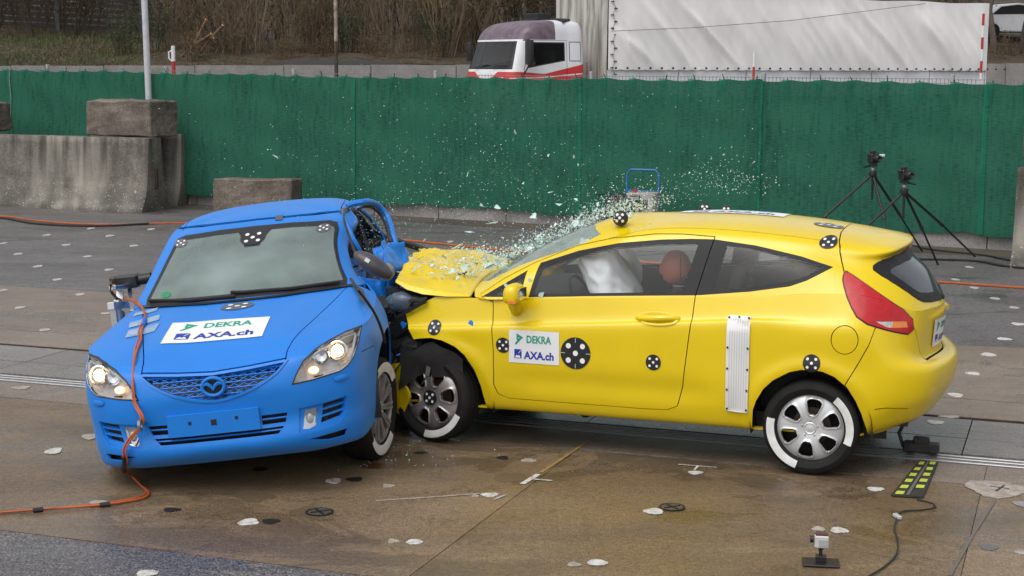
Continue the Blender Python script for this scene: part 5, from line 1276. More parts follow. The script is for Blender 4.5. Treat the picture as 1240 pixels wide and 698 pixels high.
# arch liners, underbody, axle
for cx in (0, 2.38):
    for sg in (1, -1):
        V = []; F = []; n = 16
        for k in range(n+1):
            a = rad(-12+204*k/n)
            for y in (.845, .50): V.append((cx+.365*math.cos(a), y*sg, .30+.355*math.sin(a)))
        for k in range(n): F.append((2*k, 2*k+1, 2*k+3, 2*k+2))
        V += [(cx+.42, .5*sg, .18), (cx+.42, .5*sg, .72), (cx-.42, .5*sg, .72), (cx-.42, .5*sg, .18)]; F.append((len(V)-4, len(V)-3, len(V)-2, len(V)-1))
        pyobj('arch_liner', V, F, m_black, fi, True)
mb = MB(); mb.box((1.0, 0, .29), (2.3, 1.3, .08)); mb.box((-.3, 0, .34), (.5, 1.2, .10)); mb.box((2.3, 0, .35), (.5, .9, .3)); mb.build('underbody', m_black, fi)
mb = MB(); mb.box((0, 0, .27), (.09, 1.4, .09)); mb.build('rear_axle', m_black, fi)
mb = MB(); mb.tube([(.05, -.35, .24), (-.4, -.38, .23), (-.62, -.38, .25)], .03, 10); mb.build('exhaust_pipe', m_rust, fi, True)
# cabin: seats, dash, wheel, airbag
seat(fi, .72, .36, .30); seat(fi, .80, -.36, .30)
mb = MB(); mb.box((-.02, 0, .62), (.16, 1.2, .62), None, .95); mb.build('rear_bench', m_dark, fi, True, .05, 2)
for y in (.32, -.32): mb = MB(); mb.box((-.06, y, 1.0), (.10, .24, .16)); mb.build('rear_headrest', m_dark, fi, True, .03, 2)
mb = MB(); mb.box((1.88, 0, .84), (.50, 1.40, .26), None, .85); mb.build('dashboard', m_dark, fi, True, .06, 3)
mb = MB(); mb.lathe([(.165, 0), (.18, .012), (.195, 0), (.18, -.012)], 28, Matrix.Translation((1.56, .36, .92)) @ Matrix.Rotation(rad(-62), 4, 'Y'), close=True); mb.build('steering_wheel', m_black, fi, True)
m_bag = mat('airbag_fabric', (.80, .79, .81), .8, c2=(.68, .67, .69), nscale=5, bump=.5, bscale=5)
V = []; F = []; nu_, nv_ = 64, 40
from mathutils import noise as _n
def bag(name, c, R3, rot, seed, amp=.09):
    V = []; F = []
    Mr = Matrix.Rotation(rot, 3, 'Y')
    for i in range(nv_+1):
        for k in range(nu_):
            th = math.pi*i/nv_; a = 2*math.pi*k/nu_; d = Vector((math.sin(th)*math.cos(a), math.sin(th)*math.sin(a), math.cos(th)))
            q = 1+amp*_n.noise(d*1.6+Vector((seed, 0, 0)))+amp*.5*_n.noise(d*4+Vector((0, seed, 0)))+amp*.22*abs(_n.noise(d*7+Vector((seed, seed, 0))))
            p = Vector((d.x*R3[0], d.y*R3[1], d.z*R3[2]))*q; V.append(Vector(c)+Mr @ p)
    for i in range(nv_):
        for k in range(nu_): F.append((i*nu_+k, (i+1)*nu_+k, (i+1)*nu_+(k+1) % nu_, i*nu_+(k+1) % nu_))
    return pyobj(name, V, F, m_bag, fi, True)
bag('airbag', (1.37, .38, 1.06), (.15, .26, .30), rad(32), 3, .20)
bag('airbag', (1.55, -.32, 1.02), (.18, .30, .24), rad(20), 8, .12)
# crash dummy in the driver's seat
m_dum = mat('dummy_vinyl', (.50, .13, .075), .5, c2=(.42, .105, .06), nscale=8); m_dumsuit = mat('dummy_suit', (.03, .028, .03), .8)
R3z = Matrix.Rotation(Y_ROT, 3, 'Z')
def fw(x, y, z): return Vector((2.06697326, 9.95769875, 0))+R3z @ Vector((x, y, z))
du = empty('crash_dummy', fw(.95, .36, .365), (0, 0, Y_ROT), 'crash test dummy with a reddish brown head sitting at the wheel of the yellow car', 'dummy')
mb = MB()
V = []; F = []; n1, n2 = 22, 18
for i in range(n2+1):
    for k in range(n1):
        th = math.pi*i/n2; a = 2*math.pi*k/n1; d = Vector((math.sin(th)*math.cos(a), math.sin(th)*math.sin(a), math.cos(th)))
        p = Vector((d.x*.098, d.y*.076, d.z*.112))
        if d.x > .2 and d.z < .1: p.x *= 1-.10*(1-abs(d.z)); 
        if d.x > .8 and -.45 < d.z < .1 and abs(d.y) < .28: p.x += .020
        if d.z < -.55: p.x += .012
        V.append(p+Vector((.0, 0, .80)))
for i in range(n2):
    for k in range(n1): F.append((i*n1+k, (i+1)*n1+k, (i+1)*n1+(k+1) % n1, i*n1+(k+1) % n1))
hd = pyobj('head', V, F, m_dum, du, True)
mb = MB(); mb.tube([(-.035, .0, .78+.12), (-.04, .05, .87), (-.045, .078, .80), (-.05, .066, .72)], .0022, 5); mb.build('skull_cap_seam', m_black, hd)
mb = MB()
for k in range(4): mb.lathe([(.045, .575+.034*k), (.05, .585+.034*k), (.05, .60+.034*k), (.045, .606+.034*k)], 18, Matrix.Translation((-.03, 0, 0)))
mb.build('neck', m_black, du, True)
mb = MB()
for k in (1, 2.6): mb.lathe([(.052, .590+.034*k), (.052, .602+.034*k)], 18, Matrix.Translation((-.03, 0, 0)))
mb.build('neck_rings', m_steel, du, True)
skin_body('body', [(-.02, 0, 0), (-.05, 0, .25), (-.05, 0, .44), (-.04, .17, .47), (.05, .24, .22), (.30, .19, .20), (-.04, -.17, .47), (.05, -.24, .22), (.30, -.19, .20), (-.035, 0, .57), (.38, .1, .05), (.6, .1, -.2), (.38, -.1, .05), (.6, -.1, -.2)], [(0, 1), (1, 2), (2, 3), (3, 4), (4, 5), (2, 6), (6, 7), (7, 8), (2, 9), (0, 10), (10, 11), (0, 12), (12, 13)], [(.15, .12), .15, .12, .075, .055, .04, .075, .055, .04, .045, .075, .055, .075, .055], m_dumsuit, du)
mb = MB()
for sg in (1, -1): mb.lathe([(0, .095), (.03, .09), (.034, 0.06)], 14, Matrix.Translation((-.04, 0, .46)) @ Matrix.Rotation(rad(-90*sg), 4, 'X') @ Matrix.Translation((0, 0, .14)))
mb.build('shoulder_caps', m_dum, du, True)
# ---------------------------------------------------------------- crushed front end
def crumple(o, amt, scale, seed):
    for v_ in o.data.vertices:
        c = v_.co*scale+Vector((seed*5.1, seed*2.3, seed)); v_.co += Vector((_n.noise(c), _n.noise(c+Vector((11, 3, 0))), _n.noise(c+Vector((0, 17, 5)))))*amt
# bonnet: pushed back and buckled upwards
HB = [  # rows from the windscreen forward, columns left edge -> right edge
 [(2.20, .77, .978), (2.26, .45, 1.02), (2.32, 0, 1.03), (2.28, -.45, 1.02), (2.20, -.77, .98)],
 [(2.36, .785, .985), (2.42, .45, 1.055), (2.48, 0, 1.075), (2.46, -.45, 1.07), (2.40, -.76, 1.0)],
 [(2.52, .785, 1.000), (2.58, .45, 1.085), (2.66, 0, 1.115), (2.68, -.45, 1.11), (2.62, -.75, 1.03)],
 [(2.64, .775, 1.022), (2.70, .46, 1.09), (2.82, 0, 1.12), (2.88, -.45, 1.10), (2.86, -.72, 1.03)],
 [(2.735, .745, 1.047), (2.80, .46, 1.075), (2.93, 0, 1.09), (3.02, -.45, 1.07), (3.06, -.70, 1.02)]]
Hg = grid_spline(HB, .022, .022); h_, w_ = Hg.shape[:2]; V = [tuple(p) for p in Hg.reshape(-1, 3)]; F = [(i*w_+j, i*w_+j+1, (i+1)*w_+j+1, (i+1)*w_+j) for i in range(h_-1) for j in range(w_-1)]
bn = pyobj('bonnet', V, F, m_yel, fi, True)
for v_ in bn.data.vertices:
    k = min(1, max(0, (v_.co.x-2.3)/.5))*min(1, max(0, (.72-abs(v_.co.y))/.2)); v_.co.z += .03*k*_n.noise(v_.co*4.2)+.045*k*(.5-abs(_n.noise(Vector((v_.co.x*6.5, v_.co.y*2.2, 3)))*2))+.016*k*(.5-abs(_n.noise(v_.co*12)*2)); v_.co.x += .05*k*max(0, v_.co.x-2.65)*3*_n.noise(Vector((v_.co.y*7, 0, 5)))
md = bn.modifiers.new('thick', 'SOLIDIFY'); md.thickness = .022; md.offset = -1 if True else 1
# left bonnet flank folding down to the edge seen from the side
FL = [[(2.20, .775, .982), (2.20, .80, .970)], [(2.36, .79, .987), (2.36, .815, .965)], [(2.52, .79, 1.002), (2.52, .812, .972)], [(2.64, .78, 1.024), (2.635, .80, .995)], [(2.735, .748, 1.049), (2.73, .765, 1.035)]]
V = []; F = []
for a, b_ in FL: V += [a, b_]
for i in range(4): F.append((2*i, 2*i+1, 2*i+3, 2*i+2))
pyobj('bonnet_flange', V, F, m_yel, fi, True)
# engine bay lump, broken lamp, black bumper bits, yellow bumper remnant
m_grime = mat('sooty_plastic', (.016, .015, .015), .55, c2=(.035, .033, .033), nscale=7, bump=.5, bscale=9)
mb = MB(); mb.box((2.55, 0, .66), (.72, 1.36, .52)); o = mb.build('engine_block', m_grime, fi); subdiv(o, 9); displace(o, .13, 3.5, 2); displace(o, .05, 10, 4)
mb = MB(); mb.box((2.72, .52, .60), (.34, .44, .42)); o = mb.build('crushed_front_panel', m_grime, fi); subdiv(o, 8); displace(o, .12, 4, 7); displace(o, .05, 13, 1)
mb = MB(); mb.box((2.66, .70, .885), (.20, .10, .12)); o = mb.build('bonnet_slam_panel', m_grime, fi); subdiv(o, 5); displace(o, .05, 9, 7)
V = []; F = []                         # torn splash guard hanging in the arch
for i in range(9):
    for j in range(6): V.append((2.22+.055*i, .862-.006*j+.008*math.sin(i), .66-.042*j-.006*(i-4)**2+.018*math.sin(i*1.7+j)))
for i in range(8):
    for j in range(5): F.append((i*6+j, i*6+j+1, (i+1)*6+j+1, (i+1)*6+j))
to_ = pyobj('torn_arch_liner', V, F, m_grime, fi, True); crumple(to_, .03, 7, 3)
m_lampglass = glass_mat('lamp_glass', (.72, .82, .90), .06, spec_ior=1.6, dust_haze=((.25, .33, .42), .25, 14))
hl = empty('headlamp', (2.66, .735, .905)); hl.parent = fi
mb = MB(); mb.blob((.03, .02, .0), (.11, .06, .065), 14, 9, jit=.10); mb.build('lamp_cover', m_lampglass, hl, True)
mb = MB(); mb.blob((.0, .0, .01), (.075, .045, .045), 12, 8, jit=.08); mb.blob((-.08, .02, .0), (.09, .04, .045), 12, 8, jit=.1); mb.build('reflector', m_grime, hl, True)
mb = MB(); mb.bar((.10, .05, -.02), (-.17, .075, .045), .010, .014); mb.build('lamp_bezel', m_grime, hl)
mb = MB(); mb.bar((.05, .075, -.10), (-.17, .09, .025), .012, .022); mb.build('bumper_edge_strip', m_black, hl)
rj = random.Random(5)
for k in range(16):                     # hoses, brackets and splintered trim in the gap
    a = Vector((rj.uniform(2.45, 2.78), rj.uniform(.45, .80), rj.uniform(.62, .92))); d = Vector((rj.uniform(-1, 1), rj.uniform(-.5, .6), rj.uniform(-1, 1))).normalized()*rj.uniform(.08, .26)
    mb = MB()
    if k % 3 == 0: mb.tube([a, a+d*.4+Vector((0, .03, .03)), a+d*.8+Vector((.03, .02, -.02)), a+d], rj.uniform(.008, .016), 6); mb.build('torn_hose', m_black, fi, True)
    elif k % 3 == 1: mb.bar(a, a+d, .03, .004); mb.bar(a+d, a+d+Vector((.03, .02, -.05)), .028, .004); mb.build('bent_bracket', m_grime if k % 2 else m_rust, fi)
    else:
        M = Matrix.Translation(a) @ Matrix.Rotation(rj.uniform(0, 6), 4, Vector((rj.uniform(-1, 1), rj.uniform(-1, 1), .3)).normalized()); mb.prism([(0, 0), (.10, .02), (.16, .07), (.07, .10), (.02, .06)], lambda u, v, w_: M @ Vector((u, v, w_+.02*math.sin(u*30))), 0, .004); mb.build('torn_trim', m_black if k % 2 else m_grime, fi)
BR = [[(2.66, .83, .53), (2.72, .80, .50), (2.78, .74, .47)], [(2.645, .84, .40), (2.72, .81, .36), (2.80, .73, .33)], [(2.60, .845, .30), (2.72, .80, .25), (2.80, .72, .23)], [(2.66, .80, .17), (2.73, .76, .15), (2.79, .70, .15)]]
Bg = grid_spline(BR, .03, .03); h_, w_ = Bg.shape[:2]; bo = pyobj('torn_bumper', [tuple(p) for p in Bg.reshape(-1, 3)], [(i*w_+j, i*w_+j+1, (i+1)*w_+j+1, (i+1)*w_+j) for i in range(h_-1) for j in range(w_-1)], m_yel, fi, True); crumple(bo, .02, 8, 2)
bo.modifiers.new('thick', 'SOLIDIFY').thickness = .004
mb = MB(); mb.tube([(1.98, .66, 1.0), (2.06, .45, 1.035), (2.12, .2, 1.05)], .012, 6); mb.build('wiper_arm', m_black, fi)
# ---------------------------------------------------------------- matt blue saloon (x forward from the front axle, y to its left), rolled by the blow
m_blu = mat('matt_blue_paint', (.001, .168, .60), .46, c2=(.002, .18, .64), nscale=3, spec=.5, grain=.14, gscale=420)
_b = m_blu.node_tree.nodes['Principled BSDF']; _b.inputs['Sheen Weight'].default_value = .14; _b.inputs['Sheen Roughness'].default_value = .45; _b.inputs['Sheen Tint'].default_value = (.5, .8, 1, 1)
m_blud = mat('blue_plastic_recess', (.005, .12, .5), .5)
m_ws = glass_mat('haze_painted_windscreen', (.55, .60, .58), .05, spec_ior=1.45, dust_haze=((.40, .50, .475), .40, 1.4, .5))  # pale patches coloured into the pane imitate reflection and condensation
m_sg = glass_mat('dark_side_glass', (.25, .27, .27), .04, spec_ior=1.5)
m_hlens = glass_mat('headlamp_lens', (.86, .87, .88), .04, spec_ior=1.4)
m_refl = mat('lamp_reflector', (.72, .70, .68), .3, metal=.3, c2=(.45, .43, .42), nscale=18)
m_lit = mat('lit_bulb', (1, .9, .7), .4, emit=(1, .70, .38), estr=6.0); m_lit2 = mat('dim_lit_bulb', (1, .8, .55), .4, emit=(1, .58, .26), estr=2.2)
MX, MY, MROLL = -1.64598, 9.54292, .10927
ma = empty('saloon_car', (MX, MY, 0), (0, 0, rad(270)), 'matt blue saloon with lit headlamps and its far side smashed in by the yellow car', 'car')
RM = Matrix.Translation((0, 0, .4)) @ Matrix.Rotation(MROLL, 4, 'X') @ Matrix.Translation((0, 0, -.4))   # body roll
MW = Matrix.Translation((MX, MY, 0)) @ Matrix.Rotation(rad(270), 4, 'Z') @ RM
MWI = MW.inverted()
def mz(px, py, axis, val):
    """body point of the blue car seen at a photo pixel on the plane axis = val"""
    d = MWI.to_3x3() @ ray(px, py); c = MWI @ CAM_C; k = {'x': 0, 'y': 1, 'z': 2}[axis]; return c+d*((val-c[k])/d[k])
MPARTS = []
def P_(o):
    """hang a part on the car with the body's roll"""
    if o is not None: o.parent = ma; o.matrix_local = RM.copy(); 
    return o
sx = [(.40, 1.0), (.0, 1.0), (-.45, 1.0), (-1.0, 1.0), (-1.6, 1.0), (-2.2, 1.0), (-2.725, 1.0), (-3.2, .985)]
def mside(x, k): return [(x, .74*k, .19), (x, .83*k, .215), (x, .855*k, .31), (x, .872*k, .42), (x, .885*k, .52), (x, .895*k, .62), (x, .897*k, .74)]
front = [
 [(.86, 0, .20), (.945, 0, .25), (.985, 0, .31), (.955, 0, .42), (.962, 0, .52), (.965, 0, .62), (.935, 0, .715)],
 [(.85, .3, .20), (.94, .3, .25), (.972, .3, .31), (.945, .3, .42), (.952, .3, .52), (.955, .3, .62), (.915, .3, .725)],
 [(.78, .53, .19), (.85, .58, .225), (.895, .575, .31), (.88, .565, .42), (.893, .56, .52), (.888, .56, .62), (.868, .54, .735)],
 [(.62, .68, .185), (.685, .745, .21), (.73, .755, .31), (.735, .755, .42), (.745, .76, .52), (.735, .765, .62), (.725, .745, .745)]]
crown = [(.855, 0, .765), (.84, .3, .777), (.80, .53, .795), (.665, .715, .815), (.38, .835, .842), (.0, .85, .868), (-.45, .84, .895), (-1.0, .835, .915), (-1.6, .835, .93), (-2.2, .83, .945), (-2.725, .815, .955), (-3.2, .775, .96)]
cols = [list(c) for c in front]+[mside(x, k) for x, k in sx]
cols[4][:] = [(.40, .71, .185), (.41, .79, .205), (.42, .825, .31), (.42, .838, .42), (.42, .845, .52), (.415, .852, .62), (.405, .862, .74)]
for c, b_ in zip(cols, crown): c.append(b_)
rearm = [[(-3.55, .6, .25), (-3.60, .68, .3), (-3.62, .71, .4), (-3.63, .72, .5), (-3.63, .72, .6), (-3.62, .71, .7), (-3.60, .70, .8), (-3.56, .66, .955)],
         [(-3.66, .33, .25), (-3.72, .37, .3), (-3.75, .38, .4), (-3.76, .38, .5), (-3.77, .38, .6), (-3.76, .38, .7), (-3.74, .37, .8), (-3.71, .35, .965)],
         [(-3.68, 0, .25), (-3.74, 0, .3), (-3.77, 0, .4), (-3.78, 0, .5), (-3.79, 0, .6), (-3.78, 0, .7), (-3.76, 0, .8), (-3.73, 0, .97)]]
cols += rearm
mlow = np.array(cols).transpose(1, 0, 2)
HOOD = [crown[:7],
 [(.63, 0, .832), (.62, .3, .835), (.585, .5, .842), (.49, .635, .852), (.26, .735, .874), (-.05, .765, .905), (-.44, .775, .935)],
 [(.30, 0, .893), (.30, .28, .890), (.27, .45, .888), (.21, .555, .893), (.06, .64, .910), (-.14, .69, .935), (-.45, .735, .952)],
 [(-.02, 0, .940), (-.03, .26, .937), (-.06, .43, .935), (-.10, .53, .938), (-.18, .60, .945), (-.28, .655, .955), (-.46, .72, .960)],
 [(-.22, 0, .968), (-.24, .25, .967), (-.29, .43, .965), (-.335, .53, .964), (-.385, .60, .964), (-.42, .655, .964), (-.47, .715, .964)]]
MG = [
 [(-.225, 0, .966), (-.245, .25, .966), (-.315, .48, .965), (-.425, .672, .962), (-.53, .765, .945), (-1.0, .832, .925), (-1.6, .832, .94), (-2.2, .825, .955), (-2.725, .81, .965), (-3.15, .765, .97), (-3.38, .65, .975), (-3.5, .36, .98), (-3.53, 0, .98)],
 [(-.53, 0, 1.118), (-.55, .25, 1.115), (-.60, .47, 1.105), (-.675, .63, 1.09), (-.75, .705, 1.075), (-1.1, .755, 1.09), (-1.6, .765, 1.1), (-2.15, .76, 1.1), (-2.65, .74, 1.1), (-3.0, .70, 1.09), (-3.2, .6, 1.08), (-3.3, .33, 1.08), (-3.33, 0, 1.08)],
 [(-.83, 0, 1.257), (-.845, .25, 1.253), (-.875, .44, 1.243), (-.915, .585, 1.225), (-.975, .65, 1.21), (-1.22, .685, 1.25), (-1.6, .69, 1.26), (-2.1, .69, 1.26), (-2.5, .67, 1.25), (-2.8, .63, 1.22), (-2.97, .54, 1.19), (-3.05, .3, 1.2), (-3.08, 0, 1.2)],
 [(-1.06, 0, 1.352), (-1.07, .24, 1.349), (-1.09, .42, 1.340), (-1.115, .55, 1.325), (-1.17, .60, 1.318), (-1.37, .62, 1.355), (-1.65, .615, 1.372), (-2.05, .61, 1.37), (-2.4, .6, 1.35), (-2.65, .57, 1.31), (-2.8, .5, 1.28), (-2.88, .27, 1.29), (-2.9, 0, 1.29)],
 [(-1.20, 0, 1.388), (-1.21, .23, 1.385), (-1.23, .38, 1.377), (-1.27, .47, 1.368), (-1.31, .50, 1.368), (-1.48, .50, 1.40), (-1.7, .49, 1.413), (-2.05, .48, 1.408), (-2.35, .47, 1.388), (-2.6, .44, 1.35), (-2.72, .38, 1.325), (-2.8, .2, 1.33), (-2.83, 0, 1.332)],
 [(-1.38, 0, 1.418), (-1.44, 0, 1.425), (-1.5, 0, 1.430), (-1.56, 0, 1.434), (-1.62, 0, 1.437), (-1.75, 0, 1.441), (-1.92, 0, 1.441), (-2.15, 0, 1.432), (-2.38, 0, 1.412), (-2.55, 0, 1.386), (-2.65, 0, 1.368), (-2.7, 0, 1.357), (-2.73, 0, 1.35)]]
MS = Shell()
g1 = grid_spline(mlow, .035, .028, (True, True)); g2 = grid_spline(HOOD, .035, .03, (True, False)); g3 = grid_spline(MG, .04, .03, (True, True), (False, True))
r = np.hypot(g1[..., 0], g1[..., 2]-.33); g1[..., 1] += np.where(g1[..., 1] > .6, .014*np.exp(-((r-.385)/.05)**2)*np.clip((.3-g1[..., 0])/.25, 0, 1), 0)
# bumper sculpting: shallow channels of the lower grille and fog pockets are cut later; bonnet power bulge
g2[..., 2] += .010*np.exp(-((np.abs(g2[..., 1])-.36-.25*np.clip((.5-g2[..., 0])/1.0, 0, 1)*.5)/.10)**2)*np.clip((g2[..., 0]+.3)/.3, 0, 1)*np.clip((.8-g2[..., 0])/.15, 0, 1)
MS.add_grid(g1, (-1.4, 0, .5)); MS.add_grid(g2, (.0, 0, .3)); MS.add_grid(g3, (-1.8, 0, .8)); MS.weld(2e-4)
# rear shelf between glasshouse base and boot edge
FX = lambda c, n: c.x > .30 and n.x > .12
FX2 = lambda c, n: c.x > .40 and n.x > .05
mbv0 = MS.bvh()
sideM = lambda c, n: abs(n.y) > .3 and abs(c.y) > .6 and c.z < .92
MS.cut([(.405*math.cos(rad(a)), .335+.395*math.sin(rad(a))) for a in range(-30, 211, 8)], 'y', 'arch', sideM)
MS.cut([(-2.725+.395*math.cos(rad(a)), .335+.385*math.sin(rad(a))) for a in range(-30, 211, 8)], 'y', 'arch', sideM)
MS.drop('arch')
HLR = [(.445, .618), (.468, .665), (.51, .728), (.575, .775), (.645, .803), (.73, .822), (.805, .828), (.797, .775), (.77, .70), (.735, .662), (.70, .642), (.55, .625)]
for pl in (HLR, mirror(HLR)):
    MS.cut(offset_poly(pl, .008), 'x', 'lamp_seal', FX2); MS.cut(pl, 'x', 'lens', FX2)
GR = [(-.405, .738), (-.2, .722), (0, .712), (.2, .722), (.405, .738), (.355, .695), (.30, .662), (.22, .625), (.14, .598), (.06, .58), (0, .576), (-.06, .58), (-.14, .598), (-.22, .625), (-.30, .662), (-.355, .695)]
MS.cut(offset_poly(GR, .012), 'x', 'grille_lip', FX); MS.cut(GR, 'x', 'grille', FX)
MS.gap([(-.415, .757), (-.2, .741), (0, .731), (.2, .741), (.415, .757)], 'x', .007, FX)
for sg in (1, -1): MS.gap([(-.40, .672*sg), (.0, .59*sg), (.40, .50*sg), (.70, .432*sg), (.80, .415*sg), (.90, .41*sg)], 'z', .007, lambda c, n: n.z > .25 and c.z > .7)
# lower grille, slots, fog pockets
LG = [[(-.405, .458), (-.285, .458), (-.285, .405), (-.385, .405)], [(.245, .458), (.39, .458), (.375, .405), (.245, .405)], [(-.375, .385), (.365, .385), (.33, .348), (-.34, .348)]]
for pl in LG: MS.cut(pl, 'x', 'slot', FX)
FG = [(.488, .452), (.562, .455), (.538, .362), (.50, .348), (.468, .352)]; FGo = [(.455, .47), (.585, .478), (.715, .49), (.70, .40), (.66, .345), (.53, .335), (.445, .335)]
VT = [[(.590, .470), (.708, .482), (.705, .455), (.585, .443)], [(.583, .435), (.703, .447), (.699, .42), (.578, .408)], [(.575, .398), (.695, .41), (.68, .385), (.567, .370)]]
SL = [(.49, .288), (.60, .298), (.70, .302), (.685, .262), (.60, .258)]
for f in (lambda p: p, mirror):
    MS.cut(f(FGo), 'x', 'pocket', FX); MS.cut(f(FG), 'x', 'fog', FX, ('pocket',))
    for v_ in VT: MS.cut(f(v_), 'x', 'slot', FX, ('pocket',))
    MS.cut(f(SL), 'x', 'slot', FX)
# fender joint to the bumper
for sg in (1, -1): pass
MS.gap([(.765*1, .695), (.80, .72), (.88, .735), (.95, .74)], 'x', .005, lambda c, n: c.x > .3 and abs(c.y) > .7) if False else None
MS.gap([(.62, .705), (.5, .70), (.40, .695), (.36, .66)], 'y', .005, lambda c, n: abs(n.y) > .3 and abs(c.y) > .7)
# windscreen and side windows
WF = lambda c, n: n.x > .15 and c.x < -.15 and c.x > -1.3
ws_out = [(-.70, .972), (-.40, .975), (0, .978), (.40, .975), (.665, .972), (.675, 1.0), (.60, 1.2), (.553, 1.322), (.50, 1.338), (.25, 1.353), (0, 1.357), (-.25, 1.353), (-.50, 1.338), (-.553, 1.322), (-.60, 1.2), (-.675, 1.0)]
ws_out[0] = (-.665, .972)
MS.cut(ws_out, 'x', 'ws_border', WF); wi = offset_poly(ws_out, -.028); MS.cut(wi, 'x', 'windscreen', WF, ('ws_border',))
MS.gap([(-.62, 1.368), (-.3, 1.384), (0, 1.389), (.3, 1.384), (.62, 1.368)], 'x', .010, lambda c, n: c.x < -.9 and c.x > -1.5 and n.x > .05)
SW = lambda c, n: abs(n.y) > .35 and abs(c.y) > .45
MS.cut([(-.80, .985), (-2.9, 1.0), (-3.0, 1.03), (-2.62, 1.26), (-2.3, 1.32), (-1.7, 1.345), (-1.38, 1.325), (-1.15, 1.24)], 'y', 'win_trim', SW)
MS.cut([(-.90, 1.0), (-1.58, 1.01), (-1.58, 1.325), (-1.40, 1.305), (-1.17, 1.215)], 'y', 'side_window', SW, ('win_trim',)); MS.cut([(-1.68, 1.01), (-2.75, 1.02), (-2.5, 1.25), (-2.2, 1.30), (-1.68, 1.32)], 'y', 'side_window', SW, ('win_trim',))
MS.gap([(-.56, .35), (-.56, .80), (-.60, .93)], 'y', .006, SW); MS.gap([(-1.63, .35), (-1.63, 1.34)], 'y', .008, SW, ('body', 'win_trim'))
for sg in (1, -1): MS.gap([(-1.3, .555*sg), (-1.7, .555*sg), (-2.3, .545*sg), (-2.6, .53*sg)], 'z', .007, lambda c, n: c.z > 1.25 and n.z > .4)
MS.cut([(-.55, 1.05), (.55, 1.05), (.5, 1.24), (-.5, 1.24)], 'x', 'rear_screen', lambda c, n: c.x < -2.7 and n.x < -.2)
MS.drop('gap')
for p_ in MS.split('body', [('bonnet', (.2, 0, .9)), ('bumper', (.96, 0, .54)), ('roof', (-1.9, 0, 1.44))]) and (): pass
# ---- the blow: push the left flank in and crumple it
def hit(c):
    if c.y > .30:
        k = math.exp(-((c.x+1.35)/.55)**2)*min(1, max(0, (c.y-.30)/.35))*min(1, max(0, (1.28-c.z)/.3))
        c.y -= .32*k
        k2 = min(1, max(0, (c.z-.95)/.15))*min(1, max(0, (-1.35-c.x)/.6))*min(1, max(0, (1.42-c.z)/.08)); c.y -= .11*k2
        q = k*.9; c.x += .05*q*_n.noise(c*5); c.y += .09*q*_n.noise(c*4+Vector((9, 0, 0))); c.z += .05*q*_n.noise(c*5+Vector((0, 9, 0)))
for v_ in MS.bm.verts: hit(v_.co)
MS.bm.normal_update()
mbv = MS.bvh()
P_(MS.extract('body_shell', ['body'], m_blu, ma)); P_(MS.extract('bonnet', 'bonnet', m_blu, ma)); P_(MS.extract('front_bumper', 'bumper', m_blu, ma)) if any(f[MS.lay] == MS.id('bumper') for f in MS.bm.faces) else None
if any(f[MS.lay] == MS.id('roof') for f in MS.bm.faces): P_(MS.extract('roof', 'roof', m_blu, ma))
P_(MS.extract('windscreen_border', 'ws_border', m_black, ma, rim=.015)); P_(MS.extract('windscreen', 'windscreen', m_ws, ma, rim=0))

for cnd in ((lambda c: c.y > 0), (lambda c: c.y < 0)): P_(MS.extract('window_trim', 'win_trim', m_trim, ma, cond=cnd)); P_(MS.extract('fog_pocket', 'pocket', m_blu, ma, rim=.03, offset=-.010, cond=cnd))
P_(MS.extract('side_window', 'side_window', m_sg, ma, rim=0, cond=lambda c: c.y < 0)); P_(MS.extract('rear_screen', 'rear_screen', m_rglass, ma, rim=0))
P_(MS.extract('grille_surround', 'grille_lip', m_blu, ma, rim=.06, offset=.006))
cxm = caster(mbv0, 'x', 1, 0.0)
for s_, cd_ in ((1, lambda c: c.y > 0), (-1, lambda c: c.y < 0)):
    o = P_(MS.extract('headlamp', 'lens', m_hlens, ma, rim=0, offset=.002, cond=cd_)); b_ = MS.extract('lamp_housing', 'lens', m_refl, o, rim=-.06, offset=-.055, cond=cd_); MS.extract('lamp_seal', 'lamp_seal', m_black, o, cond=cd_)
    mb = MB(); c0 = cxm(s_*.69, .748)+Vector((-.028, 0, 0)); Mq = Matrix.Translation(c0) @ Matrix.Rotation(rad(78), 4, 'Y')
    mb.lathe([(.062, -.03), (.058, .006), (.052, .008), (.045, -.012)], 24, Mq); mb.build('projector_ring', m_chrome, o, True)
    mb = MB(); mb.blob(c0+Vector((-.004, 0, 0)), (.018, .034, .034), 16, 10); mb.build('main_bulb', m_lit, o, True)
    c1 = cxm(s_*.555, .668)+Vector((-.03, 0, 0)); mb = MB(); mb.blob(c1, (.018, .030, .022), 12, 8); mb.build('side_bulb', m_lit2, o, True)
    c1 = cxm(s_*.60, .735)+Vector((-.035, 0, 0)); mb = MB(); mb.lathe([(.05, -.02), (.046, .004), (.03, -.014), (0, -.018)], 20, Matrix.Translation(c1) @ Matrix.Rotation(rad(78), 4, 'Y')); mb.build('reflector_bowl', m_chrome, o, True)
    V_ = [cxm(s_*y, z)+Vector((-.012, 0, 0)) for y, z in [(.50, .70), (.57, .755), (.65, .785), (.73, .803), (.782, .808)]]; mb = MB(); mb.tube(V_, .006, 6); mb.tube([cxm(s_*y, z)+Vector((-.012, 0, 0)) for y, z in [(.782, .80), (.772, .74), (.745, .68)]], .008, 6); mb.build('lamp_trim', m_silver, o, True)
    fo = P_(MS.extract('fog_lamp', 'fog', m_hlens, ma, rim=.004, offset=0, cond=cd_)); MS.extract('fog_reflector', 'fog', m_chrome, fo, rim=-.01, offset=-.025, cond=cd_)
    q = cxm(s_*.505, .40); mb = MB(); mb.blob(q+Vector((-.02, 0, 0)), (.012, .022, .03), 10, 8); mb.build('fog_bulb', m_refl, fo, True)
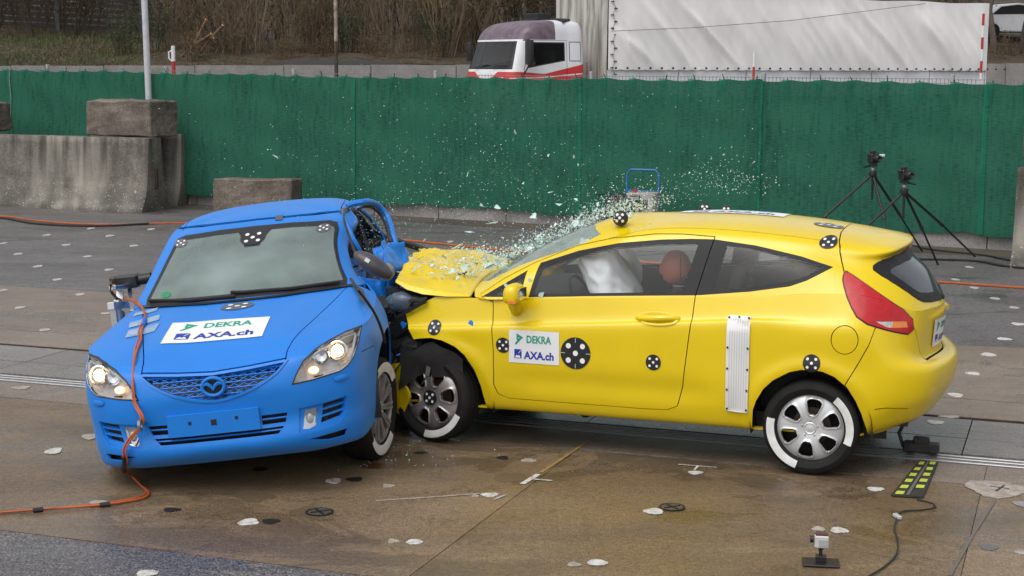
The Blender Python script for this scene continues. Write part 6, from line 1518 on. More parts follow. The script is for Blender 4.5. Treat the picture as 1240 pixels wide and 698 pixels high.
# lattice of the grille and its badge
lat = MB()
def inside(p): return pip(p, GR)
def lat_line(y0, z0, dy, dz, L, r_, dep=-.012):
    seg = []; n = int(L/.012)
    for i in range(n+1):
        p = (y0+dy*L*i/n, z0+dz*L*i/n)
        if inside(p) and math.hypot(p[0], (p[1]-.655)*1.15) > .055: seg.append(cxm(*p)+Vector((dep, 0, 0)))
        else:
            if len(seg) > 1: lat.tube(seg, r_, 4)
            seg = []
    if len(seg) > 1: lat.tube(seg, r_, 4)
for k in range(-16, 17):
    lat_line(.056*k-.15, .56, .84, .38, .45, .0025, -.018); lat_line(.056*k+.15, .56, -.84, .38, .45, .0025, -.020)
for z in (.605, .635, .665, .695, .720): lat_line(-.42, z, 1, 0, .84, .0030, -.014)
P_(lat.build('grille_lattice', m_blu, ma))
def backing(name, pts, dep, parent=None):
    V = [cxm(*p)+Vector((dep, 0, 0)) for p in pts]; return P_(pyobj(name, V, [tuple(range(len(V)))], m_black, ma))
V = []; F = []; n_ = len(GR)
for sc, dep in ((1.08, -.05), (.5, -.07)):
    for y, z in GR: V.append(cxm(y*sc, .655+(z-.655)*sc)+Vector((dep, 0, 0)))
for i in range(n_): F.append((i, (i+1) % n_, n_+(i+1) % n_, n_+i))
F.append(tuple(range(n_, 2*n_))); P_(pyobj('grille_backing', V, F, m_black, ma))
bp = Vector(cxm(0, .655))+Vector((.008, 0, 0)); em = MB(); ring_ = []
for k in range(36):
    a = 2*math.pi*k/36; ring_.append(bp+Vector((.0, .062*math.cos(a), .050*math.sin(a))))
em.tube(ring_, .0105, 8, closed=True)
em.tube([bp+Vector((0, -.055, .012)), bp+Vector((.004, -.03, .018)), bp+Vector((.006, -.012, .005)), bp+Vector((.006, 0, -.014)), bp+Vector((.006, .012, .005)), bp+Vector((.004, .03, .018)), bp+Vector((0, .055, .012))], [.008, .011, .010, .011, .010, .011, .008], 6)
badge = P_(em.build('badge', m_blu, ma, True))
mb = MB(); mb.lathe([(.060, 0), (0, 0)], 28, Matrix.Translation(bp+Vector((-.012, 0, 0))) @ Matrix.Rotation(rad(90), 4, 'Y') @ Matrix.Scale(.82, 4, (1, 0, 0))); mb.build('badge_backing', m_black, badge)
# lower grille slats and dark backs
V = []; F = []
for y in np.linspace(-.74, .74, 38):
    for z in (.24, .47): q = cxm(y, z); V.append(q+Vector((-.05, 0, 0)))
for i in range(37): F.append((2*i, 2*i+1, 2*i+3, 2*i+2))
P_(pyobj('intake_backing', V, F, m_black, ma))
def slat(y0, y1, z, h=.010, dep=-.012):
    n = 10; P = [cxm(y0+(y1-y0)*i/n, z)+Vector((dep, 0, 0)) for i in range(n+1)]; mb = MB(); mb.tube(P, h, 4); return P_(mb.build('intake_slat', m_blu, ma))
slat(.245, .382, .431, .006); slat(-.395, -.285, .431, .006); slat(-.36, .35, .366, .005)
for k in range(7): pass
# blank number plate
V = []; F = []
pb_ = [(-.285, .385), (.237, .388), (.237, .512), (-.285, .512)]
npn = 12
for dep in (.0, .022):
    for z in (.388, .512):
        for i in range(npn+1): y = -.285+.522*i/npn; q = cxm(y, .45); V.append(Vector((q.x+dep+.004, y, z)))
r_ = npn+1
for i in range(npn):
    F += [(2*r_+i, 2*r_+i+1, 3*r_+i+1, 3*r_+i), (r_+i, r_+i+1, 3*r_+i+1, 3*r_+i), (i, i+1, 2*r_+i+1, 2*r_+i)]
F += [(0, r_, 3*r_, 2*r_), (npn, r_+npn, 3*r_+npn, 2*r_+npn)]
plate = P_(pyobj('number_plate', V, F, m_blu, ma))
mb = MB()
for y, z, s_ in [(-.02, .455, .032), (-.155, .462, .018), (.11, .468, .018)]: q = cxm(y, .45); mb.box((q.x+.0265, y, z), (.003, s_, s_))
mb.build('plate_holes', m_black, plate)
# tow eye, washer caps
q = cxm(-.415, .485); mb = MB(); mb.blob(q+Vector((-.01, 0, .01)), (.012, .028, .03), 14, 8); P_(mb.build('tow_socket', m_black, ma, True))
mb = MB(); mb.tube([q+Vector((-.02, 0, 0)), q+Vector((.05, -.01, 0))], .011, 8); mb.tube([q+Vector((.075+.026*math.cos(a), -.012, .026*math.sin(a))) for a in np.linspace(0, 6.28, 17)[:-1]], .010, 8, closed=True); P_(mb.build('tow_eye', m_steel, ma, True))
for s_ in (1, -1):
    V = []; F = []
    for k in range(16):
        a = 2*math.pi*k/16; V.append(cxm(s_*.70+.042*math.cos(a)*1, .60+.018*math.sin(a))+Vector((.008, s_*.002, 0)))
    V.append(cxm(s_*.70, .60)+Vector((.018, s_*.006, 0)))
    for k in range(16): F.append((k, (k+1) % 16, 16))
    P_(pyobj('washer_cap', V, F, m_blu, ma, True))
# wipers, cowl, sensor patch, markers, sticker, green badge on the glass
cw = caster(mbv0, 'x', 1, .012)
mb = MB(); mb.tube([cw(.60, .985), cw(.30, .99), cw(.0, 1.0), cw(-.08, 1.005)], .011, 6); mb.tube([cw(-.05, .984), cw(-.35, .982), cw(-.64, .988)], .011, 6); P_(mb.build('wiper', m_black, ma, True))
cz2 = caster(mbv0, 'z', 1, .003)
V = []; F = []
for i in range(25):
    y = -.70+1.40*i/24
    for dx in (-.03, .045): 
        x = -.225-.02*(abs(y)/.25)**1.0*.9-.28*max(0, abs(y)-.25)-.12*max(0, abs(y)-.5); q = cz2(x+dx, y); V.append(Vector((x+dx, y, .972+.004*(dx < 0)-.03*max(0, abs(y)-.55))))
for i in range(24): F.append((2*i, 2*i+1, 2*i+3, 2*i+2))
P_(pyobj('cowl_panel', V, F, m_black, ma))
cwt = caster(mbv0, 'x', 1, .004)
V = [cwt(*p) for p in [(-.115, 1.33), (.115, 1.33), (.06, 1.275), (.05, 1.245), (-.05, 1.245), (-.06, 1.275)]]; P_(pyobj('sensor_patch', V, [tuple(range(6))], m_target, ma))
tgs = target_marker(caster(mbv0, 'x', 1, .006), -.005, 1.290, .085, .040, ma); P_(tgs)
for y, z in ((-.515, 1.295), (.465, 1.298)): P_(target_marker(cwt, y, z, .048, .023, ma, mt=mat('grey_print', (.10, .10, .11), .4)))
P_(target_marker(cwt, -.53, 1.022, .034, .016, ma, spots=False, name='green_badge', mt=mat('green_disc', (.02, .22, .09), .5)))
czh = caster(mbv0, 'z', 1, .004)
P_(target_marker(czh, -.085, -.01, .075, .105, ma, rot=.0, mt=mat('grey_print', (.10, .10, .11), .4)))
st_c = [(.545, -.365), (.575, .24), (.215, .24), (.145, -.37)]
P_(sponsor_sticker(czh, st_c, ma, 14, 10))
# grey tape strips on the bonnet under the cable
for c_ in ([(.13, -.65), (.09, -.46), (.26, -.46), (.30, -.63)], [(-.04, -.68), (-.10, -.50), (.02, -.48), (.08, -.66)], [(-.27, -.70), (-.32, -.56), (-.23, -.55), (-.17, -.69)]):
    P_(wrap_quad('tape_strip', czh, c_, mat('grey_tape', (.34, .42, .52), .6, c2=(.14, .26, .48), nscale=14), ma, 5, 2))
for y, z in ((.12, 1.372), (.55, 1.36)): P_(wrap_quad('tape_patch', caster(mbv0, 'x', 1, .006), [(y, z), (y+.05, z-.003), (y+.05, z+.02), (y, z+.022)], mat('dark_tape', (.08, .085, .09), .6), ma, 2, 2))
for px, py in ((425, 340), (422, 305)): pass
# inner skin, seats, dash
lo_ = lining([g1, g3], .035, lambda p: p[2] < .97 and p[0] < .45 and not (p[2] < .75 and (abs(p[0]) < .42 or abs(p[0]+2.725) < .42)) or (p[2] > 1.335 and p[0] < -1.25), 'cabin_lining', m_dark, ma)
for v_ in lo_.data.vertices: hit(v_.co)
P_(lo_)
def S_(e): e.parent = ma; e.matrix_local = RM @ e.matrix_local; return e
for y in (.36, -.36):
    e = seat(ma, -1.62, y, .30); e.matrix_local = RM @ Matrix.Translation((-1.62, y, .30))
mb = MB(); mb.box((-2.6, 0, .62), (.18, 1.2, .65)); P_(mb.build('rear_bench', m_dark, ma, True, .05, 2))
mb = MB(); mb.box((-.72, 0, .83), (.62, 1.36, .24), None, .85); P_(mb.build('dashboard', m_dark, ma, True, .06, 3))
mb = MB(); mb.lathe([(.165, 0), (.18, .012), (.195, 0), (.18, -.012)], 28, Matrix.Translation((-.98, .36, .93)) @ Matrix.Rotation(rad(-115), 4, 'Y'), close=True); P_(mb.build('steering_wheel', m_black, ma, True))
mb = MB(); mb.box((-1.3, 0, .22), (3.6, 1.45, .10)); mb.box((.35, 0, .33), (.75, 1.0, .28)); P_(mb.build('underbody', m_black, ma))
mb = MB(); mb.box((.78, 0, .48), (.10, 1.2, .3)); P_(mb.build('crash_beam', m_black, ma))
for cx in (0, -2.725):
    for sg in (1, -1):
        V = []; F = []; n = 18
        for k in range(n+1):
            a = rad(-12+204*k/n)
            for y in (.86, .52): V.append((cx+.40*math.cos(a), y*sg, .335+.39*math.sin(a)))
        for k in range(n): F.append((2*k, 2*k+1, 2*k+3, 2*k+2))
        V += [(cx+.45, .52*sg, .18), (cx+.45, .52*sg, .78), (cx-.45, .52*sg, .78), (cx-.45, .52*sg, .18)]; F.append((len(V)-4, len(V)-3, len(V)-2, len(V)-1))
        P_(pyobj('arch_liner', V, F, m_black, ma, True))
# wheels stand on the ground; the body rolls above them
for x, y, sd, yw in ((0, .745, 1, -13), (0, -.735, -1, -3), (-2.725, .77, 1, 0), (-2.725, -.77, -1, 0)):
    wheel(ma, (x, y, .322), .322, .205, .222, 'multi', yaw=rad(yw), side=sd, tape=((65, 145), (-130, -35)) if sd == 1 else (), mt_rim=m_grey_wheel, spin=rad(5))
# ---- torn metal on the struck side
def arc(name, pts, r_, mt, plane_y, n=8, parent=None):
    P = [mz(px, py, 'y', y) for (px, py), y in zip(pts, plane_y)]
    C_ = np.array([[tuple(p)] for p in P]); Q = spline_axis(C_, .05)[:, 0]; mb = MB(); mb.tube([Vector(q) for q in Q], r_, n); return P_(mb.build(name, mt, ma, True))
# bowed rear door frame, sprung outwards
arc('bent_door_frame', [(420, 250), (426, 247), (438, 245), (450, 245), (460, 251), (468, 261), (473, 273), (476, 286), (480, 297), (487, 306)], .022, m_blu, [.585, .62, .69, .74, .78, .82, .85, .87, .89, .90])
arc('door_seal', [(434, 254), (442, 250), (452, 252), (460, 259), (466, 269), (470, 281), (472, 294)], .012, m_black, [.66, .69, .74, .78, .82, .84, .86])
arc('opening_seal', [(423, 250), (417, 257), (417, 268), (422, 284), (430, 306), (438, 328)], .008, m_black, [.60, .62, .655, .70, .76, .83])
arc('centre_pillar_frame', [(427, 256), (432, 266), (438, 282), (442, 296), (445, 309)], .022, m_trim, [.62, .64, .66, .68, .70])
arc('front_door_frame', [(416, 258), (421, 272), (427, 287), (434, 300), (440, 312)], .014, m_blu, [.60, .64, .67, .70, .72])
arc('door_beam', [(474, 290), (486, 294), (500, 298), (514, 303), (532, 309)], .026, m_black, [.82, .88, .95, 1.02, 1.10])
arc('weather_strip', [(425, 338), (434, 352), (445, 366), (456, 384), (463, 402), (466, 415)], .009, m_black, [.80, .86, .89, .91, .92, .92])
def sheet(name, quad, mt, seed, amt=.05, thick=.006, n=10):
    """crumpled sheet through four body points (tl, tr, br, bl)"""
    a, b_, c_, d_ = [Vector(p) for p in quad]; V = []; F = []
    nr = (b_-a).cross(d_-a).normalized()
    for j in range(n+1):
        for i in range(n+1):
            u, v = i/n, j/n; p = a*(1-u)*(1-v)+b_*u*(1-v)+c_*u*v+d_*(1-u)*v
            e_ = 1 if 0 < i < n and 0 < j < n else .5
            p += nr*amt*(_n.noise(p*5+Vector((seed, 0, 0)))+.5*_n.noise(p*12+Vector((0, seed, 0))))*e_+Vector((_n.noise(p*7+Vector((seed, 4, 0))), _n.noise(p*7+Vector((4, seed, 0))), _n.noise(p*7+Vector((0, 4, seed)))))*amt*.35; V.append(p)
    for j in range(n):
        for i in range(n): F.append((j*(n+1)+i, j*(n+1)+i+1, (j+1)*(n+1)+i+1, (j+1)*(n+1)+i))
    o = pyobj(name, V, F, mt, ma, True); md = o.modifiers.new('t', 'SOLIDIFY'); md.thickness = thick; return P_(o)
sheet('crumpled_door_skin', [mz(453, 302, 'x', -1.15), mz(489, 293, 'x', -1.25), mz(497, 338, 'x', -1.2), mz(468, 349, 'x', -1.0)], m_blu, 2, .09, n=16)
sheet('crumpled_door_skin', [mz(432, 335, 'x', -.82), mz(470, 338, 'x', -.92), mz(468, 366, 'x', -.88), mz(446, 372, 'x', -.75)], m_blu, 5, .08, n=16)
sheet('crumpled_door_skin', [mz(462, 352, 'x', -.95), mz(482, 338, 'x', -1.1), mz(474, 392, 'x', -.92), mz(460, 392, 'x', -.86)], m_lampglass, 8, .06)
arc('bent_inner_frame', [(434, 252), (445, 261), (454, 272), (461, 283), (466, 294)], .016, m_blu, [.62, .66, .68, .70, .72])
sheet('crumpled_rear_door_skin', [mz(464, 291, 'y', .86), mz(484, 299, 'y', .90), mz(490, 338, 'y', .95), mz(468, 328, 'y', .90)], m_blu, 12, .05, n=14)
sheet('torn_inner_panel', [mz(440, 300, 'x', -1.45), mz(480, 300, 'x', -1.5), mz(486, 380, 'x', -1.3), mz(446, 380, 'x', -1.2)], m_grime, 4, .10)
sheet('torn_inner_panel', [mz(464, 366, 'x', -.95), mz(500, 352, 'x', -1.15), mz(505, 470, 'x', -1.0), mz(470, 470, 'x', -.85)], m_grime, 6, .10)
sheet('torn_inner_panel', [mz(470, 440, 'x', -.75), mz(503, 450, 'x', -.95), mz(500, 540, 'x', -.95), mz(474, 535, 'x', -.8)], m_grime, 9, .06)
sheet('torn_plastic', [mz(424, 343, 'z', .97), mz(440, 352, 'z', .95), mz(448, 374, 'z', .90), mz(436, 362, 'z', .93)], mat('grey_torn_plastic', (.06, .065, .075), .6), 3, .03, n=6)
# hanging door mirror: dark shell, pale broken back
mm = mz(452, 321, 'y', .93); hm = empty('door_mirror', (0, 0, 0)); hm.parent = ma; hm.matrix_local = RM @ Matrix.Translation(mm) @ Matrix.Rotation(rad(-38), 4, 'X') @ Matrix.Scale(.85, 4)
m_mirr = mat('mirror_shell', (.045, .042, .048), .42, c2=(.07, .065, .072), nscale=8)
mb = MB(); mb.blob((0, 0, 0), (.085, .155, .062), 20, 14); mb.build('mirror_shell', m_mirr, hm, True)
mb = MB(); mb.blob((-.03, .10, .0), (.06, .06, .062), 16, 10, jit=.04); mb.build('broken_mirror_back', mat('grey_mirror_back', (.22, .21, .23), .5), hm, True)
mb = MB(); mb.box((.084, -.05, .018), (.008, .034, .026)); mb.build('white_tag', m_white, hm)
# camera rig clamped on the right front door
def rg(px, py, y): return mz(px, py, 'y', y)
rig = empty('camera_rig', (0, 0, 0)); rig.parent = ma; rig.matrix_local = RM.copy()
yk = -1.02
a_, b_ = rg(136, 366, yk), rg(141, 404, yk)
mb = MB(); mb.bar(a_, b_, .045, .04); mb.bar(a_+Vector((-.12, .0, 0)), b_+Vector((-.12, .0, 0)), .04, .04); mb.build('upright_profile', m_alu, rig, bevel=.003)
mb = MB(); mb.bar(rg(136, 349, yk), rg(166, 346, yk), .05, .03); mb.bar(rg(145, 352, yk), rg(146, 372, yk), .05, .02); mb.bar(rg(157, 350, yk), rg(160, 378, yk+.1), .03, .03); mb.bar(rg(134, 371, yk), rg(157, 369, yk), .05, .05); mb.build('bracket', m_alu, rig, bevel=.003)
mb = MB()
for px, py in ((136, 372), (145, 371), (148, 381)): mb.blob(rg(px, py, yk-.03), (.028, .02, .028), 10, 8)
mb.build('clamp_knobs', m_steel, rig, True)
cb_ = rg(155, 341, yk); mb = MB(); mb.box(cb_, (.11, .16, .09)); mb.build('rig_camera', m_black, rig, bevel=.01)
mb = MB(); mb.tube([cb_+Vector((0, .06, .0)), cb_+Vector((0, .17, .01))], .038, 14); mb.build('camera_lens', m_black, rig, True)
mb = MB(); mb.box(cb_+Vector((0, -.10, .02)), (.07, .05, .05)); mb.build('camera_plug', m_rust, rig, bevel=.01)
mb = MB(); mb.tube([cb_+Vector((0, -.12, .01)), rg(134, 346, yk), rg(134, 353, yk), rg(141, 361, yk), rg(149, 365, yk)], .010, 6); mb.build('camera_lead', m_rust, rig, True)
# ---------------------------------------------------------------- cables
m_orange = mat('orange_cable', (.48, .10, .02), .5, c2=(.36, .075, .018), nscale=6); m_cblack = mat('black_cable', (.015, .014, .014), .5)
def smooth_pts(P, step=.04):
    C_ = np.array([[tuple(p)] for p in P]); return [Vector(q) for q in spline_axis(C_, step)[:, 0]]
MB2 = lambda u, v, lift=.012: MW @ Vector(czh(u, v, lift))
fbx = lambda y, z, lift=.014: MW @ (Vector(cxm(y, z))+Vector((lift, 0, 0)))
e = empty('signal_cable', G(0, 621), label='orange cable running down the blue bonnet and across the ground to the left', cat='cable'); o0 = Vector(e.location)
path = [MW @ rg(149, 362, -1.0), MB2(-.40, -.70, .03), MB2(-.2, -.62), MB2(.02, -.57), MB2(.25, -.54), MB2(.45, -.50), MB2(.62, -.485), MB2(.76, -.47), fbx(-.46, .70), fbx(-.46, .60), fbx(-.42, .52, .05), fbx(-.44, .47, .05), fbx(-.52, .40, .04), fbx(-.56, .34, .04), fbx(-.565, .27, .03), G(149, 567, .15), G(160, 577, .03), G(172, 589, .012), G(180, 596, .012), G(176, 602, .012), G(160, 606, .012), G(128, 611, .012), G(80, 615, .012), G(40, 618, .012), G(-10, 621.5, .012), G(-120, 628, .012)]
P = smooth_pts(path); mb = MB(); mb.tube([p-o0 for p in P], .0070, 7); mb.build('orange_sheath', m_orange, e, True)
P2 = [p+Vector((.018*math.sin(i*.11), .012*math.cos(i*.13), .004)) for i, p in enumerate(P)]
mb = MB(); mb.tube([p-o0 for p in P2], .0050, 7); mb.build('orange_strand', m_orange, e, True)
for px, py in ((46, 617.6), (127, 611.2)): mb = MB(); mb.tube([G(px-6, py+.6, .014)-o0, G(px+6, py-.6, .014)-o0], .014, 8); mb.build('black_wrap', m_cblack, e, True)
mb = MB()
i_ = min(range(len(P)), key=lambda i: (P[i]-fbx(-.565, .25, .03)).length); mb.tube([p-o0 for p in P[i_-2:i_+5]], .016, 8); mb.build('black_wrap', m_cblack, e, True)
mb = MB()
for u, v in ((.02, -.57), (.10, -.56)): 
    i_ = min(range(len(P)), key=lambda i: (P[i]-MB2(u, v)).length); mb.tube([p-o0 for p in P[i_-1:i_+2]], .014, 8)
mb.build('blue_wrap', m_blud, e, True)
def ground_cable(name, pts, r_, mt, label, parts='sheath'):
    P = smooth_pts([G(*p, r_+.003) for p in pts], .08); e = empty(name, P[0], label=label, cat='cable'); mb = MB(); mb.tube([p-P[0] for p in P], r_, 6); mb.build(parts, mt, e, True); return e
ground_cable('long_cable', [(-500, 258), (-200, 260), (-60, 262), (0, 262), (40, 267), (90, 271), (150, 272), (215, 270.5), (330, 276), (450, 287), (540, 296), (640, 306), (760, 316), (900, 327), (1040, 336), (1145, 342), (1200, 346), (1300, 353), (1500, 366), (1800, 386)], .012, m_orange, 'long orange cable lying across the asphalt in front of the netting')
ground_cable('black_hose', [(-420, 259), (-200, 260.5), (-40, 262), (0, 264), (45, 271), (90, 273.5), (130, 273.5), (180, 271)], .016, m_cblack, 'black hose lying beside the orange cable at the left')
ground_cable('verge_cable', [(1100, 296), (1125, 302), (1160, 306), (1190, 309), (1235, 317), (1330, 322), (1500, 326)], .012, m_cblack, 'thin black cable on the verge behind the tripods')
ground_cable('verge_cable', [(1090, 314), (1140, 314.5), (1180, 316), (1215, 322), (1245, 325), (1400, 331), (1600, 340)], .014, m_cblack, 'thicker black cable on the asphalt in front of the tripods')
ground_cable('mat_lead', [(1110, 605), (1130, 610), (1133, 614), (1115, 618), (1095, 619), (1087, 623)], .005, m_cblack, 'short black lead running from the hazard strip mat')
ground_cable('camera_lead', [(1086, 628), (1083, 640), (1087, 655), (1085, 672), (1070, 687), (1045, 702), (1000, 730)], .005, m_cblack, 'thin black lead curving over the concrete at the lower right')
p = G(1086.5, 625.5, .012); cn = empty('plug_connector', p, (0, 0, rad(100)), 'small pale plug joining the two black leads', 'plug'); mb = MB(); mb.box((0, 0, 0), (.07, .028, .02)); mb.build('plug_body', mat('pale_plug', (.40, .44, .40), .5), cn, bevel=.004); mb = MB(); mb.box((.04, 0, 0), (.03, .016, .014)); mb.build('plug_pin', m_black, cn)
# ---------------------------------------------------------------- hazard strip mat
m_mat = mat('black_rubber_mat', (.02, .021, .019), .7, c2=(.032, .032, .028), nscale=20); m_ysq = mat('yellow_green_print', (.55, .62, .06), .55, c2=(.42, .48, .06), nscale=25); m_seam = mat('grey_seam', (.12, .12, .115), .6)
ca, cb2, cc, cd2 = G(1113, 560), G(1136, 562), G(1118, 604), G(1079, 602)
hmat = empty('hazard_mat', (ca+cb2+cc+cd2)/4, label='black strip mat with two rows of yellow squares lying behind the yellow car', cat='mat'); o0 = Vector(hmat.location)
def HM(u, v, z): p = ca*(1-u)*(1-v)+cb2*u*(1-v)+cc*u*v+cd2*(1-u)*v; return Vector((p.x, p.y, z))-o0
mb = MB(); n = 10
V = [HM(u, v, z) for z in (.004, .014) for u, v in ((0, 0), (1, 0), (1, 1), (0, 1))]; mb.add(V, [(3, 2, 1, 0), (4, 5, 6, 7), (0, 1, 5, 4), (1, 2, 6, 5), (2, 3, 7, 6), (3, 0, 4, 7)]); mb.build('mat_base', m_mat, hmat)
mb = MB(); mb.add([HM(u, v, .018) for u, v in ((.46, 0), (.56, 0), (.56, 1), (.46, 1))], [(0, 1, 2, 3)]); mb.build('centre_seam', m_seam, hmat)
for c_, cs in ((0, (.10, .36)), (1, (.62, .90))):
    for k in range(6):
        v0 = .02+.172*k+(.03 if c_ == 0 else .0); v1 = min(v0+.085, .995)
        if c_ == 0 and k == 5: v0, v1 = .90, .985
        if c_ == 1 and k == 5: continue
        mb = MB(); mb.add([HM(u, v, .0165) for u, v in ((cs[0], v0), (cs[1], v0), (cs[1], v1), (cs[0], v1))], [(0, 1, 2, 3)]); mb.build('yellow_square', m_ysq, hmat)
# rail trolley sitting in the slot behind the yellow car
rt = empty('rail_trolley', T(0, 9.95, 0)+TD*.86, (0, 0, TA), 'small dark towing trolley on the guide rail behind the yellow car', 'trolley')
mb = MB(); mb.box((-.02, 0, .06), (.22, .09, .06)); mb.box((-.02, 0, .10), (.10, .06, .05)); mb.build('frame', m_grime, rt, bevel=.008)
for x in (-.09, .05):
    mb = MB(); mb.lathe([(0, .02), (.036, .02), (.04, 0), (.036, -.02), (0, -.02)], 16, Matrix.Translation((x, -.05, .042)) @ Matrix.Rotation(rad(90), 4, 'X')); mb.build('roller', m_black, rt, True)
mb = MB(); mb.tube([(.09, 0, .05), (.12, 0, .14), (.09, 0, .21), (.12, 0, .27)], .012, 6); mb.build('hook', m_black, rt, True)
# ---------------------------------------------------------------- small action camera on its base plate
gc = G(994, 683); ac = empty('action_camera', (gc.x, gc.y, 0), (0, 0, rad(-8)), 'small silver box camera on a black foot plate at the lower right', 'camera'); ac.scale = (.86, .86, .86)
mb = MB(); mb.box((0, 0, .008), (.21, .15, .010)); mb.build('foot_plate', m_black, ac, bevel=.003)
mb = MB(); mb.box((0, .01, .030), (.06, .05, .035)); mb.bar((0, .01, .04), (-.005, .01, .085), .028, .02); mb.bar((-.005, .01, .085), (.0, .01, .10), .03, .03); mb.build('swivel_mount', m_black, ac, bevel=.003)
mb = MB(); mb.box((0, .0, .135), (.080, .055, .072)); mb.build('camera_body', mat('pale_camera_case', (.50, .49, .48), .35), ac, bevel=.006)
mb = MB(); mb.box((.008, -.029, .132), (.05, .004, .036)); mb.build('rear_screen', mat('grey_screen', (.36, .35, .36), .25), ac)
mb = MB(); mb.box((.0, .005, .175), (.07, .045, .010)); mb.build('top_latch', mat('brown_latch', (.07, .03, .03), .4), ac)
mb = MB(); mb.lathe([(.02, 0), (.02, .02), (0, .02)], 16, Matrix.Translation((-.045, .0, .145)) @ Matrix.Rotation(rad(-90), 4, 'Y')); mb.build('lens_port', m_black, ac, True)
# ---------------------------------------------------------------- tripods with cameras
def tripod(apex, feet, label, cam_off, seed):
    A = Vector(apex); e = empty('camera_tripod', (A.x, A.y, 0), label=label, cat='tripod', group='camera tripods by the netting'); o0 = Vector((A.x, A.y, 0))
    for f_ in feet:
        f_ = Vector(f_); lg = empty('leg', (0, 0, 0)); lg.parent = e
        d = (f_-A); m1 = A+d*.5; m2 = A+d*.97
        mb = MB(); mb.tube([A-o0+Vector((0, 0, -.03)), m1-o0], .017, 8); mb.build('upper_leg', m_black, lg, True)
        mb = MB(); mb.tube([m1-o0, m2-o0], .012, 8); mb.build('lower_leg', m_black, lg, True)
        mb = MB(); mb.tube([m1-o0-d*.02, m1-o0+d*.02], .023, 8); mb.build('leg_lock', m_grime, lg, True)
        mb = MB(); mb.tube([m2-o0, f_-o0], .014, 8); mb.build('foot', m_rust, lg, True)
    mb = MB(); mb.tube([(0, 0, A.z-.36), (0, 0, A.z+.06)], .016, 10); mb.build('centre_column', m_black, e, True)
    mb = MB(); mb.lathe([(.045, -.06), (.05, -.03), (.045, .0), (.02, .01)], 16, Matrix.Translation((0, 0, A.z))); mb.build('shoulder', m_black, e, True)
    mb = MB(); mb.lathe([(.028, .01), (.03, .03), (.028, .05)], 14, Matrix.Translation((0, 0, A.z))); mb.build('collar', m_steel, e, True)
    mb = MB(); mb.box((0, 0, A.z+.085), (.09, .08, .035)); mb.tube([(0, 0, A.z+.08), (cam_off*.13, -.05, A.z+.06)], .012, 8); mb.build('pan_head', m_black, e, True)
    return e
def vcam(p, label, bits):
    e = empty('video_camera', p, (0, 0, rad(20)), label, 'camera', 'cameras on the tripods'); mb = MB(); mb.box((0, 0, .07), (.12, .11, .12)); mb.build('body', m_black, e, bevel=.012)
    mb = MB(); mb.lathe([(.042, 0), (.045, .10), (.035, .11), (0, .09)], 18, Matrix.Translation((-.01, -.05, .07)) @ Matrix.Rotation(rad(90), 4, 'X')); mb.build('lens', m_black, e, True)
    mb = MB(); mb.box((0, .02, .145), (.06, .06, .04)); mb.build('viewfinder', m_black, e, bevel=.008)
    if bits: mb = MB(); mb.box((.10, -.02, .105), (.10, .03, .03)); mb.build('pale_lamp', m_white, e, bevel=.004)
    else: mb = MB(); mb.box((-.07, .0, .11), (.03, .06, .03)); mb.build('grip', m_black, e, bevel=.006)
    return e
A1 = D(1057, 208, 19.9); f1a, f1b, f1c = D(985, 276, 19.75), D(1079, 290, 19.5), D(1093, 262, 20.6)
def toground(a, px, py, s):
    """carry a leg seen from the apex through a photo point on to the ground, s metres nearer or farther at that point"""
    q = D(px, py, a.y+s); d = q-a; return a+d*(a.z/-d.z) if d.z < 0 else q
T1 = tripod(A1, [toground(A1, 993, 268, -.05), toground(A1, 1075, 283, -.30), toground(A1, 1083, 250, .35)], 'left camera tripod standing behind the yellow car roof', -1, 1)
A2 = D(1095, 229, 18.7); f2r = G(1181, 311); f2c = G(1136, 321)
T2 = tripod(A2, [f2r, f2c, toground(A2, 1047, 277, -.05)], 'right camera tripod with its feet on the verge beside the concrete barrier', 1, 2)
vcam((A1.x, A1.y, A1.z+.10), 'black camera with a pale lamp on the left tripod', True); vcam((A2.x, A2.y, A2.z+.10), 'black camera without a lamp on the right tripod', False)
# ---------------------------------------------------------------- handcart with equipment by the fence
m_bframe = mat('blue_tube', (.03, .13, .33), .4); m_crate = mat('grey_case', (.36, .345, .34), .6, c2=(.26, .24, .225), nscale=6)
hc = FP(fx(807), .85); ct_ = empty('handcart', hc, (0, 0, rad(-20)), 'blue tube handcart standing at the netting behind the yellow car', 'handcart')
zt = D(808, 206, hc.y).z
mb = MB(); w2 = .235
mb.tube([(-w2, 0, .30), (-w2, 0, zt-.06), (-w2+.05, 0, zt), (w2-.05, 0, zt), (w2, 0, zt-.06), (w2, 0, .30)], .017, 8); mb.build('handle_tube', m_bframe, ct_, True)
mb = MB(); mb.bar((-w2, 0, zt-.31), (w2, 0, zt-.31), .03, .03); mb.bar((-w2, 0, .3), (w2, 0, .3), .03, .03); mb.build('cross_bar', m_bframe, ct_)
mb = MB(); mb.box((0, -.28, .27), (.55, .75, .05)); mb.build('platform', m_bframe, ct_)
for sx_ in (-.25, .25):
    for sy_ in (0, -.55):
        mb = MB(); mb.lathe([(0, .03), (.09, .03), (.12, .02), (.12, -.02), (0, -.03)], 16, Matrix.Translation((sx_, sy_, .125)) @ Matrix.Rotation(rad(90), 4, 'Y')); mb.build('wheel', m_rubber, ct_, True)
ec = empty('equipment_case', hc+Vector((-.02, -.22, .30)), (0, 0, rad(-20)), 'grey equipment case with a red knob on the blue handcart', 'case')
hz = zt-.30-.33
mb = MB(); mb.box((0, 0, hz/2+.02), (.40, .34, hz)); mb.build('case_body', m_crate, ec, bevel=.01)
mb = MB(); mb.box((.02, -.174, hz*.62), (.20, .012, hz*.35)); mb.build('front_panel', m_grime, ec)
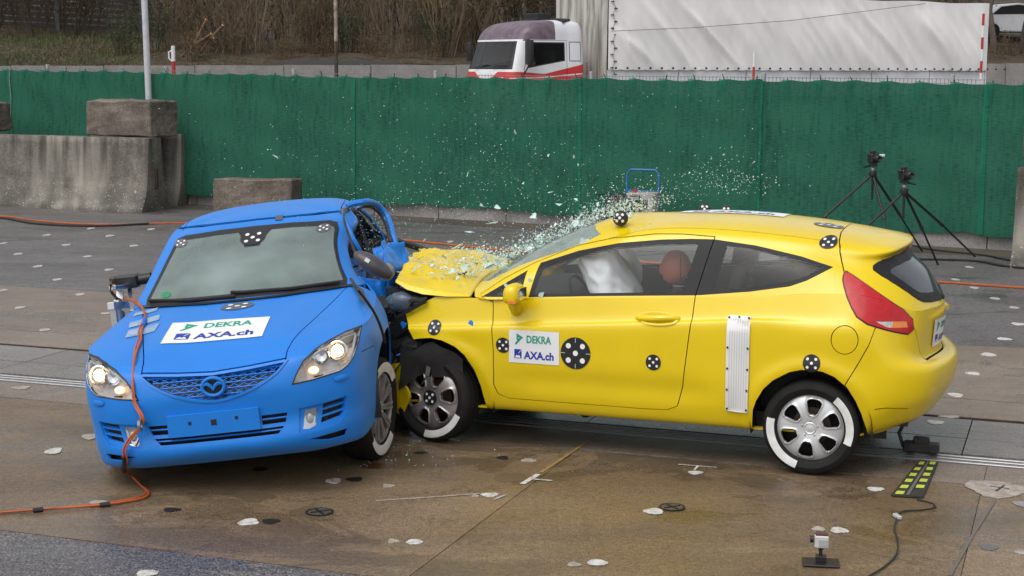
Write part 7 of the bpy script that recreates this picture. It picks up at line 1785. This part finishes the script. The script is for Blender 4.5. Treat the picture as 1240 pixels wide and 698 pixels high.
mb = MB(); mb.lathe([(.0, .05), (.03, .045), (.032, 0)], 12, Matrix.Translation((-.10, -.05, hz+.02))); mb.build('red_knob', m_red, ec, True)
gen = empty('generator', hc+Vector((-.36, -.30, .0)), (0, 0, rad(15)), 'dark generator standing against the blue handcart', 'generator')
zg = D(790, 232, hc.y).z
mb = MB(); mb.blob((0, 0, zg*.62), (.22, .26, zg*.38), 16, 12, jit=.04); mb.build('engine_cover', m_grime, gen, True)
mb = MB(); mb.box((0, 0, zg*.25), (.40, .46, zg*.4)); mb.build('frame_box', m_black, gen, bevel=.02)
mb = MB()
for y in (-.2, .2): mb.tube([(-.24, y, .03), (-.24, y, zg*.95), (.24, y, zg*.95), (.24, y, .03)], .015, 8)
mb.build('roll_frame', m_black, gen, True)
# ---------------------------------------------------------------- flying glass and debris
m_shard = mat('glass_crumb', (.40, .60, .54), .15, c2=(.66, .76, .73), nscale=30, spec=.6); m_flake = mat('pale_glass_flake', (.42, .60, .55), .3, c2=(.60, .72, .69), nscale=14)
rs = np.random.default_rng(42)
def shard_poly(r, n=None):
    n = n or rs.integers(4, 7); a = np.sort(rs.uniform(0, 6.28, n)); return [(r*rs.uniform(.6, 1.15)*math.cos(x), r*rs.uniform(.5, 1.0)*math.sin(x)) for x in a]
def add_shard(mb, p, r, th):
    M = Matrix.Translation(p) @ Matrix.Rotation(rs.uniform(0, 6.28), 4, Vector(rs.normal(size=3)).normalized()); poly = shard_poly(r); mb.prism(poly, lambda u, v, w_: M @ Vector((u, v, w_)), -th/2, th/2)
def tetra(mb, p, r):
    b = [Vector(rs.normal(size=3)).normalized()*r*rs.uniform(.6, 1.2)+p for _ in range(4)]; mb.add(b, [(0, 1, 2), (0, 2, 3), (0, 3, 1), (1, 3, 2)])
spray = MB()
def F3(x, y, z): return fw(x, y, z)
# dense band on the bonnet and rising along the windscreen
for _ in range(3600):
    u = rs.random(); x = 2.62-1.45*u; y = rs.uniform(-.62, .62); z0 = np.interp(x, [1.2, 1.45, 2.0, 2.3, 2.7], [1.47, 1.44, 1.19, 1.05, 1.10]); z = z0+abs(rs.normal(0, .055))+.012; tetra(spray, F3(x+abs(rs.normal(0, .05)), y, z), rs.uniform(.003, .0085)*(rs.uniform(1.6, 3.2) if rs.random() < .13 else 1))
# cloud over the roof edge and round the handcart
for _ in range(480): tetra(spray, F3(rs.normal(1.52, .24), rs.uniform(-1.4, .1), 1.46+abs(rs.normal(0, .09))), rs.uniform(.003, .008))
for _ in range(330):
    tetra(spray, F3(rs.normal(.88, .16), rs.uniform(-1.3, -.5), 1.56+abs(rs.normal(0, .13))), rs.uniform(.003, .009))
# thin cloud over the whole impact
for _ in range(1100):
    px, py = rs.normal(560, 120), 262-abs(rs.normal(0, 70))+rs.uniform(-10, 40); tetra(spray, D(px, py, rs.uniform(9.6, 12.2)), rs.uniform(.003, .0065))
for _ in range(260):
    tetra(spray, D(rs.uniform(150, 1000), rs.uniform(110, 290), rs.uniform(10, 13.5)), rs.uniform(.003, .006))
# crumbs over the torn blue door and on the ground beneath
for _ in range(700): tetra(spray, MW @ mz(rs.normal(455, 20), rs.normal(300, 32), 'x', rs.uniform(-1.5, -.9)), rs.uniform(.0025, .0055))
for _ in range(180):
    q = G(rs.normal(470, 50), rs.normal(548, 10), .004); tetra(spray, q, rs.uniform(.003, .007))
so = spray.build('glass_spray', m_shard); tag(so, 'cloud of tiny glass crumbs bursting up from the impact', 'glass crumbs', kind='stuff')
# larger flakes, each a thing
big_f = [(647, 262, 7, 10.6), (598, 270, 7, 10.4), (552, 299, 9, 10.2), (667, 233, 5, 10.9), (677, 248, 5, 10.9), (697, 242, 4, 11), (583, 249, 4, 10.6), (603, 251, 5, 10.6), (566, 212, 3, 10.6), (568, 281, 5, 10.3), (580, 304, 6, 10.3), (333, 190, 6, 10.6), (624, 160, 4, 11), (694, 190, 3, 11), (634, 222, 3, 11), (520, 318, 6, 10.1), (507, 322, 6, 10.1), (652, 285, 5, 10.6), (700, 200, 3, 11), (723, 248, 4, 11), (540, 311, 7, 10.2), (612, 312, 6, 10.4), (497, 314, 5, 10.1), (513, 291, 4, 10.2), (665, 188, 3, 11), (697, 270, 6, 10.7), (711, 262, 5, 10.8), (685, 281, 6, 10.6), (672, 292, 6, 10.5), (658, 299, 6, 10.5), (641, 304, 7, 10.5), (625, 309, 7, 10.4), (603, 318, 7, 10.3), (590, 322, 7, 10.3), (563, 325, 7, 10.3), (547, 329, 6, 10.2), (533, 333, 6, 10.2)]
for px, py, rp, Y in big_f:
    p = D(px, py, Y); mb = MB(); add_shard(mb, Vector((0, 0, 0)), rp*.0036*Y/6.6, .004); o = mb.build('glass_flake', m_flake); o.location = p; tag(o, 'pale green broken glass flake flying above the crushed bonnet', 'glass flake', 'glass flakes flying over the impact')
for k in range(55):                 # flakes lying and sliding on the bonnet and the foot of the windscreen
    x = rs.uniform(2.05, 2.78); y = rs.uniform(-.5, .70); z = np.interp(x, [1.45, 2.0, 2.3, 2.7], [1.44, 1.19, 1.055, 1.10])-.02*abs(y)+rs.uniform(.0, .03); r_ = rs.uniform(.014, .045)
    mb = MB(); poly = shard_poly(r_); M = Matrix.Rotation(rs.uniform(-.7, .7), 4, 'X') @ Matrix.Rotation(rs.uniform(-.7, .7), 4, 'Y'); mb.prism(poly, lambda u, v, w_: M @ Vector((u, v, w_)), -.002, .002); o = mb.build('glass_flake', m_flake); o.location = fw(x, y, z); tag(o, 'pale green glass flake lying on the crushed yellow bonnet', 'glass flake', 'glass flakes lying on the yellow bonnet')
# flakes stuck on the yellow flank and loose blue paint chips
for px, py, rp in ((527, 341, 6), (566, 369, 4), (587, 388, 6), (531, 378, 4)):
    q = Vector(cy(*((lambda s: (s[0], s[2]))((Matrix.Rotation(-Y_ROT, 3, 'Z') @ (CAM_C+ray(px, py)*((8.75-0)/ray(px, py).y)-Vector((2.06697326, 9.95769875, 0))))))))
    mb = MB(); poly = shard_poly(rp*.0046); mb.prism(poly, lambda u, v, w_: Vector((u, w_, v)), 0, .003); o = mb.build('glass_flake', m_flake); o.location = R3z @ (q+Vector((0, .004, 0)))+Vector((2.06697326, 9.95769875, 0)); o.rotation_euler = (0, 0, Y_ROT); tag(o, 'flat pale glass flake against the yellow front wing', 'glass flake', 'glass flakes on the yellow wing')
for px, py, rp, Y, lb in ((655, 277, 4, 10.6, 'small blue paint chip flying over the yellow bonnet'), (489, 394, 7, 9.7, 'larger blue torn chip in the gap between the two cars'), (483, 429, 4, 9.6, 'small blue chip falling above the yellow front wheel'), (570, 391, 5, 9.35, 'thin dark blue splinter in front of the yellow wing')):
    mb = MB(); add_shard(mb, Vector((0, 0, 0)), rp*.005, .004); o = mb.build('paint_chip', m_blu); o.location = D(px, py, Y); tag(o, lb, 'paint chip')
p = G(451, 553, .006); mb = MB(); add_shard(mb, Vector((0, 0, 0)), .06, .004); o = mb.build('paint_chip', m_blu); o.location = p; tag(o, 'blue chip lying on the ground by the blue car wheel', 'paint chip')
